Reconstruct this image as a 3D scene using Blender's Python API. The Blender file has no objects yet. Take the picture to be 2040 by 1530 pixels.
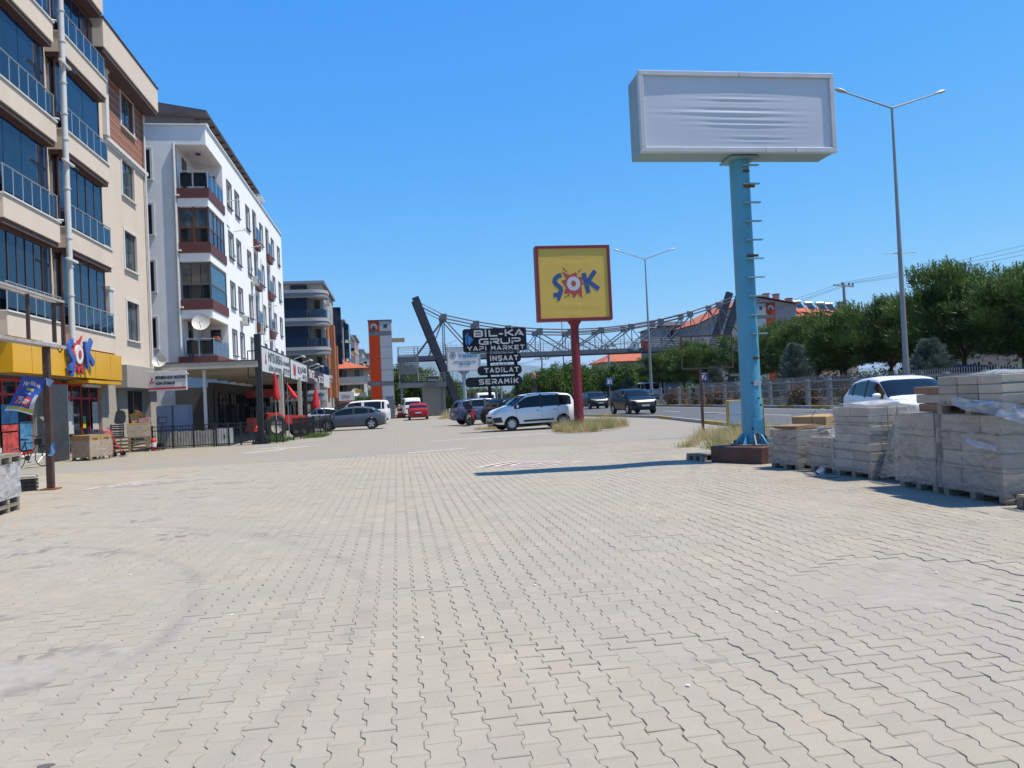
import bpy, bmesh, math, random
import numpy as np
from mathutils import Vector, Matrix
from mathutils.bvhtree import BVHTree
random.seed(7); RNG = np.random.default_rng(11)
S = bpy.context.scene; COL = S.collection
R = math.radians
# ---------------------------------------------------------------- camera
YAW, PITCH, ROLL, EYE = R(8.6), R(1.0), R(-2.66), 1.55
fw = Vector((math.sin(YAW)*math.cos(PITCH), math.cos(YAW)*math.cos(PITCH), math.sin(PITCH)))
rt = Vector((math.cos(YAW), -math.sin(YAW), 0)); up = rt.cross(fw)
rt, up = rt*math.cos(ROLL)+up*math.sin(ROLL), up*math.cos(ROLL)-rt*math.sin(ROLL)
cam = bpy.data.objects.new('camera', bpy.data.cameras.new('camera')); COL.objects.link(cam)
mw = Matrix.Identity(4)
for i in range(3):
    mw[i][0], mw[i][1], mw[i][2] = rt[i], up[i], -fw[i]
mw.translation = (0, 0, EYE); cam.matrix_world = mw
cam.data.sensor_width = 36; cam.data.lens = 36*1532/2040
cam.data.clip_start = .1; cam.data.clip_end = 40000
S.camera = cam
# ---------------------------------------------------------------- sky and sun
SUNV = Vector((.405, -.10, .912)).normalized()
W = bpy.data.worlds.new('World'); S.world = W; W.use_nodes = True
wn = W.node_tree.nodes; wl = W.node_tree.links
bg = wn['Background']
sky = wn.new('ShaderNodeTexSky'); sky.sky_type = 'NISHITA'; sky.sun_disc = False
sky.sun_elevation = math.asin(SUNV.z); sky.sun_rotation = math.atan2(SUNV.x, SUNV.y)
sky.air_density = 1.0; sky.dust_density = 0; sky.ozone_density = 2.0; sky.altitude = 50
KS, EXPO = .087, .40
sep = wn.new('ShaderNodeSeparateColor'); cmb = wn.new('ShaderNodeCombineColor'); wl.new(sky.outputs[0], sep.inputs[0])
for ch, (gain, pw) in enumerate(((.78, 1.423), (.82, .683), (1.02, .13))):      # one colour grade for the whole sky
    k1 = wn.new('ShaderNodeMath'); k1.operation = 'MULTIPLY'; k1.inputs[1].default_value = .125
    k2 = wn.new('ShaderNodeMath'); k2.operation = 'POWER'; k2.inputs[1].default_value = pw
    k3 = wn.new('ShaderNodeMath'); k3.operation = 'MULTIPLY'; k3.inputs[1].default_value = gain/KS/2**EXPO
    wl.new(sep.outputs[ch], k1.inputs[0]); wl.new(k1.outputs[0], k2.inputs[0]); wl.new(k2.outputs[0], k3.inputs[0]); wl.new(k3.outputs[0], cmb.inputs[ch])
wl.new(cmb.outputs[0], bg.inputs[0]); bg.inputs[1].default_value = KS
sl = bpy.data.lights.new('sun', 'SUN'); sl.energy = 5.0; sl.angle = R(.53); sl.color = (1, .925, .79)
so = bpy.data.objects.new('sun', sl); COL.objects.link(so); so.rotation_euler = SUNV.to_track_quat('Z', 'Y').to_euler()
so.location = (10, 0, 60)
vs = S.view_settings; vs.view_transform = 'Standard'; vs.look = 'None'; vs.exposure = EXPO; vs.gamma = 1; vs.use_curve_mapping = False
S.cycles.max_bounces = 6; S.cycles.transparent_max_bounces = 12; S.cycles.caustics_reflective = False; S.cycles.caustics_refractive = False

# ---------------------------------------------------------------- helpers
def V(*a): return Vector(a)
class MB:
    """collects shapes for ONE mesh"""
    def __init__(s): s.v = []; s.f = []; s.m = []
    def add(s, vs, fs, mi=0):
        o = len(s.v); s.v += [tuple(p) for p in vs]
        s.f += [tuple(i+o for i in f) for f in fs]; s.m += [mi]*len(fs); return s
    def box(s, x0, x1, y0, y1, z0, z1, mi=0):
        if x0 > x1: x0, x1 = x1, x0
        if y0 > y1: y0, y1 = y1, y0
        if z0 > z1: z0, z1 = z1, z0
        return s.add([(x0,y0,z0),(x1,y0,z0),(x1,y1,z0),(x0,y1,z0),(x0,y0,z1),(x1,y0,z1),(x1,y1,z1),(x0,y1,z1)],
                     [(0,3,2,1),(4,5,6,7),(0,1,5,4),(1,2,6,5),(2,3,7,6),(3,0,4,7)], mi)
    def bar(s, p, q, w, h=None, mi=0, upv=(0,0,1)):
        h = h or w; p = Vector(p); q = Vector(q); d = (q-p).normalized(); u = Vector(upv)
        if abs(d.dot(u)) > .98: u = Vector((0,1,0))
        a = d.cross(u).normalized(); b = a.cross(d)
        vs = []
        for c in (p, q):
            for sx, sy in ((-1,-1),(1,-1),(1,1),(-1,1)): vs.append(c+a*sx*w/2+b*sy*h/2)
        return s.add(vs, [(3,2,1,0),(4,5,6,7),(0,1,5,4),(1,2,6,5),(2,3,7,6),(3,0,4,7)], mi)
    def tube(s, p, q, r, r2=None, n=8, mi=0, cap=True):
        r2 = r if r2 is None else r2; p = Vector(p); q = Vector(q); d = (q-p).normalized()
        u = Vector((0,0,1)) if abs(d.z) < .95 else Vector((1,0,0))
        a = d.cross(u).normalized(); b = d.cross(a)
        vs = []
        for c, rr in ((p, r), (q, r2)):
            for k in range(n):
                t = 2*math.pi*k/n; vs.append(c+(a*math.cos(t)+b*math.sin(t))*rr)
        fs = [(k, (k+1) % n, n+(k+1) % n, n+k) for k in range(n)]
        if cap: fs += [tuple(range(n))[::-1], tuple(range(n, 2*n))]
        return s.add(vs, fs, mi)
    def path(s, pts, r, n=6, mi=0):
        for k in range(len(pts)-1):
            ra = r[k] if isinstance(r, (list, tuple)) else r; rb = r[k+1] if isinstance(r, (list, tuple)) else r
            s.tube(pts[k], pts[k+1], ra, rb, n, mi)
        return s
    def prism(s, poly, axis, a, b, mi=0):
        n = len(poly)
        f = {'x': lambda u, w, t: (t, u, w), 'y': lambda u, w, t: (u, t, w), 'z': lambda u, w, t: (u, w, t)}[axis]
        vs = [f(u, w, a) for u, w in poly]+[f(u, w, b) for u, w in poly]
        return s.add(vs, [tuple(range(n))[::-1], tuple(range(n, 2*n))]+[(k, (k+1) % n, n+(k+1) % n, n+k) for k in range(n)], mi)
    def lathe(s, prof, n=16, c=(0,0,0), axis='z', mi=0):
        vs = []; m = len(prof)
        for k in range(n):
            t = 2*math.pi*k/n; co, si = math.cos(t), math.sin(t)
            for r, z in prof:
                p = {'z': (r*co, r*si, z), 'y': (r*co, z, r*si), 'x': (z, r*co, r*si)}[axis]
                vs.append((p[0]+c[0], p[1]+c[1], p[2]+c[2]))
        fs = [(k*m+j, ((k+1) % n)*m+j, ((k+1) % n)*m+j+1, k*m+j+1) for k in range(n) for j in range(m-1)]
        return s.add(vs, fs, mi)
    def xf(s, M, i0=0):
        s.v[i0:] = [tuple(M @ Vector(p)) for p in s.v[i0:]]; return s
    def mesh(s, name, mats, smooth=0, bevel=0, seg=1):
        me = bpy.data.meshes.new(name); me.from_pydata(s.v, [], s.f)
        mats = mats if isinstance(mats, (list, tuple)) else [mats]
        for m in mats: me.materials.append(m)
        if len(mats) > 1: me.polygons.foreach_set('material_index', s.m)
        bm = bmesh.new(); bm.from_mesh(me); bmesh.ops.recalc_face_normals(bm, faces=bm.faces)
        if bevel:
            es = [e for e in bm.edges if len(e.link_faces) == 2 and e.calc_face_angle(0) > .6]
            bmesh.ops.bevel(bm, geom=es, offset=bevel, segments=seg, affect='EDGES', clamp_overlap=True)
        bm.to_mesh(me); bm.free()
        if smooth:
            me.polygons.foreach_set('use_smooth', [True]*len(me.polygons)); me.set_sharp_from_angle(angle=R(smooth))
        return me
    def build(s, name, mats, parent=None, smooth=0, bevel=0, loc=None, rz=0, seg=1):
        return link(name, s.mesh(name, mats, smooth, bevel, seg), parent, loc, rz)
def link(name, me, parent=None, loc=None, rz=0):
    o = bpy.data.objects.new(name, me); COL.objects.link(o); o.parent = parent
    if loc is not None: o.location = loc
    if rz: o.rotation_euler.z = rz
    return o
def tag(o, label, cat, group=None, kind=None):
    if label: o['label'] = label
    if cat: o['category'] = cat
    if group: o['group'] = group
    if kind: o['kind'] = kind
    return o
def struct(o, label=None):
    o['kind'] = 'structure'
    if label: o['label'] = label
    return o
def thing(name, label, cat, loc=(0,0,0), rz=0, group=None):
    o = bpy.data.objects.new(name, None); COL.objects.link(o); o.empty_display_size = .2
    o.location = loc; o.rotation_euler.z = rz
    return tag(o, label, cat, group)
def kids(o): return [c for c in bpy.data.objects if c.parent == o]
def copy_tree(root, loc, rz, label, scale=None, parent=None):
    allo = [o for o in bpy.data.objects if o.parent is not None]
    def rec(o, par):
        c = o.copy(); COL.objects.link(c); c.parent = par
        for k in allo:
            if k.parent == o: rec(k, c)
        return c
    r = rec(root, None); r.location = loc; r.rotation_euler.z = rz
    if scale is not None: r.scale = (scale,)*3 if isinstance(scale, (int, float)) else scale
    if label: r['label'] = label
    return r
# ---------------------------------------------------------------- text
_tc = {}
def text_mesh(txt, ext=.005, bold=0.0, space=1.0):
    key = (txt, ext, bold, space)
    if key in _tc: return _tc[key]
    cu = bpy.data.curves.new('t', 'FONT'); cu.body = txt; cu.extrude = ext; cu.offset = bold; cu.size = 1; cu.space_character = space
    cu.resolution_u = 3; cu.align_x = 'LEFT'
    ob = bpy.data.objects.new('t', cu); COL.objects.link(ob)
    dg = bpy.context.evaluated_depsgraph_get(); me = bpy.data.meshes.new_from_object(ob.evaluated_get(dg))
    bpy.data.objects.remove(ob); bpy.data.curves.remove(cu)
    co = np.array([v.co for v in me.vertices]); _tc[key] = (me, co.min(0), co.max(0)); return _tc[key]
def lettering(txt, m, parent, c, w, h, face='-y', bold=.0, ext=.01, name='lettering', roll=0, space=1.0, shear=0):
    """centre c, width w, height h; depth along the facing direction"""
    me, lo, hi = text_mesh(txt, .5, bold, space)
    me = me.copy(); co = np.array([v.co for v in me.vertices])
    co = (co-(lo+hi)/2)/np.maximum(hi-lo, 1e-6); co[:, 0] *= w; co[:, 1] *= h; co[:, 2] *= ext*2
    co[:, 0] += shear*co[:, 1]
    if roll:
        cr, sr = math.cos(roll), math.sin(roll); x = co[:, 0]*cr-co[:, 1]*sr; co[:, 1] = co[:, 0]*sr+co[:, 1]*cr; co[:, 0] = x
    X, Y, Z = co.T
    P = {'-y': (X, -Z, Y), '+x': (Z, X, Y), '-x': (-Z, -X, Y)}[face]
    P = np.stack(P, 1)+np.array(c); me.vertices.foreach_set('co', P.ravel()); me.update()
    me.materials.clear(); me.materials.append(m)
    return link(name, me, parent)
# ---------------------------------------------------------------- materials
_mc = {}
def mat(name, col=(.5,.5,.5), rough=.7, metal=0, var=.10, scale=3.0, bump=0, bscale=40, coat=0, dirt=0, dirtcol=(.18,.15,.12), spec=.5, obj_rand=0, trans=0):
    if name in _mc: return _mc[name]
    m = bpy.data.materials.new(name); m.use_nodes = True; nt = m.node_tree; n = nt.nodes; l = nt.links
    b = n['Principled BSDF']; b.inputs['Roughness'].default_value = rough; b.inputs['Metallic'].default_value = metal
    b.inputs['Coat Weight'].default_value = coat; b.inputs['Coat Roughness'].default_value = .06; b.inputs['Specular IOR Level'].default_value = spec
    col = tuple(col)+(1,)
    src = None
    if var or dirt or obj_rand:
        tc = n.new('ShaderNodeTexCoord'); mp = n.new('ShaderNodeVectorMath'); mp.operation = 'ADD'
        oi = n.new('ShaderNodeObjectInfo'); sc_ = n.new('ShaderNodeVectorMath'); sc_.operation = 'SCALE'
        cb = n.new('ShaderNodeCombineXYZ')
        for k in range(3): l.new(oi.outputs['Random'], cb.inputs[k])
        l.new(cb.outputs[0], sc_.inputs[0]); sc_.inputs['Scale'].default_value = 37
        l.new(tc.outputs['Object'], mp.inputs[0]); l.new(sc_.outputs[0], mp.inputs[1])
        nz = n.new('ShaderNodeTexNoise'); nz.inputs['Scale'].default_value = scale; nz.inputs['Detail'].default_value = 7; nz.inputs['Roughness'].default_value = .62
        l.new(mp.outputs[0], nz.inputs['Vector'])
        mx = n.new('ShaderNodeMix'); mx.data_type = 'RGBA'
        mr = n.new('ShaderNodeMapRange'); mr.inputs[1].default_value = .3; mr.inputs[2].default_value = .7
        l.new(nz.outputs[0], mr.inputs[0]); l.new(mr.outputs[0], mx.inputs[0])
        mx.inputs[6].default_value = tuple(c*(1-var) for c in col[:3])+(1,); mx.inputs[7].default_value = tuple(min(1, c*(1+var)) for c in col[:3])+(1,)
        src = mx.outputs[2]
        if obj_rand:
            m2 = n.new('ShaderNodeHueSaturation'); r2 = n.new('ShaderNodeMapRange')
            r2.inputs[3].default_value = 1-obj_rand; r2.inputs[4].default_value = 1+obj_rand
            l.new(oi.outputs['Random'], r2.inputs[0]); l.new(r2.outputs[0], m2.inputs['Value']); l.new(src, m2.inputs['Color']); src = m2.outputs[0]
        if dirt:
            n2 = n.new('ShaderNodeTexNoise'); n2.inputs['Scale'].default_value = scale*.45; n2.inputs['Detail'].default_value = 9; n2.inputs['Roughness'].default_value = .7
            vm = n.new('ShaderNodeVectorMath'); vm.operation = 'MULTIPLY'; vm.inputs[1].default_value = (1, 1, .35)
            l.new(mp.outputs[0], vm.inputs[0]); l.new(vm.outputs[0], n2.inputs['Vector'])
            r3 = n.new('ShaderNodeMapRange'); r3.inputs[1].default_value = .52; r3.inputs[2].default_value = .74; r3.inputs[4].default_value = dirt
            l.new(n2.outputs[0], r3.inputs[0])
            m3 = n.new('ShaderNodeMix'); m3.data_type = 'RGBA'; l.new(r3.outputs[0], m3.inputs[0]); l.new(src, m3.inputs[6]); m3.inputs[7].default_value = tuple(dirtcol)+(1,)
            src = m3.outputs[2]
        l.new(src, b.inputs['Base Color'])
        if bump:
            nb = n.new('ShaderNodeTexNoise'); nb.inputs['Scale'].default_value = bscale; nb.inputs['Detail'].default_value = 5
            l.new(mp.outputs[0], nb.inputs['Vector'])
            bp = n.new('ShaderNodeBump'); bp.inputs['Strength'].default_value = min(1, bump); bp.inputs['Distance'].default_value = .02
            l.new(nb.outputs[0], bp.inputs['Height']); l.new(bp.outputs[0], b.inputs['Normal'])
    else:
        b.inputs['Base Color'].default_value = col
    _mc[name] = m; return m
def glass_mat(name, col, rough=.04, wav=.0):
    m = mat(name, col, rough, 0, .25, 1.2, bump=wav, bscale=.8, spec=.42); return m
def leaf_mat(name, c1, c2, rough=.6, trans=.25):
    m = bpy.data.materials.new(name); m.use_nodes = True; nt = m.node_tree; n = nt.nodes; l = nt.links
    b = n['Principled BSDF']; b.inputs['Roughness'].default_value = rough; b.inputs['Specular IOR Level'].default_value = .25
    at = n.new('ShaderNodeAttribute'); at.attribute_name = 'tone'
    mx = n.new('ShaderNodeMix'); mx.data_type = 'RGBA'; l.new(at.outputs['Fac'], mx.inputs[0])
    mx.inputs[6].default_value = tuple(c1)+(1,); mx.inputs[7].default_value = tuple(c2)+(1,)
    l.new(mx.outputs[2], b.inputs['Base Color'])
    tr = n.new('ShaderNodeBsdfTranslucent'); l.new(mx.outputs[2], tr.inputs['Color'])
    ms = n.new('ShaderNodeMixShader'); ms.inputs[0].default_value = trans
    l.new(b.outputs[0], ms.inputs[1]); l.new(tr.outputs[0], ms.inputs[2]); l.new(ms.outputs[0], n['Material Output'].inputs[0])
    return m
def raw_mesh(name, verts, loops, sizes, mats, tone=None, smooth=False):
    """fast mesh from numpy arrays; loops flat, sizes per face"""
    me = bpy.data.meshes.new(name); nv = len(verts); nf = len(sizes)
    me.vertices.add(nv); me.vertices.foreach_set('co', np.asarray(verts, np.float32).ravel())
    me.loops.add(len(loops)); me.loops.foreach_set('vertex_index', np.asarray(loops, np.int32))
    me.polygons.add(nf); st = np.concatenate([[0], np.cumsum(sizes)[:-1]]).astype(np.int32)
    me.polygons.foreach_set('loop_start', st)
    me.polygons.foreach_set('use_smooth', np.full(nf, bool(smooth)))
    for m in (mats if isinstance(mats, (list, tuple)) else [mats]): me.materials.append(m)
    if tone is not None:
        a = me.attributes.new('tone', 'FLOAT', 'POINT'); a.data.foreach_set('value', np.asarray(tone, np.float32))
    me.update(calc_edges=True); me.validate(); return me
# ================================================================ setting: ground, paving, road
def paving_mat(name, mode):
    m = bpy.data.materials.new(name); m.use_nodes = True; nt = m.node_tree; n = nt.nodes; l = nt.links
    b = n['Principled BSDF']; b.inputs['Roughness'].default_value = .88; b.inputs['Specular IOR Level'].default_value = .25
    geo = n.new('ShaderNodeNewGeometry')
    def noise(sc, det=6, ro=.6):
        z = n.new('ShaderNodeTexNoise'); z.inputs['Scale'].default_value = sc; z.inputs['Detail'].default_value = det; z.inputs['Roughness'].default_value = ro
        l.new(geo.outputs['Position'], z.inputs['Vector']); return z.outputs[0]
    def mr(src, a, c, d=0., e=1.):
        r = n.new('ShaderNodeMapRange'); r.inputs[1].default_value = a; r.inputs[2].default_value = c; r.inputs[3].default_value = d; r.inputs[4].default_value = e
        l.new(src, r.inputs[0]); return r.outputs[0]
    def mix(f, a, c, bl='MIX'):
        x = n.new('ShaderNodeMix'); x.data_type = 'RGBA'; x.blend_type = bl
        if isinstance(f, float): x.inputs[0].default_value = f
        else: l.new(f, x.inputs[0])
        for i, s_ in ((6, a), (7, c)):
            if isinstance(s_, tuple): x.inputs[i].default_value = s_+(1,)
            else: l.new(s_, x.inputs[i])
        return x.outputs[2]
    if mode == 'bed':
        c = mix(mr(noise(9), .35, .7), (.285,.256,.214), (.35,.318,.268))
        c = mix(mr(noise(1.3), .5, .68, 0, .75), c, (.13,.115,.10))
    else:
        big = mr(noise(.33, 4), .38, .62)
        c = mix(big, (.324,.294,.236), (.358,.308,.234))  # broad tone drift; pinkish against greyer tint also paints in windscreen reflections
        c = mix(mr(noise(1.7, 7, .7), .42, .68, 0, .55), c, (.290,.265,.218))
        c = mix(mr(noise(70, 4, .7), .3, .7, 0, .22), c, (.19,.18,.165))
        c = mix(mr(noise(5.5, 8, .75), .6, .78, 0, .4), c, (.215,.20,.18))
        at = n.new('ShaderNodeAttribute'); at.attribute_name = 'tone'
        if mode == 'paver':
            oi = n.new('ShaderNodeObjectInfo')
            ad = n.new('ShaderNodeMath'); ad.operation = 'ADD'; l.new(at.outputs['Fac'], ad.inputs[0]); l.new(mr(oi.outputs['Random'], 0., 1., -.02, .02), ad.inputs[1])
            hv = n.new('ShaderNodeHueSaturation'); l.new(ad.outputs[0], hv.inputs['Value']); l.new(c, hv.inputs['Color']); c = hv.outputs[0]
        else:
            br = n.new('ShaderNodeTexBrick'); br.inputs['Scale'].default_value = 1; br.inputs['Brick Width'].default_value = .2; br.inputs['Row Height'].default_value = .14
            br.inputs['Mortar Size'].default_value = .006; br.inputs['Color1'].default_value = (.90,.905,.92,1); br.inputs['Color2'].default_value = (.85,.855,.87,1); br.inputs['Mortar'].default_value = (.62,.61,.6,1)
            sw = n.new('ShaderNodeSeparateXYZ'); cw = n.new('ShaderNodeCombineXYZ'); l.new(geo.outputs['Position'], sw.inputs[0]); l.new(sw.outputs[1], cw.inputs[0]); l.new(sw.outputs[0], cw.inputs[1])
            l.new(cw.outputs[0], br.inputs['Vector']); c = mix(1., c, br.outputs[0], 'MULTIPLY')
            # smoother, older asphalt-grey strip on the shop side
            c = mix(mr(noise(.15, 3), .45, .6, 0, .35), c, (.24,.238,.232))
    if mode != 'far':
        sp_ = n.new('ShaderNodeSeparateXYZ'); l.new(geo.outputs['Position'], sp_.inputs[0])
        def mul(a, k):
            x = n.new('ShaderNodeMath'); x.operation = 'MULTIPLY'; l.new(a, x.inputs[0])
            if isinstance(k, float): x.inputs[1].default_value = k
            else: l.new(k, x.inputs[1])
            return x.outputs[0]
        side = mr(sp_.outputs[0], 4.6, 6.6); c = mix(mul(mul(mr(noise(1.1, 8, .7), .40, .62), side), .45), c, (.235,.19,.14))      # soil trodden off the verge
        side = mr(sp_.outputs[0], -5.0, -7.0); c = mix(mul(mul(mr(noise(.8, 8, .7), .36, .6), side), .6), c, (.33,.265,.185))
        for cx, cy, r_, wd_, st_ in ((-6.2, 6.0, 4.55, .11, .16), (-6.2, 6.0, 5.9, .12, .12), (2.0, 30.0, 14.2, .13, .14), (2.0, 30.0, 15.7, .13, .12), (14.0, 9.5, 9.6, .12, .10)):   # worn tyre marks
            dv = n.new('ShaderNodeVectorMath'); dv.operation = 'DISTANCE'; dv.inputs[1].default_value = (cx, cy, 0); l.new(geo.outputs['Position'], dv.inputs[0])
            sb = n.new('ShaderNodeMath'); sb.operation = 'SUBTRACT'; sb.inputs[1].default_value = r_; l.new(dv.outputs['Value'], sb.inputs[0]); ab = n.new('ShaderNodeMath'); ab.operation = 'ABSOLUTE'; l.new(sb.outputs[0], ab.inputs[0])
            c = mix(mul(mul(mr(ab.outputs[0], wd_, wd_*.35), mr(noise(2.3, 5), .38, .6)), st_*2.2), c, (.17,.16,.15))
    l.new(c, b.inputs['Base Color'])
    bp = n.new('ShaderNodeBump'); bp.inputs['Strength'].default_value = .35; bp.inputs['Distance'].default_value = .006
    l.new(noise(120, 4, .7), bp.inputs['Height']); l.new(bp.outputs[0], b.inputs['Normal'])
    return m
M_paver = paving_mat('concrete_paver', 'paver'); M_bed = paving_mat('joint_sand', 'bed'); M_far = paving_mat('distant_paving', 'far')
def hgt(x, y):
    return (.009*np.sin(x*1.1+.6*y+.5)*np.sin(.83*y-.4*x)+.004*np.sin(2.9*x-1.3*y)+.0018*np.sin(4.7*y+2.2*x+1.))
# --- ground to the horizon
def soil_mat():
    m = mat('dry_soil', (.20,.175,.12), .95, var=.35, scale=.02, bump=.3, bscale=2); return m
g = MB(); g.add([(-16000,-2000,-.09),(16000,-2000,-.09),(16000,22000,-.09),(-16000,22000,-.09)], [(0,1,2,3)])
struct(g.build('ground', soil_mat()), 'dry open ground stretching to the foot of the mountains')
# --- near paving: bed + separate interlocking pavers
PW, PL, YN, YF = .1445, .205, 2.4, 23.0
def plaza_right(y): return np.where(y < 17.0, 9.6, np.where(y < 20, 7.7, 9.3))
xs = np.arange(-12, 12.01, .25); ys = np.arange(1.6, YF+.01, .25)
gx, gy = np.meshgrid(xs, ys); fill = np.clip((-gx+.2)/3.5, 0, 1)*.0068+.0025*np.sin(gx*3.1)*np.sin(gy*2.3)
gz = hgt(gx, gy)-.0078+np.clip(fill, -.004, .0085)
vv = np.stack([gx, gy, gz], -1).reshape(-1, 3); nx = len(xs)
ii = (np.arange(len(ys)-1)[:, None]*nx+np.arange(nx-1)[None]).ravel()
paving = link('plaza_paving', raw_mesh('plaza_paving', vv, np.stack([ii, ii+1, ii+nx+1, ii+nx], 1).ravel(), np.full(len(ii), 4), M_bed, smooth=True))
struct(paving, 'sandy bed and joints of the interlocking paved forecourt')
b_, a_, t_ = PW/2-.0018, .0120, .016
hl = PL/2-.0013; q = PL/4
out = [(b_+a_, -hl), (b_+a_, -q-t_), (b_-a_, -q+t_), (b_-a_, q-t_), (b_+a_, q+t_), (b_+a_, hl)]
out = np.array(out+[(-x, y) for x, y in reversed(out)])
def paver_arrays():
    n = len(out); inn = out*np.array([(b_+a_-.004)/(b_+a_), (hl-.004)/hl])
    v = np.concatenate([np.c_[out, np.full(n, -.02)], np.c_[out, np.full(n, -.004)], np.c_[inn, np.zeros(n)]])
    loops = []; sizes = []
    for r in (0, 1):
        for k in range(n):
            k2 = (k+1) % n; loops += [r*n+k, r*n+k2, (r+1)*n+k2, (r+1)*n+k]; sizes.append(4)
    loops += list(range(2*n, 3*n)); sizes.append(n)
    return v, np.array(loops), np.array(sizes)
pv, plo, psz = paver_arrays()
cells = []
ncol = int(24/PW)
for c in range(ncol):
    x = -12+c*PW; off = PL/2 if c % 2 else 0
    yy = np.arange(YN, YF, PL)+off
    ok = (x > -.62*yy-3.2) & (x < .9*yy+3.6) & (x < plaza_right(yy)) & (x > -11.4)
    cells += [(x, y) for y in yy[ok]]
cells = np.array(cells)
def in_frame(p):
    d = np.c_[p[:, 0], p[:, 1], np.full(len(p), -EYE)]; f_, r_, u_ = (np.array(k) for k in (fw, rt, up))
    z = d@f_; sx = 1020+1532*(d@r_)/z; sy = 765-1532*(d@u_)/z
    return (sx > 10) & (sx < 2030) & (sy < 1522), sy
inf, sy = in_frame(cells); order = np.argsort(-np.where(inf, sy, -1e9)); near_i = set(order[:300].tolist())
jit = RNG.normal(0, 1, (len(cells), 6))
# a few settled patches whose stones stand proud or have dropped
def settle(x, y):
    d = np.zeros_like(x)
    for cx, cy, r, k in ((.4, 6.9, .55, .010), (3.9, 5.5, .8, -.014), (-1.2, 6.6, .5, .008), (1.6, 4.2, .4, -.010), (5.0, 6.4, .7, .012), (-2.2, 5.2, .5, -.008), (2.6, 7.7, .5, .010)):
        d += k*((x-cx)**2+(y-cy)**2 < r*r)
    return d
cz = hgt(cells[:, 0], cells[:, 1])+jit[:, 0]*.0008+settle(cells[:, 0], cells[:, 1])*.45
tx = jit[:, 1]*.0055; ty = jit[:, 2]*.0055; rz_ = jit[:, 3]*.008
tone = np.clip(1+jit[:, 4]*.020, .9, 1.07); odd = RNG.random(len(cells)); tone[odd < .02] -= .09; tone[odd > .985] += .08
far_i = np.array([k for k in range(len(cells)) if k not in near_i])
N = len(far_i); nvp = len(pv)
P = np.repeat(pv[None], N, 0); cr = np.cos(rz_[far_i])[:, None]; sr = np.sin(rz_[far_i])[:, None]
X = P[..., 0]*cr-P[..., 1]*sr; Y = P[..., 0]*sr+P[..., 1]*cr
Z = P[..., 2]+X*tx[far_i][:, None]+Y*ty[far_i][:, None]+cz[far_i][:, None]
P = np.stack([X+cells[far_i, 0][:, None]+jit[far_i, 5][:, None]*.0009, Y+cells[far_i, 1][:, None], Z], -1).reshape(-1, 3)
lo_ = (plo[None]+(np.arange(N)*nvp)[:, None]).ravel()
fld = link('paver_field', raw_mesh('paver_field', P, lo_, np.tile(psz, N), M_paver, tone=np.repeat(tone[far_i], nvp)), paving)
tag(fld, None, None, kind='stuff')
pvars = []
for k in range(8):
    p2 = pv.copy(); w_ = RNG.normal(0, .0009, p2.shape); w_[:, 2] *= .7; p2[24:] += w_[24:]
    if k > 4:   # chipped corner
        j = 24+RNG.integers(12); p2[j, 2] -= .004; p2[j, :2] *= .96
    pvars.append(raw_mesh('paver', p2, plo, psz, M_paver, tone=np.full(nvp, .972+.007*k)))
for i_ in sorted(near_i):
    o = link('paver', pvars[RNG.integers(8)], paving, (cells[i_, 0], cells[i_, 1], cz[i_]))
    o.rotation_euler = (ty[i_], -tx[i_], rz_[i_])
# --- paving beyond, as one sheet
g = MB(); edge = [(11.6,-6),(12.1,8),(12.8,20),(13.3,30),(14.7,42),(14.2,47),(12.6,55),(11.6,70),(11.2,100),(11.0,150)]
zf = -.016
poly = [(x, y) for x, y in edge]+[(-30,150),(-30,-6)]
# keep the sheet out of the near field: ring of quads around it
def strip(mb, pts, z, mi=0): mb.add([(x, y, z) for x, y in pts], [tuple(range(len(pts)))], mi)
g.add([(x, y, zf) for x, y in [(-30,YF-.4),(13.0,YF-.4),(13.3,30),(14.7,42),(14.2,47),(12.6,55),(11.6,70),(11.2,100),(11.0,150),(-30,150)]], [tuple(range(10))])
g.add([(x, y, zf-.006) for x, y in [(-30,-6),(-11.2,-6),(-11.2,YF-.4),(-30,YF-.4)]], [(0,1,2,3)])
g.add([(x, y, zf-.006) for x, y in [(-11.2,-6),(12,-6),(12,1.9),(-11.2,1.9)]], [(0,1,2,3)])
struct(g.build('forecourt_paving', M_far), 'pale block paving of the forecourt beyond the near pavers')
g = MB(); g.add([(x, y, zf-.010) for x, y in [(7.2,1.9),(12.0,1.9),(12.5,16),(12.9,YF),(7.2,YF)]], [(0,1,2,3,4)])
M_dirt = mat('bare_dirt', (.23,.197,.155), .95, var=.25, scale=2.2, bump=.6, bscale=14, dirt=.5, dirtcol=(.20,.17,.13))
struct(g.build('dirt_verge', M_dirt), 'bare dusty verge between the forecourt and the road')
# --- road
M_asph = mat('asphalt', (.085,.087,.092), .85, var=.12, scale=.5, bump=.3, bscale=60, dirt=.35, dirtcol=(.16,.155,.15))
M_line = mat('road_paint', (.5,.5,.48), .7, var=.12, scale=3)
g = MB(); L_ = [(11.9,-40)]+edge[1:]+[(10.6,400)]
g.add([(x, y, .10) for x, y in L_]+[(23.7,400,.10),(23.7,-40,.10)], [tuple(range(len(L_)+2))])
struct(g.build('road', M_asph), 'grey asphalt carriageway beyond the forecourt')
g = MB()
g.box(23.0,23.16,-40,390,.1005,.104)
struct(g.build('edge_line', M_line), 'white edge line painted along the far kerb')
dash = MB().box(-.07,.07,-1.6,1.6,0,.004).mesh('lane_dash', M_line)
for k in range(16):
    struct(link('lane_dash', dash, None, (18.4, 14+k*7.2, .1005)), 'white dash of the lane line, number %d from the camera' % (k+1) if 0 else 'short white dash of the broken lane line')
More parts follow.
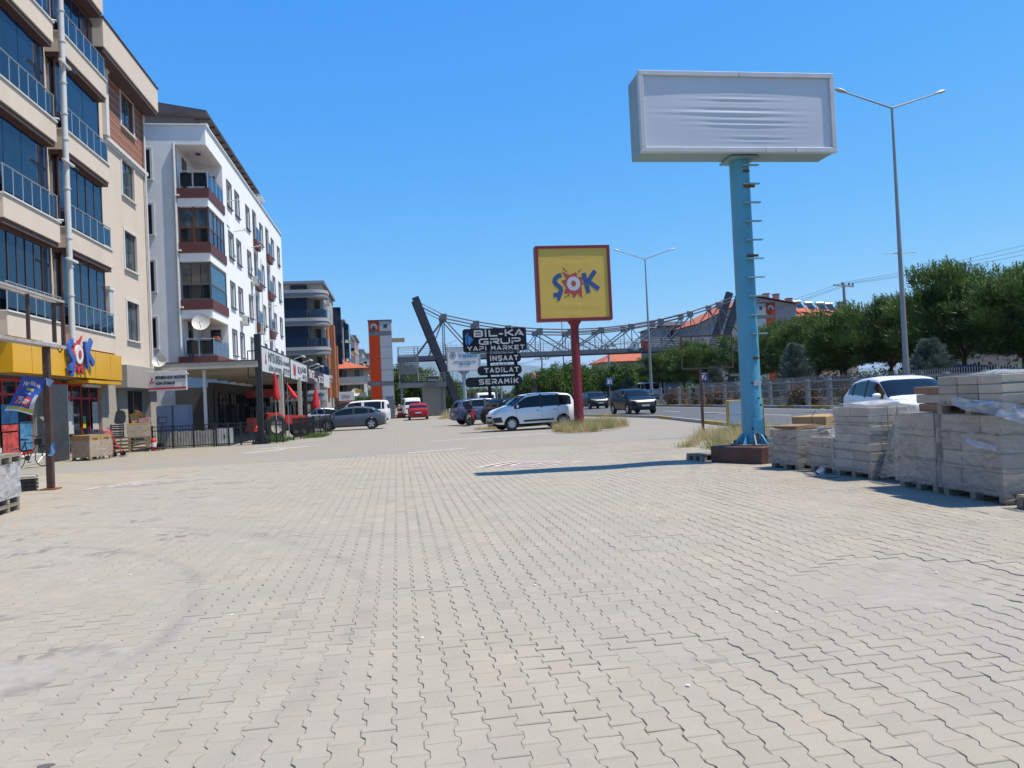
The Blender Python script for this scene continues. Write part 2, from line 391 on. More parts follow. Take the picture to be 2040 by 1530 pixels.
# second carriageway beyond the fence
g = MB(); g.add([(x, y, .10) for x, y in [(27.2,-20),(31.0,-20),(31.0,400),(27.2,400)]], [(0,1,2,3)])
struct(g.build('far_road', M_asph), 'narrow service road behind the fence')
M_grass = mat('dry_grass_soil', (.20,.19,.095), .95, var=.4, scale=.8, bump=.8, bscale=12)
g = MB(); g.add([(x, y, .15) for x, y in [(24.05,-40),(27.15,-40),(27.15,400),(24.05,400)]], [(0,1,2,3)])
struct(g.build('verge', M_grass), 'dry grassy strip between kerb and trees')
g = MB(); g.add([(x, y, .08) for x, y in [(31.05,-20),(140,-20),(140,400),(31.05,400)]], [(0,1,2,3)])
struct(g.build('far_verge', M_grass), 'grass and soil under the pine trees')
# kerbs
M_kw = mat('kerb_stone_pale', (.34,.325,.30), .85, var=.15, scale=6, dirt=.4); M_ky = mat('kerb_stone_yellow', (.38,.27,.07), .8, var=.15, scale=6, dirt=.4)
kb = MB().box(23.74,24.02,-40,400,-.05,.20).build('far_kerb', M_kw); struct(kb, 'kerb with yellow and pale stones along the far side of the road')
st = [MB().box(-.15,.15,-.49,.49,.1,.27).mesh('kerb_stone', m_, bevel=.012) for m_ in (M_kw, M_ky)]
for k in range(95): link('kerb_stone', st[(k//2) % 2], kb, (23.86, 22+k, 0))
kb = struct(MB().box(12.4,12.5,17,18,-.05,-.02).build('near_kerb', M_kw), 'low edging stones where the forecourt meets the road')
ept = [(12.7,19),(13.3,30),(14.7,42),(14.2,47),(12.6,55)]
st2 = [MB().box(-.08,.08,-.495,.495,-.02,.135).mesh('edging_stone', m_, bevel=.012) for m_ in (M_kw, M_ky)]
c_ = 0
for (x0, y0), (x1, y1) in zip(ept, ept[1:]):
    L0 = math.hypot(x1-x0, y1-y0); n_ = int(L0/1.0)
    for k in range(n_):
        t = (k+.5)/n_; c_ += 1
        link('edging_stone', st2[1 if (c_ // 3) % 3 == 1 else 0], kb, (x0+(x1-x0)*t, y0+(y1-y0)*t, 0), -math.atan2(x1-x0, y1-y0)+random.gauss(0, .01))
# painted white and red lozenges on the paving
M_wp = mat('worn_white_paint', (.60,.585,.56), .85, var=.15, scale=9, dirt=.5, dirtcol=(.29,.275,.25)); M_rp = mat('worn_red_paint', (.34,.13,.10), .85, var=.25, scale=9, dirt=.5, dirtcol=(.29,.275,.25))
def lozenge(pts, name, label, nring=3, faint=0):
    pts = [Vector((x, y, 0)) for x, y in pts]; c = sum(pts, Vector())/4; wh = MB()
    def ring(s0, s1, mi, dz):
        for k in range(4):
            a, b = pts[k], pts[(k+1) % 4]
            for j in range(10):
                qv = []
                for t, s_ in ((j/10, s0), ((j+1)/10, s0), ((j+1)/10, s1), (j/10, s1)):
                    p = c+(a+(b-a)*t-c)*s_; qv.append((p.x, p.y, float(hgt(p.x, p.y))+dz))
                wh.add(qv, [(0,1,2,3)], mi)
    for k in range(nring):
        s0 = 1-k*.32
        ring(s0, s0-.10, 0, .0062); ring(s0-.10, s0-.14, 1, .0062)
        if k < nring-1 and not faint: ring(s0-.20, s0-.24, 1, .0062)
    struct(wh.build(name, [M_wp, M_rp]), label)
lozenge([(1.69,17.3),(2.65,18.35),(4.15,17.25),(3.0,16.6)], 'painted_marking', 'white and red painted lozenge on the paving left of the blue pole')
lozenge([(-6.7,17.5),(-5.9,18.95),(-4.1,18.75),(-5.2,17.9)], 'painted_marking', 'worn white painted lozenge on the paving near the brown post', faint=1)
g = MB()
for x, y, w_, l_, a in [(-4.9,29.5,.09,.8,-.9),(-4.1,31.0,.08,.7,-1.0),(-5.0,31.6,.06,.7,-.9),(-4.6,36.0,.06,.9,-1.25),(2.7,30.5,.06,1.5,-1.35),(5.2,31.3,.07,1.2,-1.4),(1.2,24.4,.06,1.0,-1.2)]:
    i0 = len(g.v); g.box(-w_, w_, -l_, l_, zf+.003, zf+.006); g.xf(Matrix.Translation((x, y, 0)) @ Matrix.Rotation(a, 4, 'Z'), i0)
struct(g.build('worn_paint_dashes', M_wp), 'worn white paint dashes on the distant paving')
# small litter and oil spots
M_oil = mat('oil_stain', (.10,.09,.085), .6, var=.3, scale=8)
for k, (x, y, r) in enumerate([(-1.62,3.75,.035),(-1.52,3.62,.04),(-1.70,3.55,.025),(-1.60,3.48,.045)]):
    m_ = MB(); n_ = 14; zz = float(hgt(x, y))+.004
    m_.add([(x+r*(1+.25*math.sin(3*t))*math.cos(t), y+.7*r*math.sin(t), zz) for t in [2*math.pi*j/n_ for j in range(n_)]], [tuple(range(n_))])
    struct(m_.build('oil_spot', M_oil, paving))
    del paving['kind']; paving['kind'] = 'structure'
M_lit = mat('pale_litter', (.7,.68,.64), .6, var=.1)
litpos = [(1.05,6.2),(.1,5.1),(2.5,4.95),(-.2,7.4),(3.4,6.4),(-1.3,6.1),(1.45,3.9),(4.2,5.6),(-2.6,7.9),(.7,8.3)]
lm = MB().box(-.012,.012,-.008,.008,0,.006).mesh('pebble', M_lit, bevel=.003)
for x, y in litpos: 
    o = link('pebble', lm, paving, (x, y, float(hgt(x, y))+.002), random.random()*3)
# ---------------------------------------------------------------- mountains
def ridge(name, y, pts, base, m, seed, label, depth=1800):
    rn = np.random.default_rng(seed); xs_ = np.linspace(pts[0][0], pts[-1][0], 150); hz = np.interp(xs_, [p[0] for p in pts], [p[1] for p in pts])
    no = sum(rn.normal()*np.sin(xs_*f+rn.random()*6)*a for f, a in ((.0021, 14), (.0047, 8), (.011, 5), (.023, 3), (.05, 1.6)))
    hz = np.maximum(hz+no, 4); v = []; rows = 14
    for r in range(rows):
        t = r/(rows-1); yo = y-depth*(1-t); k = t**1.25
        z = hz*k*(1+.18*np.sin(xs_*.006+r*1.3)*(1-t))
        v.append(np.stack([xs_, np.full_like(xs_, yo)+60*np.sin(xs_*.01+r), z-.5], -1))
    v = np.concatenate(v); nx_ = 150; i = (np.arange(rows-1)[:, None]*nx_+np.arange(nx_-1)[None]).ravel()
    o = link(name, raw_mesh(name, v, np.stack([i, i+1, i+nx_+1, i+nx_], 1).ravel(), np.full(len(i), 4), m, smooth=True))
    return struct(o, label)
M_mtn = mat('hill_scrub', (.09,.115,.075), .95, var=.35, scale=.006, dirt=.5, dirtcol=(.16,.14,.11))
ridge('mountains', 12600, [(-9200,200),(-4400,500),(-1600,560),(-200,600),(600,650),(1400,625),(1950,600),(2550,430),(3150,270),(4600,160),(10500,280),(15000,100)], 0, M_mtn, 3, 'long mountain ridge, pale blue with distance')
ridge('foothills', 8200, [(-8000,40),(-1200,90),(800,100),(1900,70),(3000,40),(6000,90),(11000,30)], 0, M_mtn, 8, 'low hills in front of the mountain ridge', 900)
# ================================================================ buildings
class Face:
    """flat facade: u along the wall, d outward, z up"""
    def __init__(s, kind, c): s.k = kind; s.c = c
    def p(s, u, d, z): return (s.c+d, u, z) if s.k == '+x' else (u, s.c-d, z)
    def box(s, mb, u0, u1, d0, d1, z0, z1, mi=0):
        a = s.p(u0, d0, z0); b = s.p(u1, d1, z1); mb.box(a[0], b[0], a[1], b[1], a[2], b[2], mi)
    def wall(s, mb, u0, u1, z0, z1, holes, rec=.18, mi=0):
        us = sorted({u0, u1}|{h[0] for h in holes}|{h[1] for h in holes}); zs = sorted({z0, z1}|{h[2] for h in holes}|{h[3] for h in holes})
        for a, b in zip(us, us[1:]):
            for c, d in zip(zs, zs[1:]):
                if any(h[0] <= a and b <= h[1] and h[2] <= c and d <= h[3] for h in holes): continue
                mb.add([s.p(a,0,c), s.p(b,0,c), s.p(b,0,d), s.p(a,0,d)], [(0,1,2,3)], mi)
        for a, b, c, d in holes:
            P = [(a,c),(b,c),(b,d),(a,d)]
            for k in range(4):
                (u, z), (v, w) = P[k], P[(k+1) % 4]
                mb.add([s.p(u,0,z), s.p(v,0,w), s.p(v,-rec,w), s.p(u,-rec,z)], [(0,1,2,3)], mi)
def window(F, parent, u0, u1, z0, z1, fm, gm, d=-.12, nv=2, sur=None, sill=None, fr=.055, name='window', rows=(), sw=.10):
    w = MB()
    F.box(w, u0, u0+fr, d, d+.05, z0, z1); F.box(w, u1-fr, u1, d, d+.05, z0, z1)
    F.box(w, u0+fr, u1-fr, d, d+.05, z0, z0+fr); F.box(w, u0+fr, u1-fr, d, d+.05, z1-fr, z1)
    us = [u0+fr+(u1-u0-2*fr)*k/nv for k in range(nv+1)]
    for x in us[1:-1]: F.box(w, x-fr*.45, x+fr*.45, d, d+.048, z0+fr, z1-fr)
    for r in rows: F.box(w, u0+fr, u1-fr, d, d+.046, r-fr*.4, r+fr*.4)
    o = w.build(name, fm, parent)
    for a, b in zip(us, us[1:]):
        g = MB(); F.box(g, a+fr*.3, b-fr*.3, d+.012+random.uniform(0, .006), d+.024, z0+fr*.7, z1-fr*.7); g.build('pane', gm, o)
    if sur:
        s = MB(); t = sw; F.box(s, u0-t, u0, 0, .045, z0-t*.4, z1+t); F.box(s, u1, u1+t, 0, .045, z0-t*.4, z1+t); F.box(s, u0, u1, 0, .045, z1, z1+t)
        s.build('surround', sur, o)
    if sill:
        s = MB(); F.box(s, u0-.14, u1+.14, 0, .12, z0-.09, z0-.02); s.build('sill', sill, o)
    return o
def ac_unit(F, parent_unused, u, z, label, group='air conditioner units on the facades', fl=0):
    p = F.p(u, .02, z); t = thing('air_conditioner', label, 'air conditioner', p, 0, group)
    def B(mb, *a): F0 = Face(F.k, 0); F0.box(mb, *a)
    m = MB(); B(m, -.42, .42, .12, .46, 0, .58); m.build('casing', M_ac, t, bevel=.015)
    gr = MB(); gr.lathe([(.02, .0), (.21, .0), (.21, .012), (.24, .012), (.24, 0)], 20, axis='x' if F.k == '+x' else 'y', c=(.465, -.08, .29) if F.k == '+x' else (-.08, -.478, .29)); gr.build('fan_grille', M_dark, t)
    br = MB()
    for s_ in (-.3, .3): B(br, s_-.02, s_+.02, 0, .46, -.06, -.01); B(br, s_-.02, s_+.02, 0, .03, -.3, -.06)
    br.build('bracket', M_white, t); return t
M_white = mat('white_plastic', (.55,.55,.54), .5, var=.06); M_ac = mat('ac_casing', (.50,.50,.47), .5, var=.08, dirt=.3)
M_dark = mat('dark_metal', (.025,.027,.032), .5, var=.2); M_black = mat('black_paint', (.012,.013,.016), .45, var=.2)
M_glassb = glass_mat('blue_glass', (.008,.022,.048), .03); M_glassd = glass_mat('dark_glass', (.012,.018,.024), .05); M_glassp = glass_mat('pale_glass', (.05,.085,.11), .05)
M_beige = mat('beige_render', (.61,.51,.415), .85, var=.05, scale=.6, bump=.15, bscale=60, dirt=.5, dirtcol=(.47,.385,.305))
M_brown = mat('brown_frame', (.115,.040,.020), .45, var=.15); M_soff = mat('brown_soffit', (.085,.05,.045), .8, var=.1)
M_alu = mat('aluminium', (.42,.44,.46), .38, metal=.6, var=.06)
M_yel = mat('yellow_fascia', (.68,.36,.012), .38, var=.03, scale=1.2, coat=.2); M_red = mat('red_frame', (.38,.018,.018), .4, var=.1)
M_wtrim = mat('white_moulding', (.60,.58,.55), .7, var=.05)
M_curt = mat('curtain', (.30,.32,.34), .9, var=.2, scale=2)
FX = Face('+x', -12.9)
# ---- beige apartment block with the shop ---------------------------------
b1 = thing('apartment_building', 'beige apartment building with blue glazed balconies and yellow shop fascia', 'building', (0,0,0))
w = MB(); WR = [(40.1,41.85,5.28,7.2),(40.1,41.85,8.8,10.7),(40.1,41.85,12.45,14.25),(40.3,42.1,15.95,17.7)]
BL = [5.08, 8.92, 12.75, 16.57]
holes = [tuple(h) for h in WR]
FX.wall(w, 20, 43.7, 4.25, 14.55, holes[:3]); FX.wall(w, 20, 38.0, 14.55, 21.5, [])
w.add([(-12.9,43.7,0),(-27,43.7,0),(-27,43.7,19.2),(-12.9,43.7,19.2)], [(0,1,2,3)]); w.add([(-12.9,20,0),(-27,20,0),(-27,20,21.5),(-12.9,20,21.5)], [(0,1,2,3)])
w.add([(-27,20,21.5),(-12.9,20,21.5),(-12.9,38,21.5),(-27,38,21.5)], [(0,1,2,3)])
w.add([(-12.9,38,19.2),(-27,38,19.2),(-27,38,21.5),(-12.9,38,21.5)], [(0,1,2,3)])
FX.wall(w, 38.9, 43.7, 3.95, 4.25, [])
w.build('wall', M_beige, b1)
M_clad = mat('brick_cladding', (.27,.105,.065), .85, var=.12, scale=5, bump=.2, bscale=50)
w = MB(); FX.wall(w, 38.0, 43.7, 14.55, 17.9, [holes[3]]); w.build('cladding', M_clad, b1)
M_joint = mat('pale_joint', (.45,.36,.30), .9, var=.1)
for k in range(8):
    z = 14.95+k*.38
    for a, c in (((38.05, 40.2), (42.25, 43.65)) if 15.8 < z < 17.85 else ((38.05, 43.65),)):
        g = MB(); FX.box(g, a, c, .0, .012, z, z+.03); g.build('cladding_joint', M_joint, b1)
g = MB(); FX.box(g, 37.9, 43.85, 0, .16, 14.42, 14.6); FX.box(g, 37.9, 43.85, 0, .09, 14.3, 14.42); g.build('string_course', M_wtrim, b1)
g = MB(); FX.box(g, 37.75, 38.1, 0, .2, 14.6, 17.6); FX.box(g, 37.68, 38.17, 0, .26, 17.6, 17.75); g.build('pilaster', M_wtrim, b1)
g = MB(); FX.box(g, 36.55, 37.05, 0, .45, 5.15, 7.2); FX.box(g, 36.5, 37.1, 0, .5, 7.2, 7.35)
for k in range(3): FX.box(g, 36.63+k*.14, 36.69+k*.14, .45, .47, 5.3, 7.1)
g.build('pilaster', M_wtrim, b1)
for u0, u1, z0, z1 in WR: window(FX, b1, u0, u1, z0, z1, M_brown, M_glassp, nv=2, sur=M_wtrim, sill=M_wtrim, sw=.13)
# cornice on the right, higher parapet on the left
g = MB(); FX.box(g, 36.0, 43.9, -1.0, .78, 17.92, 19.2); g.build('cornice', M_beige, b1, bevel=.02)
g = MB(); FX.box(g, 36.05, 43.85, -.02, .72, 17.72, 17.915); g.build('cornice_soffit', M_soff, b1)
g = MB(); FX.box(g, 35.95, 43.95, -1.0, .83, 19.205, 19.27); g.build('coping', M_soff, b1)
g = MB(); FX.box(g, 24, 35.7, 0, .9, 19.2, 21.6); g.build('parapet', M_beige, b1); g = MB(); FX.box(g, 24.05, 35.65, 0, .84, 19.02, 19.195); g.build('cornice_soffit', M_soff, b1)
# glazed balconies, one per bay and storey
for bay, (u0, u1) in enumerate(((26.9, 31.15), (31.85, 36.6))):
    for lv, zs_ in enumerate(BL):
        zt = BL[lv+1]-.95 if lv < 3 else 18.95
        t = MB(); FX.box(t, u0, u1, 0, .62, zs_-.77, zs_); bal = t.build('balcony', M_beige, b1, bevel=.01)
        g = MB(); FX.box(g, u0-.03, u1+.03, 0, .67, zs_+.003, zs_+.06); g.build('coping', M_wtrim, bal)
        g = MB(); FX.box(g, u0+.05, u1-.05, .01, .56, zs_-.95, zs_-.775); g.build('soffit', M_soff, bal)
        gl = MB(); fm = .06; d0, d1 = .28, .34
        FX.box(gl, u0+.06, u0+.06+fm, d0, d1, zs_+.06, zt); FX.box(gl, u1-.28, u1-.28+fm, d0, d1, zs_+.06, zt); FX.box(gl, u0+.06, u1-.22, d0, d1+.01, zt-.09, zt-.001)
        FX.box(gl, u0+.06, u1-.22, d0, d1+.01, zs_+.062, zs_+.13)
        n_ = 5 if bay else 6; ww = (u1-.28-u0-.12)/n_; glaz = gl.build('glazing_frame', M_brown, b1)
        for k in range(n_):
            a = u0+.12+k*ww
            g = MB(); FX.box(g, a+.004, a+ww-.004, .30+.008*(k % 2), .315+.008*(k % 2), zs_+.12, zt-.08); g.build('pane', M_glassb, glaz)
            if k and ((lv, bay) in ((0,0),(0,1),(1,1),(3,1))): g = MB(); FX.box(g, a-.018, a+.018, .33, .345, zs_+.12, zt-.08); g.build('mullion', M_brown, glaz)
        g = MB(); FX.box(g, u0+.1, u1-.3, .02, .10, zs_+.2, zt-.25); g.build('curtain', M_curt, glaz)
        rl = MB(); rl.tube(FX.p(u0+.05, .58, zs_+1.0), FX.p(u1-.05, .58, zs_+1.0), .028); rail = rl.build('railing', M_alu, b1)
        n_ = 7
        for k in range(n_):
            a = u0+.1+(u1-u0-.2)*k/(n_-1); g = MB(); g.tube(FX.p(a, .58, zs_+.05), FX.p(a, .58, zs_+.98), .022); g.build('post', M_alu, rail)
        g = MB(); FX.box(g, u0+.1, u1-.1, .575, .582, zs_+.16, zs_+.92); g.build('infill_panel', M_glassb, rail)
# rainwater pipe with brackets
g = MB(); g.tube((-12.12,31.5,4.4), (-12.12,31.5,21.5), .11, n=12); pp = g.build('drain_pipe', M_white, b1, smooth=40)
for z in (6.2, 7.3, 8.4, 10.3, 12.2, 13.2, 14.4, 16.0, 17.2, 18.3):
    g = MB(); g.tube((-12.12,31.5,z), (-12.12,31.5,z+.06), .135, n=12); g.build('pipe_clip', M_white, pp)
for z in (9.0, 12.9, 16.7):
    g = MB(); g.path([(-12.85,31.3,z-.2),(-12.5,31.35,z+.1),(-12.25,31.45,z+.1)], .045); g.build('branch_pipe', M_white, pp)
g = MB(); g.tube((-12.78,43.45,3.9), (-12.78,43.45,17.6), .06, n=10); pp = g.build('drain_pipe', M_white, b1, smooth=40)
# horizontal awning arms fixed beside the pipe
for k, z in enumerate((7.55, 11.3, 15.1)):
    t = thing('security_camera', 'white tube camera on the drain pipe, %s storey' % ('second', 'third', 'top')[k], 'camera', (-12.0, 31.45, z), 0, 'tube cameras on the drain pipe')
    g = MB(); g.bar((0,-.5,0), (0,.42,0), .12, .1); g.build('housing', M_white, t, bevel=.015); g = MB(); g.bar((0,.42,.0), (.02,.78,-.03), .09, .07); g.build('lens_hood', M_dark, t)
    g = MB(); g.tube((-.2,0,0), (-.05,0,0), .02); g.build('bracket', M_dark, t)
# ---- ground-floor shop
sh = MB(); FS = Face('+x', -12.2)
FS.box(sh, 27.0, 37.0, -.7, 0, 3.12, 4.24); fa = sh.build('shop_fascia', M_yel, b1, bevel=.01)
for u in (28.3, 33.9, 35.6): g = MB(); FS.box(g, u, u+.012, 0, .004, 3.14, 4.22); g.build('panel_joint', M_soff, fa)
g = MB(); FS.box(g, 33.2, 36.9, -1.5, -.02, 2.93, 3.06); g.build('awning_panel', M_yel, b1)
g = MB(); g.box(-27,-13.6,20,26.98,3.1,4.1); g.build('shop_fascia', mat('shaded_yellow_fascia', (.60,.26,.01), .4, var=.05), b1)  # set-back fascia: darker copy of the yellow, shade put into its colour
M_shopin = mat('shop_interior', (.10,.095,.085), .9, var=.4, scale=.9); M_pier = mat('shop_pier', (.36,.335,.29), .85, var=.08, dirt=.3)
g = MB(); g.box(-17,-16.9,20,38.8,0,3.1); g.box(-17,-13.0,20,38.8,3.02,3.1); g.build('shop_interior', M_shopin, b1)
g = MB(); g.box(-17,-12.95,20,38.8,.0,.1); g.build('shop_floor', M_pier, b1)
for y0, y1 in ((26.2,26.9),(30.0,30.6),(36.3,37.4)):
    g = MB(); g.box(-13.3,-12.86,y0,y1,0.1,3.02); g.build('pier', M_pier, b1)
g = MB(); g.box(-13.0,-12.55,25.4,30.9,-.02,.33); g.build('step', mat('pale_step', (.42,.40,.35), .85, var=.1, dirt=.3), b1, bevel=.02)
def shopwin(y0, y1, z0, z1, n, nm='shop_window', xx=-13.05, rows=()):
    return window(Face('+x', xx), b1, y0, y1, z0, z1, M_red, M_glassd, d=0, nv=n, fr=.10, name=nm, rows=rows)
shopwin(22.6, 26.2, .33, 3.0, 2, rows=(2.45,)); shopwin(26.9, 30.0, .35, 3.0, 3, rows=(2.45,)); shopwin(30.6, 32.6, .3, 3.0, 1); 
dr = window(Face('+x', -13.05), b1, 32.6, 36.3, .08, 2.95, M_red, M_glassd, d=0, nv=4, fr=.11, name='shop_door', rows=(2.35,))
M_post1 = mat('poster_pale', (.42,.44,.42), .6, var=.35, scale=6); M_post2 = mat('poster_blue', (.06,.20,.36), .5, var=.5, scale=3); M_post3 = mat('poster_green', (.20,.26,.05), .6, var=.7, scale=5); M_post4 = mat('poster_red', (.42,.06,.05), .6, var=.6, scale=4)
for y0, y1, z0, z1, m_, nm in [(32.75,33.5,.9,2.2,M_post1,'poster'),(35.5,36.15,1.0,2.2,M_post1,'poster'),(34.45,34.75,1.35,1.6,mat('sticker_green',(.02,.35,.10),.5,var=.1),'sticker'),(34.45,34.75,1.1,1.33,mat('sticker_yellow',(.55,.45,.03),.5,var=.1),'sticker'),(27.0,27.6,.5,1.8,M_post3,'poster'),(27.75,28.9,1.45,2.1,M_post2,'poster'),(27.75,28.9,1.2,1.42,M_post4,'poster'),(27.8,28.85,.45,1.15,M_post4,'poster'),(29.0,29.9,.5,1.5,M_post2,'poster'),(30.7,31.7,.5,1.6,M_post2,'poster')]:
    g = MB(); g.box(-12.97,-12.962,y0,y1,z0,z1); g.build(nm, m_, b1)
# right end: pale beam and entrance beside the shop
M_beam = mat('grey_beam', (.34,.31,.265), .85, var=.06, dirt=.25)
g = MB(); FX.box(g, 38.3, 43.7, -.1, .5, 2.85, 3.94); g.build('beam', M_beam, b1, bevel=.015)
for u0, u1, d1, z1 in ((37.4,38.6,-.05,3.1),(38.6,39.6,.05,2.85),(42.6,43.7,.2,2.85)): g = MB(); FX.box(g, u0, u1, -.6, d1, .02, z1); g.build('pier', M_pier, b1)
window(Face('+x', -13.1), b1, 39.7, 42.55, .1, 2.8, M_alu, M_glassd, d=0, nv=2, name='shop_window')
# lamps and pipes by the door
g = MB(); g.box(-12.55,-12.4,33.4,35.0,2.78,2.9); g.build('strip_light', M_white, b1)
# ---- shop logo standing on the fascia ------------------------------------
M_lblue = mat('logo_blue', (.035,.10,.36), .4, var=.06); M_lred = mat('logo_red', (.46,.03,.04), .4, var=.06); M_lwhite = mat('logo_white', (.62,.62,.62), .5, var=.03); M_lcream = mat('logo_cream', (.60,.52,.36), .5, var=.05)
def sok_logo(parent, P, depth, s, red=None, blue=None, white=None, outline=None):
    """P(a,b,d): place logo coords (a right, b up, unit size) with depth d; each letter and the burst its own mesh"""
    def part(name, polys, d0, d1, m, mi=0):
        mb = MB()
        for pi_, poly in enumerate(polys):
            n = len(poly); e_ = pi_*min(.0025, depth*.02); mb.add([P(a*s, b*s, d0-e_) for a, b in poly]+[P(a*s, b*s, d1+e_) for a, b in poly], [tuple(range(n)), tuple(range(n, 2*n))]+[(k, (k+1) % n, n+(k+1) % n, n+k) for k in range(n)])
        return mb.build(name, m, parent)
    def grow(poly, k):
        c = (sum(p[0] for p in poly)/len(poly), sum(p[1] for p in poly)/len(poly)); out = []
        for a, b in poly:
            L0 = math.hypot(a-c[0], b-c[1]) or 1; out.append((a+(a-c[0])/L0*k, b+(b-c[1])/L0*k))
        return out
    # coordinates read off the sign: unit = sign logo width
    star = [(-.225,.24),(-.08,.165),(.06,.22),(.075,.12),(.20,.125),(.155,.03),(.20,-.005),(.14,-.04),(.155,-.205),(.06,-.19),(-.01,-.28),(-.055,-.185),(-.20,-.185),(-.16,-.07),(-.24,.06),(-.145,.09)]
    spikes = [[(-.20,.32),(-.19,.27),(-.09,.21)],[(.10,.24),(.17,.285),(.085,.175)],[(-.22,-.265),(-.10,-.195),(-.09,-.225)],[(.06,-.21),(.165,-.275),(.14,-.205)]]
    part('burst', [star]+spikes, depth*.15, depth*.45, red or M_lred)
    n = 24; c = (-.005, 0.0)
    def ell(rx, ry): return [(c[0]+rx*math.cos(2*math.pi*k/n), c[1]+ry*math.sin(2*math.pi*k/n)) for k in range(n)]
    part('letter_o', [ell(.13, .135)], depth*.45, depth*.8, white or M_lwhite); part('letter_o_centre', [ell(.048, .058)], depth*.8, depth*.95, red or M_lred)
    def strokes(pts, wd):
        pol = []
        for (a, b), (e, f) in zip(pts, pts[1:]):
            L0 = math.hypot(e-a, f-b); nx_, ny_ = -(f-b)/L0*wd/2, (e-a)/L0*wd/2; ex, ey = (e-a)/L0*wd*.18, (f-b)/L0*wd*.18
            pol.append([(a+nx_-ex, b+ny_-ey), (e+nx_+ex, f+ny_+ey), (e-nx_+ex, f-ny_+ey), (a-nx_-ex, b-ny_-ey)])
        return pol
    sp = [(-.245,.165),(-.30,.15),(-.355,.10),(-.37,.05),(-.34,.0),(-.29,-.045),(-.255,-.08),(-.25,-.13),(-.275,-.175),(-.33,-.205),(-.385,-.205)]
    sS = strokes(sp, .082); ced = [[(-.30,-.20),(-.235,-.20),(-.285,-.315),(-.345,-.31)]]
    part('letter_s', sS+ced, depth*.46, depth, blue or M_lblue)
    k1 = [[(.155,.185),(.235,.20),(.31,-.165),(.225,-.185)]]; k1 = [[(.155,.19),(.24,.205),(.315,-.175),(.235,-.19)]]
    k2 = strokes([(.27,.03),(.415,.225)], .085); k3 = strokes([(.285,.035),(.47,-.105)], .085)
    part('letter_k', k1+k2+k3, depth*.46, depth, blue or M_lblue)
def Pl(a, b, d): return (-12.19+d, 32.0+a, 4.0+b)
sok_logo(b1, Pl, .16, 2.75)
# ---- white building with corner balconies --------------------------------
b2 = thing('apartment_building', 'white five storey building with brown balcony bands and satellite dishes', 'building')
M_w2 = mat('white_render', (.82,.82,.81), .85, var=.03, scale=.5, bump=.12, bscale=40, dirt=.12, dirtcol=(.5,.49,.47)); M_gab = mat('grey_white_render', (.74,.75,.755), .9, var=.07, scale=.7, bump=.35, bscale=9, dirt=.2, dirtcol=(.5,.51,.53))
M_wine = mat('wine_band', (.105,.032,.030), .7, var=.1); M_wgrey = mat('grey_window_trim', (.085,.09,.105), .6, var=.08); M_wfr = mat('white_window_frame', (.52,.53,.54), .5, var=.05)
F2 = Face('+x', -10.2); F2g = Face('-y', 46.0); TOP2 = 18.0; CB = 50.2; CX0 = -11.87
lev = [4.72, 7.95, 11.2, 14.36]
holes = []; wins = []
for r, zc in enumerate((5.9, 9.0, 12.25, 15.55)):
    for u in (52.0, 54.5, 58.3, 64.0, 69.7, 73.2): wins.append((u-.62, u+.62, zc-.78, zc+.78))
bals = [(60.3, 62.1, z+.1, z+2.45) for z in lev]+[(66.2, 68.0, z+.1, z+2.45) for z in lev]
w = MB(); F2.wall(w, CB, 75.5, 3.2, TOP2, wins, .15); holes2 = []
w2 = MB()
w = MB(); F2.wall(w, CB, 75.5, 3.2, TOP2, wins+bals, .15)
w.add([F2.p(75.5,0,0), F2.p(75.5,0,TOP2), (-25,75.5,TOP2), (-25,75.5,0)], [(0,1,2,3)])
# corner: solid back walls of the loggias, parapet on top
w.box(-11.86,-10.2,46.02,CB-.002,16.9,TOP2-.002)
w.box(-11.9,-11.87,46.3,CB,4.0,16.9); w.box(-11.87,-10.2,CB-.03,CB-.003,4.0,16.9)
w.build('wall', M_w2, b2)
gw = MB(); gh = [(-14.2,-13.25,z+.55,z+2.25) for z in lev]
F2g.wall(gw, -25, CX0, 0, TOP2-.0, gh, .15); gw.box(CX0, -10.198, 46.0, 46.015, 16.89, TOP2)
gw.build('gable_wall', M_gab, b2)
for u0, u1, z0, z1 in wins: window(F2, b2, u0, u1, z0, z1, M_wfr, M_glassp, nv=2, sur=M_wgrey, sill=M_wgrey, sw=.12)
for u0, u1, z0, z1 in gh: window(F2g, b2, u0, u1, z0, z1, M_wgrey, M_glassd, nv=2, sur=M_wfr, sill=M_wfr, sw=.12)
for u0, u1, z0, z1 in bals:
    g = MB(); F2.box(g, u0, u1, -.9, -.85, z0, z1); bk = g.build('balcony_back', M_gab, b2)
    g = MB(); F2.box(g, u0-.05, u1+.05, -.1, .26, z0-.62, z0); bal = g.build('balcony', M_wine, b2)
    g = MB(); F2.box(g, u0+.3, u1-.7, -.848, -.82, z0, z1-.3); g.build('balcony_door', M_glassd, bal)
    for k in range(4):
        a = u0+(u1-u0)*k/3; g = MB(); F2.box(g, a-.02, a+.02, .18, .22, z0, z0+.95); g.build('post', M_alu, bal)
    g = MB(); F2.box(g, u0, u1, .17, .23, z0+.95, z0+1.0); g.build('handrail', M_alu, bal)
    g = MB(); F2.box(g, u0+.04, u1-.04, .19, .205, z0+.12, z0+.9); g.build('infill_panel', M_glassb, bal)
M_cream = mat('cream_soffit', (.58,.53,.45), .9, var=.03)
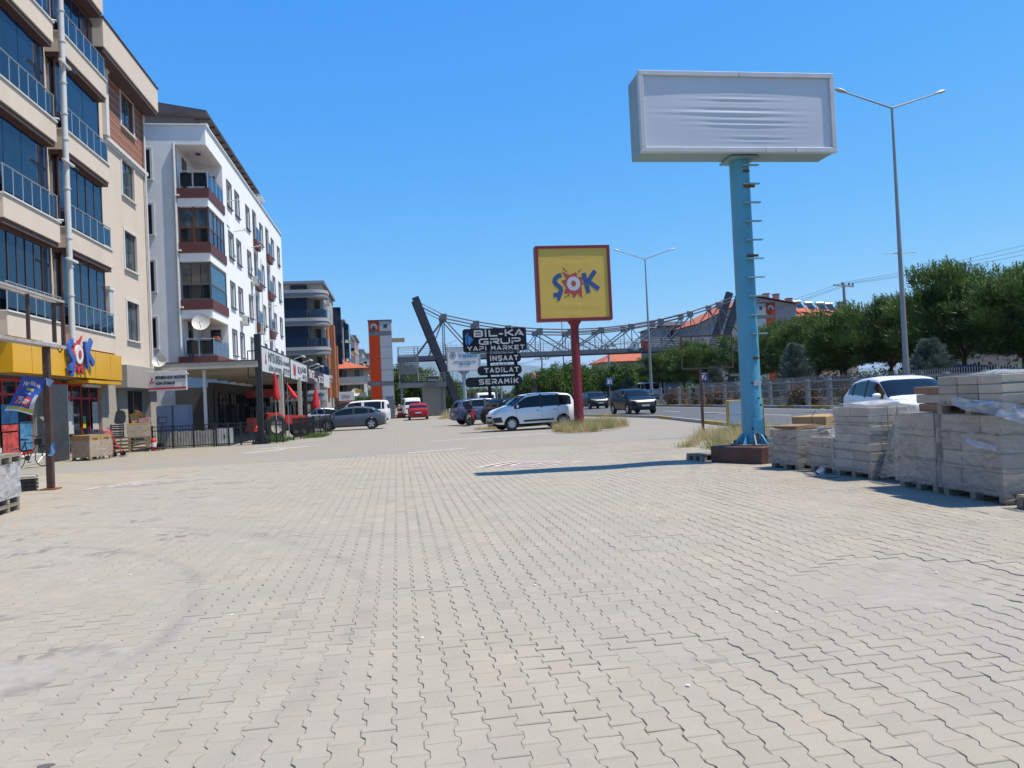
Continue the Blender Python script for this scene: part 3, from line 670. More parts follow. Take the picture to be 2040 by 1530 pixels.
for lv, z in enumerate(lev):
    zt = lev[lv+1]-1.05 if lv < 3 else 16.9
    ov = .22 if lv == 0 else .04
    s_ = MB(); s_.box(CX0+.03-ov,-10.2+.05+ov,46.0-.05-ov,CB-.03,z-.55,z); bal = s_.build('balcony', M_wine, b2)
    s_ = MB(); s_.box(CX0+.03,-10.2+.03,46.0-.03,CB-.03,z-1.05,z-.555); s_.build('beam', M_w2, bal)
    s_ = MB(); s_.box(CX0+.03,-10.25,46.05,CB-.05,z-1.09,z-1.052); s_.build('soffit', M_cream, bal)
    if lv in (0, 3):   # open balconies
        rp = [(CX0+.15,46.05),(-11.0,46.05),(-10.2,46.05),(-10.2,47.2),(-10.2,48.3),(-10.2,49.3),(-10.2,50.05)]
        rl = MB()
        for (a, b), (c, d) in zip(rp, rp[1:]): rl.tube((a, b, z+1.0), (c, d, z+1.0), .03)
        rail = rl.build('railing', M_alu, b2)
        for a, b in rp: g = MB(); g.tube((a, b, z), (a, b, z+1.0), .025); g.build('post', M_alu, rail)
        for (a, b), (c, d) in zip(rp, rp[1:]):
            g = MB(); g.bar((a+(c-a)*.06, b+(d-b)*.06, z+.52), (a+(c-a)*.94, b+(d-b)*.94, z+.52), .012, .78); g.build('infill_panel', M_glassb if b != 46.05 or d != 46.05 else M_glassd, rail)
        g = MB(); g.box(-11.866,-11.84,47.3,48.3,z+.02,z+2.2); g.build('balcony_door', M_glassd, bal); 
        g = MB(); g.box(-11.25,-10.65,CB-.06,CB-.035,z+.7,z+1.9); g.build('balcony_window', M_glassd, bal)
        if lv == 3: g = MB(); g.lathe([(0,-.06),(.14,-.05),(.16,0)], 12, c=(-11.0,47.6,16.85)); g.build('ceiling_lamp', M_dark, bal)
    else:              # closed with glazing
        fm = M_brown if lv == 2 else M_wgrey; gm = M_glassp if lv == 2 else M_curt
        fr = MB()
        for a in ((CX0+.06, -11.03, -10.23) if lv == 2 else (CX0+.06, -10.23)): fr.box(a-.05, a+.05, 46.02, 46.10, z, zt)
        ysd = (47.3, 48.3, 49.2, 50.1) if lv == 2 else (50.1,)
        for b in ysd: fr.box(-10.28, -10.20, b-.05, b+.05, z, zt)
        for zz in (z+.04, z+.92, zt-.12): fr.box(CX0+.02, -10.2, 46.03, 46.09, zz-.05, zz+.05); fr.box(-10.27, -10.21, 46.09, 50.1, zz-.05, zz+.05)
        gf = fr.build('glazing_frame', fm, b2)
        nn = 2 if lv == 2 else 3
        for k in range(nn):
            a = CX0+.06+(1.58)*k/nn
            g = MB(); g.box(a+.02, a+1.58/nn-.015, 46.055, 46.068, z+.95, zt-.15); g.build('pane', M_glassp if lv == 2 else mat('tinted_pane', (.10,.095,.08), .12, var=.3, scale=2), gf)
            g = MB(); g.box(a+.02, a+1.58/nn-.015, 46.055, 46.068, z+.07, z+.88); g.build('pane', M_glassd, gf)
        for k in range(6):
            b = 46.14+3.9*k/6; g = MB(); g.box(-10.248, -10.235, b+.015, b+3.9/6-.015, z+.95, zt-.15); g.build('pane', M_glassp, gf)
            g = MB(); g.box(-10.248, -10.235, b+.015, b+3.9/6-.015, z+.07, z+.88); g.build('pane', M_glassb, gf)
        if lv == 2:
            g = MB(); g.box(-11.8,-11.1,46.3,46.34,z+1.0,zt-.2); g.build('blind', M_cream, gf)
g = MB(); g.tube((CX0-.08,45.9,4.2), (CX0-.08,45.9,16.9), .075, n=10); pp = g.build('drain_pipe', M_white, b2, smooth=40)
for z in lev: g = MB(); g.path([(CX0-.08,45.9,z-.45),(CX0+.15,45.85,z-.42)], .06); g.build('branch_pipe', M_white, pp)
g = MB(); g.box(-25,-10.1,45.9,75.6,18.003,18.07); g.build('coping', M_gab, b2)
# dark attic with overhanging roof
M_roofd = mat('dark_roof', (.055,.05,.052), .8, var=.15, scale=2); M_att = mat('attic_wall', (.10,.10,.105), .85, var=.1)
g = MB(); g.box(-24,-12.0,51.5,69.0,18.08,20.5); at = g.build('attic', M_att, b2)
g = MB(); g.prism([(-24.6,20.6),(-11.1,20.45),(-11.1,20.62),(-17,21.6),(-24.6,21.2)], 'y', 50.6, 69.8); g.build('roof', M_roofd, at)
for k in range(12): g = MB(); g.box(-12.0,-11.15,51.6+k*1.5,51.72+k*1.5,20.32,20.45); g.build('rafter', M_soff, at)
window(Face('+x', -11.9), at, 62.5, 68.6, 18.3, 20.2, M_wfr, M_glassp, d=0, nv=4, name='attic_window')
g = MB()
for y in (69.5, 71.8): g.tube((-11.3,y,18.05), (-11.3,y,20.3), .05)
g.prism([(-14.5,20.5),(-11.0,20.3),(-11.0,20.42),(-14.5,20.62)], 'y', 69.9, 72.1); g.build('pergola', M_wfr, b2)
for k, (x, z) in enumerate(((-13.0,18.1),(-12.2,18.1))):
    g = MB(); g.tube((x,46.5,z), (x,46.5,z+.9-.3*k), .015); g.build('roof_mast', M_dark, b2)
g = MB(); g.lathe([(.0,0),(.45,0),(.5,.5),(.42,.55),(0,.6)], 14, c=(-10.9,49.0,18.08)); g.build('roof_tank', mat('teal_tank', (.16,.34,.30), .5, var=.1), b2, smooth=40)
g = MB(); g.box(-11.3,-10.9,49.8,50.3,18.9,19.5); g.tube((-11.1,50.05,18.05), (-11.1,50.05,18.9), .03); g.build('flood_light', M_ac, b2)
# vertical pipes, cables and bracket arms on the street facade
for u, z0, z1 in ((59.6,3.4,10.2),(63.1,3.4,13.5),(68.6,3.4,13.0)):
    g = MB(); g.tube(F2.p(u,.06,z0), F2.p(u,.06,z1), .035); g.build('drain_pipe', M_white, b2)
for u, z in ((51.2,14.95),(53.0,13.4),(59.2,13.6),(65.4,9.9),(63.3,6.9)):
    g = MB(); g.tube(F2.p(u,0,z), F2.p(u-.1,.75,z+.1), .03); g.bar(F2.p(u-.5,.75,z+.1), F2.p(u+.4,.75,z+.1), .05); g.build('clothes_arm', M_white, b2)
ac_unit(F2, None, 58.9, 10.75, 'air conditioner on the white facade, third storey beside a window'); ac_unit(F2, None, 54.4, 7.35, 'air conditioner below the second window column of the white facade'); ac_unit(F2, None, 60.9, 7.3, 'air conditioner over a small balcony of the white facade'); ac_unit(F2, None, 54.0, 4.2, 'lowest air conditioner of the white facade just above the canopy'); 
def dish(loc, label, r=.42, face=(0,-1,.35)):
    t = thing('satellite_dish', label, 'satellite dish', loc, 0, 'satellite dishes'); n = Vector(face).normalized()
    m = MB(); m.lathe([(0,0),(r*.5,.03),(r*.85,.09),(r,.13),(r*.99,.115),(r*.5,.015),(0,-.015)], 20); m.xf(n.to_track_quat('Z','Y').to_matrix().to_4x4()); m.build('reflector', mat('dish_white', (.56,.56,.52), .5, var=.06), t, smooth=50)
    a = MB(); a.path([n*.02-Vector((0,0,r*.9)), n*.5-Vector((0,0,r*.3))], .014); a.build('feed_arm', M_dark, t); h = MB(); h.tube(n*.45-Vector((0,0,r*.3)), n*.58-Vector((0,0,r*.3)), .035); h.build('receiver', M_white, t)
    b = MB(); b.path([-n*.03, -n*.25, -n*.25-Vector((0,0,.6))], .02); b.build('mount', M_dark, t); return t
dish((-10.75,45.75,6.6), 'white satellite dish on the lowest balcony of the white building', .5); dish((-10.25,35.9,3.85), 'white satellite dish on the canopy edge above the shop sign', .30); 
pt = thing('flower_pot', 'terracotta flower box on the balcony railing of the white building', 'flower box', (-10.2,46.9,5.7)); g = MB(); g.box(-.12,.12,-.4,.4,0,.2); g.build('box', mat('terracotta', (.28,.07,.04), .8, var=.1), pt)
# ---- grey building with curved balconies ---------------------------------
b3 = thing('apartment_building', 'grey building with curved dark glazed balconies and brick columns', 'building')
M_g3 = mat('warm_grey_render', (.36,.345,.325), .85, var=.06, scale=.5, dirt=.15); M_g3b = mat('blue_grey_band', (.20,.22,.25), .7, var=.06); M_br3 = mat('orange_brick', (.33,.115,.05), .85, var=.12, scale=4)
g = MB(); g.box(-24,-7.6,87.2,102,0,15.1); g.build('wall', M_g3, b3); g = MB(); g.box(-24.2,-7.3,86.6,102.2,15.1,15.4); g.build('roof', M_g3b, b3)
def curve_poly(x0, x1, y0, y1, r, n=8):
    pts = [(x0, y1), (x0, y0)]+[(x1-r+r*math.sin(k/n*math.pi/2), y0+r-r*math.cos(k/n*math.pi/2)) for k in range(n+1)]+[(x1, y1)]; return pts
for k, z in enumerate((4.9, 8.0, 11.15, 14.2-.0)):
    g = MB(); g.prism(curve_poly(-20,-7.0,85.0,88,1.6), 'z', z-.75, z-.35); bal = g.build('balcony', M_g3b, b3)
    g = MB(); g.prism(curve_poly(-20,-6.95,84.93,88,1.65), 'z', z-.345, z); g.build('band', M_g3, bal); g = MB(); g.prism(curve_poly(-20,-7.05,85.05,88,1.55), 'z', z-.80, z-.755); g.build('soffit', M_cream, bal)
    if k < 3:
        pts = curve_poly(-20,-7.1,85.08,87.6,1.5)[1:]
        for (a, b), (c, d) in zip(pts, pts[1:]): 
            g = MB(); g.bar((a,b,z+.5), (c,d,z+.5), .015, .9); g.build('infill_panel', M_glassb, bal)
        if k > 0: g = MB(); g.box(-20,-8.9,85.7,85.76,z+1.0,z+2.35); g.build('glazing', M_glassb, bal)
        g = MB(); g.box(-8.5,-7.9,87.1,87.18,z+.05,z+2.1); g.build('balcony_door', M_glassd, bal)
        g = MB(); g.box(-11.6,-10.1,87.1,87.18,z+.7,z+2.1); g.build('balcony_window', M_glassd, bal)
g = MB(); g.box(-11.0,-9.2,86.95,87.19,14.3,14.95); g.build('window', M_glassd, b3)
F3 = Face('+x', -7.6)
for u in (88.5, 92.5, 96.5, 100):
    for z in (5.4, 8.6, 11.7):
        window(F3, b3, u-.6, u+.6, z, z+1.6, M_wfr, M_glassp, d=0, nv=2, sur=M_wtrim)
for u0, u1, z1 in ((88.9,91.4,11.2),(93.6,95.5,11.2),(97.5,99.0,9)):
    g = MB(); F3.box(g, u0, u1, .0, .25 if u0 < 93 else .6, 2.5, z1); g.build('brick_column', M_br3, b3)
for u in (94.6,):
    g = MB(); F3.box(g, 101, 102, 0, 1.0, 3, 14.2); g.build('glass_bay', M_glassb, b3)
ac_unit(F3, None, 90.2, 13.1, 'air conditioner high on the side of the grey building with curved balconies')
# ---- further blocks down the street
def block(label, x0, x1, y0, y1, h, m, rows, cols, gm, side=True, band=None, roof=None, wz=(1.0, 1.3)):
    t = thing('apartment_building', label, 'building'); g = MB(); g.box(x0, x1, y0, y1, 0, h); g.build('wall', m, t)
    g = MB(); g.box(x0-.3, x1+.3, y0-.3, y1+.3, h, h+.3); g.build('roof', roof or M_g3b, t)
    Fa, Fb = Face('-y', y0), Face('+x', x1)
    for r in range(rows):
        z = h-(r+1)*(h-3)/rows+.7
        for c in range(cols):
            u = x1-.5-(c+.5)*(x1-x0)/cols*.9; window(Fa, t, u-wz[0]/2, u+wz[0]/2, z, z+wz[1], M_wfr, gm, d=0, nv=2)
        if side:
            n_ = max(2, int((y1-y0)/4))
            for c in range(n_):
                u = y0+(c+.5)*(y1-y0)/n_; window(Fb, t, u-.6, u+.6, z, z+1.4, M_wfr, gm, d=0, nv=2)
        if band:
            g = MB(); g.box(x0, x1+.9, y0-1.0, y0+1.5, z-.9, z-.65); b = g.build('balcony', band, t); g = MB(); g.box(x1+.2, x1+.9, y0-1.0, y1-1, z-.9, z-.6); g.build('balcony', band, t)
            g = MB(); g.box(x0, x1+.85, y0-.98, y0-.95, z-.65, z+.25); g.build('railing', M_glassb if gm is M_glassb else M_alu, b)
    return t
M_pink = mat('pink_render', (.36,.25,.235), .85, var=.08, dirt=.2); M_mauve = mat('mauve_render', (.30,.20,.20), .85, var=.08); M_palec = mat('pale_cream_render', (.46,.43,.36), .85, var=.06, dirt=.2)
t = block('pale block with blue glass bays next to the brick columned building', -20,-6.6,104,116,12.6, M_g3, 4, 1, M_glassb); 
for k in range(4): g = MB(); g.box(-6.6,-5.9,105,108,2.8+k*2.5,4.9+k*2.5); g.build('glass_bay', M_glassb, t)
t = block('pink block with small curved balconies further down the street', -20,-6.9,119,134,12.4, M_pink, 4, 1, M_glassd, band=M_palec)
block('mauve block with dark windows beyond the pink block', -12,-7.0,141,156,13.8, M_mauve, 4, 1, M_glassd)
block('narrow pale block far down the street left of the orange tower', -12,-6.9,172,185,13.4, M_palec, 4, 2, M_glassd, band=M_palec)
block('farthest pinkish block of the street, beside the orange tower', -14,-6.4,205,230,14.6, M_pink, 5, 2, M_glassd, band=M_pink)
hs_ = thing('house', 'low pale house with red tiled roof at the end of the street', 'house')
M_tile = mat('red_roof_tile', (.40,.105,.045), .85, var=.2, scale=1.5, bump=.4, bscale=8)
g = MB(); g.box(-9,-4.0,100,112,0,6.2); g.build('wall', mat('aged_render', (.36,.35,.29), .9, var=.12, dirt=.3), hs_)
g = MB(); g.add([(-9.6,99.2,6.2),(-3.2,99.2,6.2),(-3.2,112.6,6.2),(-9.6,112.6,6.2),(-7.2,103,7.5),(-6.4,109,7.5)], [(0,1,4),(1,2,5,4),(2,3,5),(3,0,4,5),(0,3,2,1)]); g.build('roof', M_tile, hs_)
for z in (2.3, 4.3):
    g = MB(); g.box(-9,-3.7,99.0,100,z-.2,z); b = g.build('balcony', M_palec, hs_); g = MB(); g.box(-9,-3.75,99.02,99.06,z,z+.8); g.build('railing', M_alu, b); window(Face('-y', 100), hs_, -7.2,-6.0,z+.6,z+1.8, M_wfr, M_glassd, d=0); window(Face('-y', 100), hs_, -5.2,-4.4,z+.1,z+1.8, M_wfr, M_glassd, d=0, nv=1)
dish((-5.0,98.9,3.1), 'white satellite dish on the balcony of the red roofed house', .55)
# ================================================================ left side: canopy, signs, fence, goods
M_sign = mat('sign_white', (.56,.57,.57), .45, var=.03, dirt=.1); M_tblk = mat('letter_black', (.02,.02,.025), .5, var=0); M_tred = mat('letter_red', (.45,.02,.025), .5, var=.05); M_tgrey = mat('letter_grey', (.10,.12,.15), .5, var=0)
M_canopy = mat('canopy_cream', (.40,.37,.31), .8, var=.06, dirt=.3); M_rust = mat('rusty_brown', (.060,.028,.020), .65, var=.3, scale=5, dirt=.5, dirtcol=(.11,.045,.022))
M_wood = mat('pallet_wood', (.26,.175,.10), .85, var=.25, scale=4, bump=.3, bscale=30, obj_rand=.18); M_woodg = mat('weathered_wood', (.25,.215,.17), .9, var=.25, scale=4, bump=.3, bscale=30, obj_rand=.15)
M_card = mat('cardboard', (.34,.215,.095), .8, var=.10, scale=3, bump=.1, bscale=20, obj_rand=.08)
cn = thing('canopy', 'cream shop canopy on posts in front of the white building', 'canopy')
g = MB(); g.prism([(36.0,3.50),(36.0,3.72),(62,3.6),(62,3.4)], 'x', -10.15, -6.15); g.build('roof', M_canopy, cn)
g = MB(); g.box(-10.5,-6.1,35.88,35.995,3.46,3.74); g.build('fascia', M_canopy, cn); g = MB(); g.box(-10.55,-6.05,35.86,36.1,3.745,3.79); g.build('edge_trim', M_wine, cn)
for x, y, m_, r in ((-8.5,36.3,M_wfr,.06),(-5.95,41.6,mat('post_cream',(.46,.43,.36),.7,var=.1,dirt=.3),.12),(-5.95,49.5,mat('post_cream'),.11),(-5.9,60.5,M_wfr,.10)):
    g = MB(); g.box(x-r, x+r, y-r, y+r, 0, 3.42); g.build('post', m_, cn)
for x, y in ((-6.08,43.0),(-6.08,53.5)): g = MB(); g.box(x-.12, x+.12, y-.12, y+.12, 0, 3.4); g.build('post', M_black, cn)
for k in range(9): g = MB(); g.box(-10.1,-6.2,38+k*2.7,38.1+k*2.7,3.28,3.4); g.build('joist', M_canopy, cn)
# shop interior behind the canopy
sp = thing('workshop', 'dark shop front with tall glass panels under the cream canopy', 'shop front')
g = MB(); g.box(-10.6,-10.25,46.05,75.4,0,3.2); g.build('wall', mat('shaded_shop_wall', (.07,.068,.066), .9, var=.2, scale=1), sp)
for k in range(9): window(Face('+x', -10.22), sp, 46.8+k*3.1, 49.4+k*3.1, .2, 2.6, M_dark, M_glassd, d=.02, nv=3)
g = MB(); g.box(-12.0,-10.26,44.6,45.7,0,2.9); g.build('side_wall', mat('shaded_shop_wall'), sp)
for k, (x, m_) in enumerate(((-9.7,M_curt),(-9.1,M_post1),(-8.2,M_curt),(-7.6,M_palec),(-6.9,M_curt))):
    g = MB(); g.box(x, x+.32, 57.9, 57.98, .2, 2.0); g.build('display_panel', m_, sp)
g = MB(); g.box(-10.2,-5.9,58.05,58.2,0,3.3); g.build('partition', mat('dark_partition', (.05,.05,.055), .9, var=.4), sp)
for k in range(11): g = MB(); g.box(-10.1+k*.4,-9.86+k*.4,57.9,57.99,.1,1.75); g.build('display_panel', (M_palec, M_dark, M_curt)[k % 3], sp)
# signs -------------------------------------------------------------
def three_diamonds(parent, c, s, face):
    P = (lambda a, b: (c[0], c[1]+a, c[2]+b)) if face == '+x' else (lambda a, b: (c[0]+a, c[1], c[2]+b))
    n = Vector((.012,0,0)) if face == '+x' else Vector((0,-.012,0))
    for poly in ([(0,.0),(.14,.30),(0,.60),(-.14,.30)], [(0,0),(-.2,0.02),(-.36,-.3),(-.14,-.3)], [(0,0),(.2,.02),(.36,-.3),(.14,-.3)]):
        mb = MB(); v = [Vector(P(a*s, b*s)) for a, b in poly]; k = len(v); mb.add([p for p in v]+[p+n for p in v], [tuple(range(k)), tuple(range(k, 2*k))]+[(i, (i+1) % k, k+(i+1) % k, k+i) for i in range(k)]); mb.build('emblem', M_tred, parent)
def board(label, u0, u1, z0, z1, m=None, F=Face('+x', -6.0), d=.16, group=None, frame=None):
    t = thing('shop_sign', label, 'sign', (0,0,0), 0, group); g = MB(); F.box(g, u0, u1, -d, 0, z0, z1); g.build('panel', m or M_sign, t, bevel=.008)
    if frame:
        fr = MB(); e = .05; F.box(fr, u0-e, u1+e, -d, .012, z1, z1+e); F.box(fr, u0-e, u1+e, -d, .012, z0-e, z0); F.box(fr, u0-e, u0, -d, .012, z0, z1); F.box(fr, u1, u1+e, -d, .012, z0, z1); fr.build('frame', frame, t)
    return t
def spots(parent, u0, u1, z, F=Face('+x', -6.0), n=2):
    for k in range(n):
        u = u0+(u1-u0)*(k+.5)/n; g = MB(); g.path([F.p(u,-.05,z), F.p(u,.5,z+.18)], .018); g.build('lamp_arm', M_white, parent); g = MB(); g.bar(F.p(u-.14,.5,z+.2), F.p(u+.14,.62,z+.14), .12, .08); g.build('spot_lamp', M_white, parent)
t = board('white sign with red emblem and black lettering nearest on the canopy edge', 36.4, 45.7, 3.28, 4.42, frame=M_dark)
three_diamonds(t, (-5.995, 37.5, 3.86), .62, '+x')
lettering('MITSUBISHI', M_tgrey, t, (-5.99, 40.45, 4.06), 4.3, .46, '+x'); lettering('AL. TEK SERVİSİ', M_tgrey, t, (-5.99, 44.2, 4.03), 2.6, .26, '+x')
lettering('KLİMA & ISI POMPA', M_tgrey, t, (-5.99, 40.4, 3.56), 4.2, .34, '+x'); lettering('427 72 92', M_tgrey, t, (-5.99, 44.2, 3.56), 2.4, .33, '+x')
t = board('second canopy sign, white with small red emblem and grey lettering', 46.1, 54.5, 3.26, 4.40, frame=M_dark); spots(t, 45.8, 54, 4.45)
for k, (a, b) in enumerate(((-.3,.0),(.0,.0),(.3,.0))): g = MB(); g.box(-5.995,-5.98,47.5+k*.36-.12,47.5+k*.36+.12,3.5,4.15-.12*(k % 2)); g.build('emblem', M_tred, t)
lettering('SEÇ ISI', M_tgrey, t, (-5.99, 50.3, 3.85), 1.9, .5, '+x'); lettering('ALARKO', M_tgrey, t, (-5.99, 52.8, 4.0), 2.4, .36, '+x'); lettering('426 35 25', M_tgrey, t, (-5.99, 52.8, 3.55), 2.2, .25, '+x')
t = board('third canopy sign, dark red and black with white lettering', 54.9, 61.8, 3.22, 4.32, mat('sign_maroon', (.045,.012,.02), .4, var=.3, scale=1)); spots(t, 54.9, 61, 4.4)
lettering('E&GE', M_lwhite, t, (-5.99, 57.5, 3.9), 3.6, .6, '+x'); lettering('SERVİS', M_lwhite, t, (-5.99, 60.3, 3.6), 2.0, .3, '+x')
t = board('fourth canopy sign, black with tall pale letters', 62.0, 66.6, 3.2, 4.34, M_black); lettering('BİTİS', M_lwhite, t, (-5.99, 64.3, 3.8), 3.6, .7, '+x')
t = board('last canopy sign, plain pale panel seen edge on', 66.8, 72.5, 3.2, 4.3, M_sign)
t = board('white sign with red stripe below its lettering over the shop passage', -10.72, -9.12, 2.55, 3.42, F=Face('-y', 35.7)); three_diamonds(t, (-10.55, 35.695, 2.98), .30, '-y')
lettering('MITSUBISHI HEAVY INDUSTRIES', M_tblk, t, (-9.78, 35.69, 3.14), 1.24, .15, '-y', bold=.02); lettering('KLİMA SİSTEMLERİ', M_tblk, t, (-10.0, 35.69, 2.90), .80, .15, '-y', bold=.02)
g = MB(); g.box(-10.71,-9.13,35.685,35.698,2.62,2.70); g.build('stripe', M_tred, t); g = MB(); g.path([(-9.15,35.8,3.3),(-9.0,35.6,3.25)], .03); g.build('lamp_arm', M_white, t)
t = board('white workshop sign with red and black lettering under the canopy', -9.0, -5.0, 2.0, 2.72, F=Face('-y', 57.4)); lettering('HAKAN', M_tred, t, (-7.75, 57.39, 2.36), 1.9, .44, '-y', bold=.02, shear=.2); lettering('otomotiv', M_tblk, t, (-5.95, 57.39, 2.42), 1.6, .34, '-y', bold=.02); lettering('servis', M_tgrey, t, (-5.9, 57.39, 2.10), 1.2, .10, '-y')
t = board('faded red banner hanging inside the shaded shop', -9.0, -7.2, 2.25, 2.75, mat('faded_red', (.30,.045,.05), .7, var=.15), F=Face('-y', 48.5)); lettering('Honda', mat('letter_pink', (.45,.2,.2), .6, var=0), t, (-8.3, 48.49, 2.5), .6, .22, '-y')
t = board('white sign at the far end of the shops, next to the red van', -4.9, -3.6, 1.95, 2.7, F=Face('-y', 68)); lettering('Oto', M_tred, t, (-4.3, 67.99, 2.35), .7, .3, '-y')
t = board('small yellow sign far along the shop row', -4.6, -3.9, 2.9, 3.3, mat('sign_yellow', (.5,.33,.02), .5, var=.1), F=Face('-y', 90))
# sign mast
t = thing('sign_mast', 'black steel mast with flanged foot carrying the nearest canopy sign', 'mast', (-6.1,36.1,0))
g = MB(); g.box(-.13,.13,-.13,.13,.05,4.95); g.build('post', M_black, t); g = MB(); g.box(-.36,.36,-.36,.36,0,.06); g.build('base_plate', M_black, t)
for k in range(4):
    a = k*math.pi/2+.785; g = MB(); g.bar((.12*math.cos(a)*1.4,.12*math.sin(a)*1.4,.5), (.34*math.cos(a),.34*math.sin(a),.07), .03, .08); g.build('gusset', M_black, t)
g = MB(); g.path([(-.1,0,3.0),(-.45,0,3.0),(-.45,0,4.2),(-.1,0,4.2)], .025); g.build('side_frame', M_black, t)
# black railings: each bay one fence
def fence_run(label, p0, p1, h, nb, post=True, name='metal_fence', group='black railings round the canopy yard'):
    p0 = Vector((p0[0], p0[1], 0)); p1 = Vector((p1[0], p1[1], 0)); d = p1-p0
    t = thing(name, label, 'fence', p0, 0, group)
    for z in (.10, h-.18, h): g = MB(); g.bar((0,0,z), d+Vector((0,0,z)), .035, .035); g.build('rail', M_black, t)
    bar = MB().box(-.009,.009,-.009,.009,.1,h).mesh('baluster', M_black)
    for k in range(1, nb): link('baluster', bar, t, d*(k/nb))
    pm = MB().box(-.03,.03,-.03,.03,0,h+.06).mesh('post', M_black)
    for k in (0, .333, .667, 1): link('post', pm, t, d*k)
    return t
fence_run('black railing in front of the grey boards and blue tank', (-10.6,35.62), (-8.0,35.45), .98, 22); fence_run('black railing between the white cabinet and the sign mast', (-7.9,35.44), (-6.35,35.5), .98, 14); fence_run('short black railing right of the sign mast foot', (-5.95,35.6), (-5.1,35.75), 1.0, 7)
fence_run('black solid looking railing along the kerb right of the tractor', (-4.95,38.2), (-4.35,41.3), 1.02, 44); fence_run('last black railing of the canopy yard beside the parked grey car', (-4.32,41.5), (-3.75,45.0), 1.02, 30)
# boards and tank behind the railing
M_board = mat('whitewashed_board', (.36,.35,.32), .9, var=.25, scale=5, dirt=.6, dirtcol=(.20,.19,.18))
t = thing('board_screen', 'row of weathered whitewashed boards behind the black railing', 'screen', (-10.5,36.0,0))
for k in range(15):
    g = MB(); x = k*.165; g.box(x, x+.155, 0, .04, .02, .72+.02*math.sin(k*2.1)); g.build('board', M_board, t)
t = thing('cabinet', 'low white cabinet standing behind the black railing', 'cabinet', (-7.98,36.0,0)); g = MB(); g.box(0,.62,0,.4,.04,.80); g.build('body', M_ac, t, bevel=.01)
g = MB(); g.box(.02,.6,-.012,0,.08,.77); g.build('door', M_white, t); g = MB(); g.box(.28,.34,-.02,-.012,.3,.5); g.build('ornament', M_dark, t)
t = thing('tank', 'pale blue upright double tank behind the whitewashed boards', 'tank', (-10.75,36.7,0)); M_tank = mat('pale_blue_plastic', (.20,.28,.42), .6, var=.08)
for k in (0, 1): g = MB(); g.box(.02+k*.72, .70+k*.72, 0, .7, .05, 1.9+.02*k); g.build('tank_body', M_tank, t, bevel=.04, seg=2)
# red closed parasols
def closed_parasol(label, x, y, z0, z1, lean=.0, wide=.24):
    t = thing('closed_parasol', label, 'parasol', (x,y,0), 0, 'closed red parasols'); m = MB(); n = 14; rows = 9; vs = []
    for r in range(rows):
        f = r/(rows-1); z = z1-(z1-z0)*f; rr = .03+wide*(f**.9)*(1 if f < .93 else .9)
        for k in range(n):
            a = 2*math.pi*k/n; q_ = rr*(1+.28*math.cos(7*a+f*2)*f); vs.append((q_*math.cos(a)+lean*f, q_*math.sin(a), z-.05*math.cos(7*a)*(f > .9)))
    m.add(vs, [(r*n+k, r*n+(k+1) % n, (r+1)*n+(k+1) % n, (r+1)*n+k) for r in range(rows-1) for k in range(n)]); m.build('canopy', mat('parasol_red', (.50,.012,.02), .7, var=.12), t, smooth=60)
    p = MB(); p.tube((0,0,0), (0,0,z1+.08), .022); p.build('pole', M_alu, t); b = MB(); b.lathe([(0,0),(.25,0),(.25,.06),(.05,.1),(0,.1)], 14); b.build('base', M_dark, t)
closed_parasol('tall closed red parasol next to the sign mast', -5.75,38.4,2.0,3.3,.05,.15); closed_parasol('closed red parasol drooping to the right under the canopy sign', -5.25,38.9,2.05,2.7,.34,.13); closed_parasol('closed red parasol at the end of the canopy yard', -4.3,43.0,1.5,2.6,-.05,.2)
# tractor under the canopy
def tractor(loc, rz):
    t = thing('tractor', 'red farm tractor parked behind the black railing', 'tractor', loc, rz); Mr = mat('tractor_red', (.46,.025,.015), .35, var=.08, coat=.3)
    m = MB(); m.prism([(.25,.75),(1.75,.70),(1.85,.95),(1.7,1.22),(.25,1.32)], 'y', -.33, .33); m.build('hood', Mr, t, bevel=.05, seg=2)
    m = MB(); m.box(1.84,1.87,-.25,.25,.74,1.05); m.build('grille', M_black, t)
    for s_ in (-1, 1):
        m = MB(); m.prism([(-1.05,1.0),(-.9,1.42),(-.35,1.5),(.05,1.2),(.0,1.1),(-.4,1.36),(-.85,1.3)], 'y', s_*.42, s_*.78); m.build('fender', Mr, t)
        for x, r, wd, nm in ((-.5,.68,.34,'rear_wheel'), (1.35,.38,.2,'front_wheel')):
            c = (x, s_*.72, r); w_ = MB(); w_.lathe([(r*.55,-wd/2),(r*.92,-wd/2),(r,-wd/3),(r,wd/3),(r*.92,wd/2),(r*.55,wd/2)], 22, c=c, axis='y'); wo = w_.build(nm, M_tyre, t, smooth=40)
            h = MB(); h.lathe([(0,-wd*.2),(r*.5,-wd*.3),(r*.56,-wd*.4),(r*.56,wd*.4),(r*.5,wd*.3),(0,wd*.2)], 16, c=c, axis='y'); h.build('rim', mat('rim_pale', (.38,.36,.3), .5, var=.1), wo, smooth=40)
    m = MB(); m.box(-.9,.3,-.3,.3,.5,.85); m.box(.2,1.6,-.2,.2,.4,.72); m.build('chassis', M_dark, t); m = MB(); m.box(-.75,-.3,-.22,.22,1.0,1.1); m.box(-.8,-.7,-.22,.22,1.1,1.45); m.build('seat', M_black, t, bevel=.03)
    m = MB(); m.tube((.25,0,1.2), (.05,0,1.55), .02); m.lathe([(.17,-.015),(.19,0),(.17,.015),(.155,0)], 18, c=(.05,0,1.57)); m.build('steering_wheel', M_black, t); m = MB(); m.tube((1.1,.0,1.28), (1.1,0,1.85), .03); m.build('exhaust', M_dark, t)
    m = MB(); m.box(-1.9,-1.1,-.55,.55,.45,.75); m.box(-1.85,-1.2,-.5,.5,.75,1.25); m.build('rear_implement', Mr, t, bevel=.03); return t
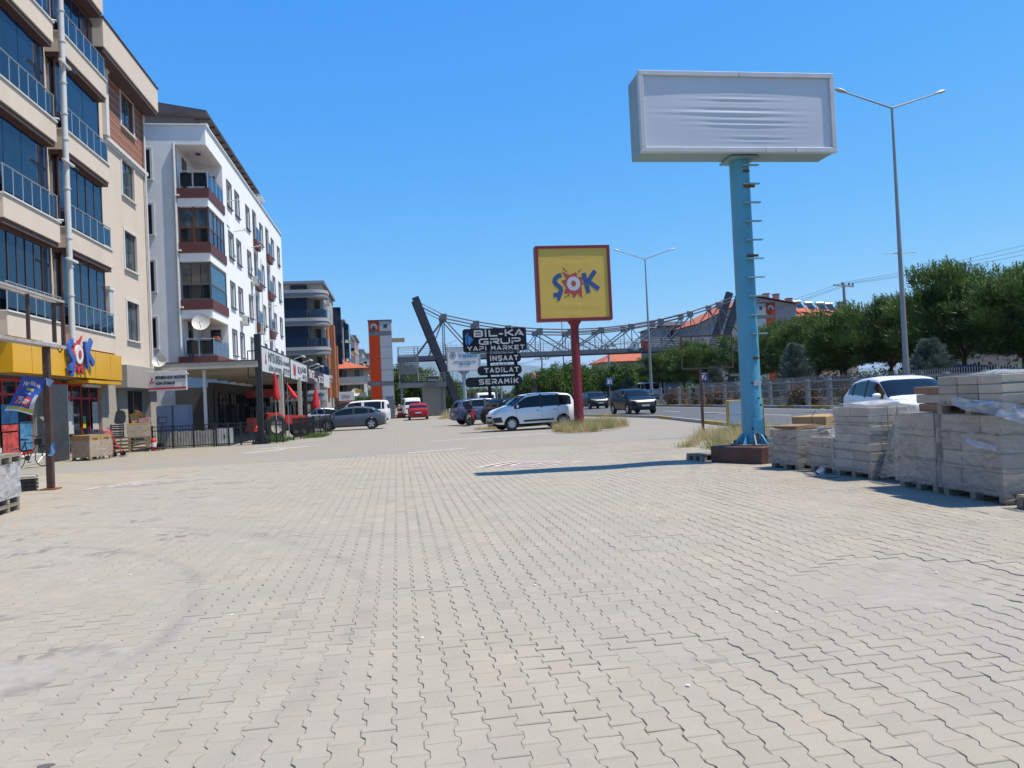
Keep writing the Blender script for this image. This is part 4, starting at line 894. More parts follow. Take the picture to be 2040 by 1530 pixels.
M_tyre = mat('tyre_rubber', (.018,.018,.019), .85, var=.15)
tractor((-6.15,41.9,0), R(30)).scale = (.85,.85,.9)
# rust-brown empty sign frame on a post (near left) -------------------------
t = thing('empty_signboard', 'rust brown empty sign frame on a single square post at left edge', 'sign frame', (-7.58,18.27,0))
g = MB(); g.box(-.065,.065,-.065,.065,.03,3.2); g.build('post', M_rust, t, bevel=.006); g = MB(); g.box(-.16,.16,-.16,.16,0,.03); g.build('base_plate', mat('rust_orange', (.22,.085,.03), .85, var=.3, scale=8), t)
for nm, a in (('bottom_rail', (-.13,.13,-3.9,.72,3.14,3.21)), ('top_rail', (-.13,-.05,-3.9,.72,4.20,4.25)), ('top_rail', (.05,.13,-3.9,.72,4.20,4.25)), ('upright', (-.13,-.06,.65,.72,3.21,4.2)), ('upright', (.06,.13,.65,.72,3.21,4.2)), ('upright', (-.03,.03,-.83,-.77,3.21,4.2)), ('upright', (-.03,.03,-2.4,-2.34,3.21,4.2)), ('cross_bar', (-.06,.06,.66,.71,4.13,4.2))):
    g = MB(); g.box(*a); g.build(nm, mat('pale_dirty_metal', (.36,.33,.30), .6, var=.2, scale=4, dirt=.6, dirtcol=(.10,.05,.03)) if nm in ('bottom_rail', 'top_rail') else M_rust, t)
g = MB(); g.box(-.06,.06,-.3,.68,3.215,3.26); g.build('tube_light', M_white, t)
g = MB(); g.path([(0.02,.5,3.15),(0.03,.62,3.05),(0.05,.7,3.12),(.03,.74,3.2)], .012); g.build('loose_wire', M_black, t)
# blue promotional banner tied to the post
def banner():
    t = thing('banner', 'wind blown blue banner with red price tied to the brown post', 'banner', (-7.62,18.1,0)); n, m_ = 16, 12; vs = []
    A, B, C_, D = Vector((-.36,-.05,2.53)), Vector((.06,0,2.42)), Vector((-.20,-.02,1.67)), Vector((-.74,-.12,1.77))
    global BAN
    def S_(u, v, off=0):
        p = (A*(1-u)+B*u)*(1-v)+(D*(1-u)+C_*u)*v
        q_ = Vector((0, .07*math.sin(2.6*u+1.5*v)+.05*math.sin(5*u*v+v*3)-off, .03*math.sin(u*4)*v)); return p+q_
    def sheet(u0, u1, v0, v1, off, nu=n, nv=m_):
        mb = MB(); mb.add([S_(u0+(u1-u0)*i/nu, v0+(v1-v0)*j/nv, off) for j in range(nv+1) for i in range(nu+1)], [(j*(nu+1)+i, j*(nu+1)+i+1, (j+1)*(nu+1)+i+1, (j+1)*(nu+1)+i) for j in range(nv) for i in range(nu)]); return mb
    sheet(0,1,0,1,0).build('cloth', mat('banner_blue', (.022,.06,.30), .55, var=.1), t, smooth=80); sheet(0,1,.86,.955,.006).build('yellow_band', mat('banner_yellow', (.45,.36,.05), .55, var=.1), t, smooth=80); sheet(0,1,.955,1.0,.006).build('hem', M_lwhite, t, smooth=80); sheet(.16,.80,.57,.80,.006).build('price_panel', M_tred, t, smooth=80); sheet(.84,1,.45,.86,.005).build('photo_print', M_post1, t, smooth=80)
    sheet(.36,.66,.33,.40,.006).build('yellow_flash', mat('banner_yellow'), t, smooth=80)
    def txt(s_, cu, cv, wu, hv, mm, arch=0):
        me, lo, hi = text_mesh(s_, .5, .015, 1.0); me = me.copy(); co = np.array([v.co for v in me.vertices]); co = (co-(lo+hi)/2)/np.maximum(hi-lo, 1e-6)
        P_ = [S_(cu+a*wu, cv-b*hv-arch*(.25-a*a), .010+.004*(c > 0)) for a, b, c in co]; me.vertices.foreach_set('co', np.array([tuple(p) for p in P_]).ravel()); me.materials.clear(); me.materials.append(mm); me.update(); link('lettering', me, t)
    txt('Her Win win', .52, .22, .7, .14, M_lwhite, .15); txt('75', .34, .685, .24, .19, M_lwhite); txt('INTERNET', .63, .66, .28, .06, M_lwhite); txt('PAKETI', .60, .73, .2, .05, M_lwhite); txt('TUM GUN', .5, .475, .26, .06, M_post1)
    g = MB(); g.tube((.02,.08,2.45), (.10,.05,2.38), .012); g.build('tie', M_dark, t)
    g = MB(); g.add([(.09,.0,2.45),(.26,-.02,2.38),(.15,0,2.25),(.09,0,2.3)], [(0,1,2,3)]); g.build('loose_corner', mat('banner_pale', (.25,.36,.5), .6, var=.1), t)
banner()
t = thing('cloth_rag', 'small pale blue rag tied low on the brown post', 'rag', (-7.5,18.15,.35)); t.scale = (.65,.65,.65); g = MB(); g.add([(.0,0,1.0),(.12,-.03,1.05),(.15,-.05,.72),(.05,-.08,.6),(-.1,-.05,.62),(-.02,-.04,.68)], [(0,1,2,3),(0,3,5),(3,4,5)]); g.build('cloth', mat('rag_blue', (.10,.24,.42), .8, var=.15), t)
# pallets --------------------------------------------------------------
def pallet(parent, w, d, z, m, x0=0, y0=0, h=.14, name='pallet'):
    g = MB(); g.box(x0, x0+w, y0, y0+d, z+h-.016, z+h-.008); base = g.build(name, m, parent)
    tb = MB().box(0, w, 0, d/7*.8, 0, .02).mesh('deck_board', m); bl = MB().box(0, .12, 0, .1, 0, h-.062).mesh('block', m); bb = MB().box(0, w, 0, .1, 0, .02).mesh('base_board', m)
    for k in range(7): link('deck_board', tb, base, (x0, y0+k*d/7+.005, z+h-.008 if 0 else z+h-.006))
    for y in (0, d/2-.05, d-.1):
        link('base_board', bb, base, (x0, y0+y, z)); 
        for x in (0, w/2-.06, w-.12): link('block', bl, base, (x0+x, y0+y, z+.021))
    sb = MB().box(0, .1, 0, d, 0, .02).mesh('stringer_board', m)
    for x in (0, w/2-.05, w-.1): link('stringer_board', sb, base, (x0+x, y0, z+h-.038))
    return base
def film_mat(name, alpha=.35, col=(.55,.55,.54)):
    m = bpy.data.materials.new(name); m.use_nodes = True; nt = m.node_tree; n = nt.nodes; l = nt.links; b = n['Principled BSDF']
    b.inputs['Base Color'].default_value = tuple(col)+(1,); b.inputs['Roughness'].default_value = .2; tc = n.new('ShaderNodeTexCoord'); vm = n.new('ShaderNodeVectorMath'); vm.operation = 'MULTIPLY'; vm.inputs[1].default_value = (1.0,1.0,3)
    nz = n.new('ShaderNodeTexNoise'); nz.inputs['Scale'].default_value = 2.2; nz.inputs['Detail'].default_value = 3.5; nz.inputs['Distortion'].default_value = 2.0
    l.new(tc.outputs['Object'], vm.inputs[0]); l.new(vm.outputs[0], nz.inputs['Vector'])
    mr = n.new('ShaderNodeMapRange'); mr.inputs[1].default_value = .35; mr.inputs[2].default_value = .75; mr.inputs[3].default_value = alpha*.45; mr.inputs[4].default_value = min(1, alpha*1.9); l.new(nz.outputs[0], mr.inputs[0]); l.new(mr.outputs[0], b.inputs['Alpha'])
    bp = n.new('ShaderNodeBump'); bp.inputs['Strength'].default_value = .55; bp.inputs['Distance'].default_value = .03; l.new(nz.outputs[0], bp.inputs['Height']); l.new(bp.outputs[0], b.inputs['Normal']); return m
M_film = film_mat('stretch_film', .30); M_film2 = film_mat('dusty_film', .5, (.42,.40,.37)); M_film3 = film_mat('white_film', .75, (.55,.57,.60))
def film_shell(x0, x1, y0, y1, z0, z1, amp=.02, seed=0, top=True, res=.12):
    """slack wrapping round a block, as one mesh"""
    rn = np.random.default_rng(seed); ph = rn.random(12)*6.28; mb = MB(); per = [(x0,y0),(x1,y0),(x1,y1),(x0,y1)]; ring = []
    for (a, b), (c, d) in zip(per, per[1:]+per[:1]):
        n = max(2, int(math.hypot(c-a, d-b)/res)); ring += [(a+(c-a)*k/n, b+(d-b)*k/n) for k in range(n)]
    nz = max(3, int((z1-z0)/res)); cx, cy = (x0+x1)/2, (y0+y1)/2; vs = []; R_ = len(ring)
    for j in range(nz+1):
        z = z0+(z1-z0)*j/nz
        for x, y in ring:
            o = amp*(1+.55*math.sin(9*x+4*z+ph[0])*math.sin(7*y+6*z+ph[1])+.4*math.sin(17*z+5*x+ph[2])+.3*math.sin(23*(x+y)+3*z+ph[3])); k = max(abs(x-cx), abs(y-cy)) or 1
            vs.append((x+(x-cx)/k*o, y+(y-cy)/k*o, z+(.3*o if j == nz else 0)))
    fs = [(j*R_+k, j*R_+(k+1) % R_, (j+1)*R_+(k+1) % R_, (j+1)*R_+k) for j in range(nz) for k in range(R_)]
    if top:
        for s_ in (.66, .33, .02):
            for i in range(R_):
                x, y, z = vs[nz*R_+i]; vs.append((cx+(x-cx)*s_, cy+(y-cy)*s_, z1+amp*(.6+1.4*math.sin(8*x+ph[4])*math.sin(9*y+ph[5]))))
        for q_ in range(3): fs += [((nz+q_)*R_+k, (nz+q_)*R_+(k+1) % R_, (nz+q_+1)*R_+(k+1) % R_, (nz+q_+1)*R_+k) for k in range(R_)]
    mb.add(vs, fs); return mb
# cartons on a pallet in front of the shop
t = thing('carton_pallet', 'pallet of printed brown cartons in stretch film before the shop door', 'cartons', (-10.95,29.6,0), R(62)); t.scale = (.86,.86,.95); pallet(t, 1.15, 1.0, 0, M_wood)
cm = MB().box(0,.56,0,.49,0,.80).mesh('carton', M_card, bevel=.008)
for i in (0, 1):
    for j in (0, 1):
        c = link('carton', cm, t, (.01+i*.57, .005+j*.5, .15))
for a, f, c in ((.29,'-y',(0.29,-.004,.80)), (.86,'-y',(.86,-.004,.80))): lettering('virgo', M_soff, t, c, .26, .10, '-y', ext=.003)
lettering('virgo', M_soff, t, (1.146,.25,.80), .22, .10, '+x', ext=.003); lettering('SERAMİK', M_soff, t, (1.146,.25,.64), .2, .03, '+x', ext=.003)
g = MB(); g.box(1.143,1.149,.3,.46,.46,.62); g.build('paper_label', M_lwhite, t); film_shell(-.012,1.155,-.012,1.005,.1,.74,.008,4,False).build('stretch_film', M_film, t, smooth=60)
t2 = thing('clothes_heap', 'heap of dark blue and red cloth on the brown cartons', 'clothes', (-10.95,29.6,.92), R(62)); t2.scale = (.86,.86,.9)
def heap(name, x0, x1, y0, y1, h, seed, m, parent, n=14):
    rn = np.random.default_rng(seed); ph = rn.random(8)*6; mb = MB(); vs = []
    for j in range(n+1):
        for i in range(n+1):
            u, v = i/n, j/n; e = min(1, 6*min(u, 1-u, v, 1-v)); z = h*e*(.45+.3*math.sin(5*u+ph[0])*math.sin(6*v+ph[1])+.25*math.sin(13*u+ph[2]+5*v)*math.sin(11*v+ph[3])); vs.append((x0+(x1-x0)*u+.02*math.sin(19*v), y0+(y1-y0)*v+.02*math.sin(17*u), max(0, z)))
    mb.add(vs, [(j*(n+1)+i, j*(n+1)+i+1, (j+1)*(n+1)+i+1, (j+1)*(n+1)+i) for j in range(n) for i in range(n)]); return mb.build(name, m, parent, smooth=70)
heap('cloth', .45,.85,.05,.6,.22,1, mat('navy_cloth', (.015,.02,.05), .9, var=.3), t2); heap('cloth', .82,1.2,.0,.5,.14,2, mat('red_cloth', (.28,.03,.04), .9, var=.5, scale=6), t2); heap('cloth', 1.05,1.45,.25,.7,.12,3, mat('grey_cloth', (.05,.05,.055), .9, var=.4), t2)
# tall pallet stack with carton on top
t = thing('pallet_stack', 'stack of wooden pallets under a wrapped brown carton by the wall', 'pallets', (-11.85,34.2,0), R(14))
for k in range(4): pallet(t, 1.45, 1.0, k*.152, M_wood)
t = thing('wrapped_carton', 'large brown carton in clear film on top of the wooden pallet stack', 'carton', (-11.25,34.45,.615), R(14)); g = MB(); g.box(0,.86,0,.7,0,.58); g.build('carton', M_card, t, bevel=.01); lettering('virgo', M_soff, t, (.45,-.004,.42), .28, .09, '-y', ext=.003); film_shell(-.01,.87,-.01,.71,0,.5,.008,5,False).build('stretch_film', M_film, t, smooth=60)
t = thing('open_cartons', 'torn open cardboard boxes heaped on the wrapped carton', 'cartons', (-11.2,34.55,1.2), R(20))
for k, (x, y, z, w_, d_, h_, a) in enumerate(((.12,0,.0,.34,.34,.36,.2),(.38,.15,.0,.3,.3,.26,-.3),(.28,.1,.3,.28,.24,.2,.5))):
    g = MB(); g.box(0,w_,0,d_,0,.012); g.box(0,.012,0,d_,0.013,h_); g.box(w_-.012,w_,0,d_,.013,h_*.8); g.box(.013,w_-.013,0,.012,.013,h_*.9); g.box(.013,w_-.013,d_-.012,d_,.013,h_); g.add([(0,0,h_*.9),(w_,0,h_*.9),(w_*1.05,-.12,h_*1.15),(-.05,-.1,h_*1.1)], [(0,1,2,3)]); o = g.build('carton', M_card, t); o.location = (x, y, z); o.rotation_euler = (.15*k, .2*(k-1), a)
t = thing('red_bag', 'flat red packet in film beside the torn cardboard boxes', 'packet', (-10.75,34.6,1.2), R(14)); g = MB(); g.box(-.05,.35,0,.4,0,.2); g.build('packet', mat('packet_red', (.42,.07,.10), .5, var=.2), t, bevel=.04, seg=2); film_shell(-.06,.37,-.02,.42,0,.22,.012,6).build('stretch_film', M_film, t, smooth=60)
t = thing('crate_stack', 'stacked dark plastic crates left of the wrapped carton', 'crates', (-11.85,34.25,.615), R(14))
for k in range(2):
    g = MB(); z = k*.3; g.box(0,.5,0,.36,z,z+.02)
    for (a, b, c, d) in ((0,.5,0,.015),(0,.5,.345,.36),(0,.015,.016,.344),(.485,.5,.016,.344)):
        for q_ in range(3): g.box(a, b, c, d, z+.03+q_*.085, z+.085+q_*.085)
        g.box(a, min(b, a+.03), c, min(d, c+.03), z+.02, z+.28); g.box(max(a, b-.03), b, max(c, d-.03), d, z+.02, z+.28)
    g.build('crate', M_dark, t)
t = thing('black_sack', 'black printed sack leaning on the torn boxes', 'sack', (-11.75,34.4,1.21), R(14)); g = MB(); g.prism([(0,0),(.42,0),(.46,.3),(.42,.55),(.12,.58),(.05,.3)], 'y', 0, .22); g.build('sack', mat('sack_black', (.03,.028,.035), .5, var=.5, scale=5), t, bevel=.05, seg=2)
# grey steel shutter panel standing between windows
t = thing('steel_panel', 'tall dark grey steel panel standing against the shop front', 'panel', (-12.35,29.9,0), R(-12)); g = MB(); g.box(-.04,.04,0,.95,.0,2.8); g.build('sheet', mat('steel_grey', (.075,.085,.10), .45, metal=.5, var=.2), t); g = MB(); g.box(.042,.06,.0,.02,.0,2.8); g.box(.042,.06,.93,.95,0,2.8); g.build('edge_profile', M_alu, t)
# pallet truck and hand truck
t = thing('pallet_truck', 'black hand pallet truck parked by the railing', 'pallet truck', (-10.15,35.0,0), R(75)); g = MB(); g.box(-.6,0,-.27,-.11,.06,.13); g.box(-.6,0,.11,.27,.06,.13); g.box(-.02,.16,-.2,.2,.05,.28); g.build('forks', M_dark, t)
g = MB(); g.tube((.1,0,.2), (.3,0,1.15), .03); g.build('tiller', M_black, t); g = MB(); g.path([(.3,-.2,1.15),(.34,-.2,1.4),(.34,.2,1.4),(.3,.2,1.15),(.3,-.2,1.15)], .022); g.build('handle', M_black, t); g = MB(); g.lathe([(0,-.05),(.09,-.05),(.09,.05),(0,.05)], 14, c=(.12,.1,.09), axis='y'); g.build('wheel', M_tyre, t); g = MB(); g.lathe([(0,-.05),(.09,-.05),(.09,.05),(0,.05)], 14, c=(.12,-.1,.09), axis='y'); g.build('wheel', M_tyre, t)
t = thing('fire_extinguisher', 'red and white cylinder standing at the foot of the pallet stack', 'extinguisher', (-10.3,34.75,0)); g = MB(); g.lathe([(0,0),(.11,0),(.11,.42),(.08,.5),(.03,.54),(0,.54)], 16); g.build('cylinder', M_tred, t, smooth=40); g = MB(); g.lathe([(.113,.16),(.113,.34)], 16); g.build('label', M_lwhite, t); g = MB(); g.path([(0,0,.54),(.02,0,.6),(.1,0,.62)], .018); g.build('valve', M_black, t)
t = thing('hand_truck', 'red two wheeled hand truck leaning behind the cartons', 'hand truck', (-11.0,31.4,0), R(-20))
for y in (-.2, .2): 
    g = MB(); g.path([(.5,y,.12),(.12,y,.7),(0,y,1.05),(-.12,y,1.12)], .022); g.build('side_tube', M_tred, t); g = MB(); g.lathe([(.0,-.04),(.06,-.04),(.11,-.03),(.11,.03),(.06,.04),(0,.04)], 14, c=(.5,y*1.2,.11), axis='y'); g.build('wheel', M_tyre, t)
for z, x in ((.4,.31),(.8,.09)): g = MB(); g.tube((x,-.2,z), (x,.2,z), .016); g.build('cross_tube', M_tred, t)
g = MB(); g.box(.5,.78,-.2,.2,.03,.045); g.build('toe_plate', M_dark, t)
# bicycle by the shop window
def bicycle(loc, rz):
    t = thing('bicycle', 'dark bicycle parked against the shop window', 'bicycle', loc, rz); Mk = M_black
    for x in (-.52, .52):
        w_ = MB(); w_.lathe([(.32,-.02),(.34,0),(.32,.02),(.305,0)], 26, c=(x,0,.34), axis='y'); wo = w_.build('wheel', M_tyre, t)
        for k in range(9): a = k*math.pi/9; s_ = MB(); s_.tube((x-.31*math.cos(a),0,.34-.31*math.sin(a)), (x+.31*math.cos(a),0,.34+.31*math.sin(a)), .003, n=4); s_.build('spoke', M_alu, wo)
    f = MB()
    for p, q_ in (((-.52,0,.34),(-.05,0,.32)), ((-.05,0,.32),(-.2,0,.85)), ((-.2,0,.8),(.32,0,.82)), ((.32,0,.78),(-.05,0,.32)), ((-.52,0,.34),(-.19,0,.78)), ((.3,0,.92),(.52,0,.34))): f.tube(p, q_, .018)
    f.build('frame', Mk, t); h = MB(); h.path([(.2,-.28,1.06),(.3,-.05,1.0),(.3,.05,1.0),(.2,.28,1.06)], .014); h.tube((.3,0,.9), (.3,0,1.0), .014); h.build('handlebar', Mk, t); s_ = MB(); s_.prism([(-.34,.9),(-.08,.89),(-.1,.93),(-.32,.96)], 'y', -.06, .06); s_.build('saddle', Mk, t)
    c = MB(); c.lathe([(0,-.01),(.09,-.01),(.09,.01),(0,.01)], 14, c=(-.05,.05,.32), axis='y'); c.tube((-.05,.07,.32), (.03,.07,.18), .012); c.box(0,.1,.06,.14,.165,.185); c.build('crankset', M_dark, t); b = MB(); b.box(.34,.6,-.15,.15,.72,.92); b.build('basket', M_dark, t); return t
bicycle((-11.75,26.9,0), R(70))
# wrapped stack on pallets at the left edge, black crate beside
M_tilebox = mat('tile_box', (.37,.325,.26), .85, var=.12, scale=4, obj_rand=.2, dirt=.45, dirtcol=(.265,.225,.175))
t = thing('wrapped_pallet', 'film wrapped pallet stack with an empty pallet on top at left edge', 'pallet stack', (-7.6,13.35,0), R(6)); pallet(t, 1.2, 1.0, 0, M_woodg); pallet(t, 1.2, 1.0, .15, M_woodg); bm_ = MB().box(0,.58,0,.48,0,.16).mesh('tile_box', M_tilebox, bevel=.006)
for k in range(3):
    for i in (0, 1):
        for j in (0, 1): link('tile_box', bm_, t, (.01+i*.59+random.uniform(-.006,.006), .01+j*.49, .305+k*.163), random.uniform(-.01,.01))
film_shell(-.015,1.2,-.015,1.0,.25,.82,.016,8).build('stretch_film', M_film3, t, smooth=60); pallet(t, 1.25, 1.0, .84, M_woodg)
g = MB(); g.box(.1,1.0,.05,.9,.98,1.12); g.box(.15,.85,.1,.8,1.122,1.27); g.build('cement_bag', M_ac, t, bevel=.03, seg=2)
for k in range(3): g = MB(); g.box(.25,1.26,-.13+.012*k,-.03+.012*k,.42+k*.03,.445+k*.03); g.build('plank', mat('plank_orange', (.34,.18,.11), .85, var=.2), t)
t = thing('plastic_crate', 'black bottle crate with pale lid near the brown post', 'crate', (-8.35,18.1,0), R(15)); g = MB()
for a in ((0,.5,0,.02),(0,.5,.34,.36),(0,.02,.021,.339),(.48,.5,.021,.339)):
    for k in range(3): g.box(a[0], a[1], a[2], a[3], .03+k*.08, .085+k*.08)
for x in (0, .12, .24, .36, .465): g.box(x, x+.034, -.006, -.001, .0, .27)
g.build('body', M_black, t); g = MB(); g.box(-.01,.51,-.01,.37,.28,.34); g.build('lid', mat('pale_lid', (.42,.38,.30), .8, var=.2), t, bevel=.015)
t = thing('wood_offcut', 'orange brown plank on a white box behind the wrapped stack', 'plank', (-8.2,17.1,0), R(10)); g = MB(); g.box(0,.3,0,.35,0,.42); g.build('box', M_ac, t, bevel=.01); g = MB(); g.box(-.05,.36,-.05,.4,.423,.455); g.build('plank', mat('plank_orange'), t)
# ================================================================ centre: lift towers, footbridge, signs
M_orange = mat('orange_panel', (.40,.042,.007), .65, var=.05, scale=1, spec=.2); M_gpan = mat('grey_panel', (.30,.335,.38), .5, var=.04, scale=1); M_dpan = mat('slate_panel', (.11,.125,.145), .5, var=.06); M_slate = mat('slate_steel', (.020,.028,.042), .65, var=.12, scale=1.5, dirt=.12, dirtcol=(.06,.07,.085))
M_steel = mat('grey_steel', (.125,.135,.15), .5, metal=.3, var=.10, scale=2, dirt=.25); M_conc = mat('raw_concrete', (.23,.215,.18), .9, var=.12, scale=1.5, dirt=.35); M_deck = mat('deck_grey', (.22,.215,.21), .8, var=.12, dirt=.35)
def lift_tower(label, x0, xm, x1, y0, y1, h, orange_left, loc_z=0, bands=((8.36,8.78),(3.33,3.74)), lines=(7.2,6.06,4.9,2.2)):
    t = thing('lift_tower', label, 'tower', (0,0,0)); k = MB(); k.box(x0+.03, x1-.03, y0+.04, y1, 0, h-.1); k.build('core', M_dpan, t); zs = sorted({0.02, h}|{z for b in bands for z in b}|set(lines)); s_ = h/9.86
    for a, b in zip(zs, zs[1:]):
        inb = any(abs(a-q[0]) < .01 and abs(b-q[1]) < .01 for q in bands)
        for (u, v, m_) in ((x0, xm, M_orange if orange_left else M_gpan), (xm, x1, M_gpan if orange_left else M_orange)):
            g = MB(); g.box(u+.015, v-.015, y0, y0+.038, a+.02, b-.02); g.build('panel', M_dpan if inb else m_, t)
        for u, c in ((x0-.002, x0+.028), (x1-.028, x1+.002)):
            g = MB(); g.box(u, c, y0+.06, y1-.02, a+.02, b-.02); g.build('side_panel', M_dpan if inb else M_gpan, t)
    g = MB(); g.box(x0-.06, x1+.06, y0-.06, y1+.06, h, h+.07); g.build('roof_cap', M_slate, t)
    ox = (x0+xm)/2 if orange_left else (xm+x1)/2; wx = (xm+x1)/2 if orange_left else (x0+xm)/2; zc = h-.62
    g = MB(); g.lathe([(0,-.02),(.34,-.02),(.34,0)], 22, c=(ox, y0-.005, zc), axis='y'); em = g.build('emblem', M_gpan, t)
    for k_ in range(5):
        a = -.9+k_*.45; g = MB(); g.bar((ox+.05*math.sin(a), y0-.035, zc-.12), (ox+.30*math.sin(a), y0-.035, zc-.05+.32*math.cos(a)*.8), .05, .02); g.build('emblem_ray', M_black, em)
    g = MB(); g.box(ox-.18, ox+.18, y0-.045, y0-.028, zc-.3, zc-.12); g.build('emblem_foot', M_black, em)
    g = MB(); g.box(wx-.18, wx+.18, y0-.012, y0-.001, h-.75, h-.4); g.build('vent', M_dark, t); return t
lt = lift_tower('orange and grey lift tower at the left end of the footbridge', -2.46,-1.37,-.18,78,80.6,9.86, True)
g = MB(); g.box(-.18,1.1,79.2,79.7,7.75,8.15); g.build('cable_arm', mat('arm_tan', (.30,.24,.16), .7, var=.2), lt); g = MB(); g.box(-1.1,-.2,77.95,77.995,0.02,1.9); g.build('door', M_dpan, lt)
for k in range(5): g = MB(); g.box(-1.0+k*.15,-.92+k*.15,77.985,77.998,1.95+.05*(k % 2),2.2); g.build('graffiti', M_dark, lt)
lift_tower('second lift tower behind the pine trees at the right end of the footbridge', 41.9,43.1,44.3,84.2,86.5,11.2, False, bands=((9.4,9.8),(3.8,4.2)), lines=(8.2,6.8,5.4,2.2))
# ---- footbridge
fb = thing('footbridge', 'steel footbridge with slate leaning pylons and cable truss over the road', 'footbridge', (0,0,0)); Y0, Y1 = 84.0, 87.0
g = MB(); g.box(.3,41.8,Y0,Y1,6.28,6.5); g.build('deck', M_deck, fb)
for y in (Y0-.12, Y1+.02): g = MB(); g.box(.3,41.8,y,y+.1,6.02,6.48); g.build('edge_girder', M_steel, fb)
NX = [5.5+3.53*k for k in range(10)]; cat_ = np.poly1d(np.polyfit([5.47,9.01,12.55,16.09,18.94,23,25.94,29.63,33.44,37.14], [11.03,9.99,9.43,8.93,8.72,8.93,9.29,9.63,10.26,11.26], 2))
for y in (Y0, Y1):
    top = [(2.75,12.45)]+[(x, float(cat_(x))) for x in NX]+[(39.9,12.3)]
    for (a, za), (b, zb) in zip(top, top[1:]):
        for dz in (.0, -.36):
            e = (a-b) if 0 else 0
            g = MB(); g.tube((a,y,za+dz), (b,y,zb+dz), .075 if 3 < a < 38 and b < 38 else .045, n=8); g.build('cable_rod', M_steel, fb)
    for k, x in enumerate(NX):
        z = float(cat_(x)); g = MB(); g.box(x-.34,x+.34,y-.12,y+.12,z-.55,z+.12); g.build('node_plate', M_steel, fb, bevel=.03)
        g = MB(); g.tube((x,y,z-.5), (x,y,6.4), .055, n=8); g.build('hanger', M_steel, fb)
        dx = 3.53 if x < 20 else -3.53; x2 = x+dx*.95
        if 0 < x2 < 41: g = MB(); g.tube((x,y,z-.4), (x2,y,6.5), .075, n=8); g.build('diagonal', M_steel, fb)
        if 0 < x-dx*.5 < 41: g = MB(); g.tube((x,y,z-.4), (x-dx*.5,y,6.5), .05, n=6); g.build('diagonal', M_steel, fb)
        if k in (0, 9): g = MB(); g.tube((x,y,z-.4), (x-dx*.9,y,6.5), .085, n=8); g.build('diagonal', M_steel, fb)
    for z in (6.72, 6.92, 7.12, 7.32, 7.55): g = MB(); g.tube((.3,y,z), (41.5,y,z), .022, n=6); g.build('rail', M_steel, fb)
    for k in range(24): g = MB(); g.tube((.4+k*1.78,y,6.48), (.4+k*1.78,y,7.56), .03, n=6); g.build('rail_post', M_steel, fb)
    # pylons lean outward at the top
    for xt, xb in ((2.5, 7.1), (40.1, 34.9)):
        d = Vector((xb-xt, 0, -13.0)); g = MB(); p = Vector((xt, y+(.15 if y == Y1 else -.15), 12.9)); g.bar(p, p+d, .55, .74, upv=(1,0,0)); py = g.build('pylon', M_slate, fb)
        for q_ in range(1, 6):
            c = p+d*(q_/6); g = MB(); g.bar(c-d.normalized()*.02, c+d.normalized()*.02, .58, .77, upv=(1,0,0)); g.build('joint_plate', M_steel, py)
for k in range(4):
    for s_ in (0,): g = MB(); z = 8.6+k*1.2; x = 2.5+(12.9-z)/13*4.6; g.box(x-.08,x+.08,Y0+.2,Y1-.2,z,z+.12); g.build('pylon_tie', M_slate, fb)
# landing, stair flight and posts at the left end
g = MB(); g.box(.3,5.2,81.2,83.9,3.15,3.5); g.build('landing', M_deck, fb); g = MB(); g.box(.2,5.3,81.1,81.2,3.05,3.55); g.build('edge_girder', M_steel, fb)
for x, y in ((.6,81.3),(5.0,81.3),(.6,83.8)): g = MB(); g.box(x-.14,x+.14,y-.14,y+.14,0,3.05 if y < 83 else 6.0); g.build('post', M_steel, fb)
g = MB(); g.box(2.75,4.85,81.5,83.7,0,3.05); g.build('lift_wall', M_conc, fb)
for k in range(17): g = MB(); g.box(.55,2.3,81.35+k*.15,81.65+k*.15,3.62+k*.172,3.67+k*.172); g.build('stair_tread', M_dpan, fb)
for x in (.45, 2.4): g = MB(); g.bar((x,81.3,3.5), (x,84.0,6.45), .07, .3); g.build('stringer', M_steel, fb)
for x in (.4, 2.45):
    for y, z0, z1 in ((81.25,3.5,7.3),): g = MB(); g.tube((x,y,z0), (x,y,z1), .045); g.build('rail_post', M_steel, fb)
for k in range(12): g = MB(); z = 4.55+k*.17; g.bar((.42,81.22,z), (2.45,81.22,z), .05, .115); g.build('louvre', M_dpan, fb)
for z in (3.75, 3.95, 4.15, 4.35, 4.5): g = MB(); g.tube((2.45,81.15,z), (5.2,81.15,z), .022, n=6); g.build('rail', M_steel, fb)
for x in (3.3, 4.2, 5.2): g = MB(); g.tube((x,81.15,3.5), (x,81.15,4.52), .03, n=6); g.build('rail_post', M_steel, fb)
for z in (6.75, 6.95, 7.15, 7.3): g = MB(); g.tube((.4,81.22,z), (2.45,81.22,z), .022, n=6); g.build('rail', M_steel, fb)
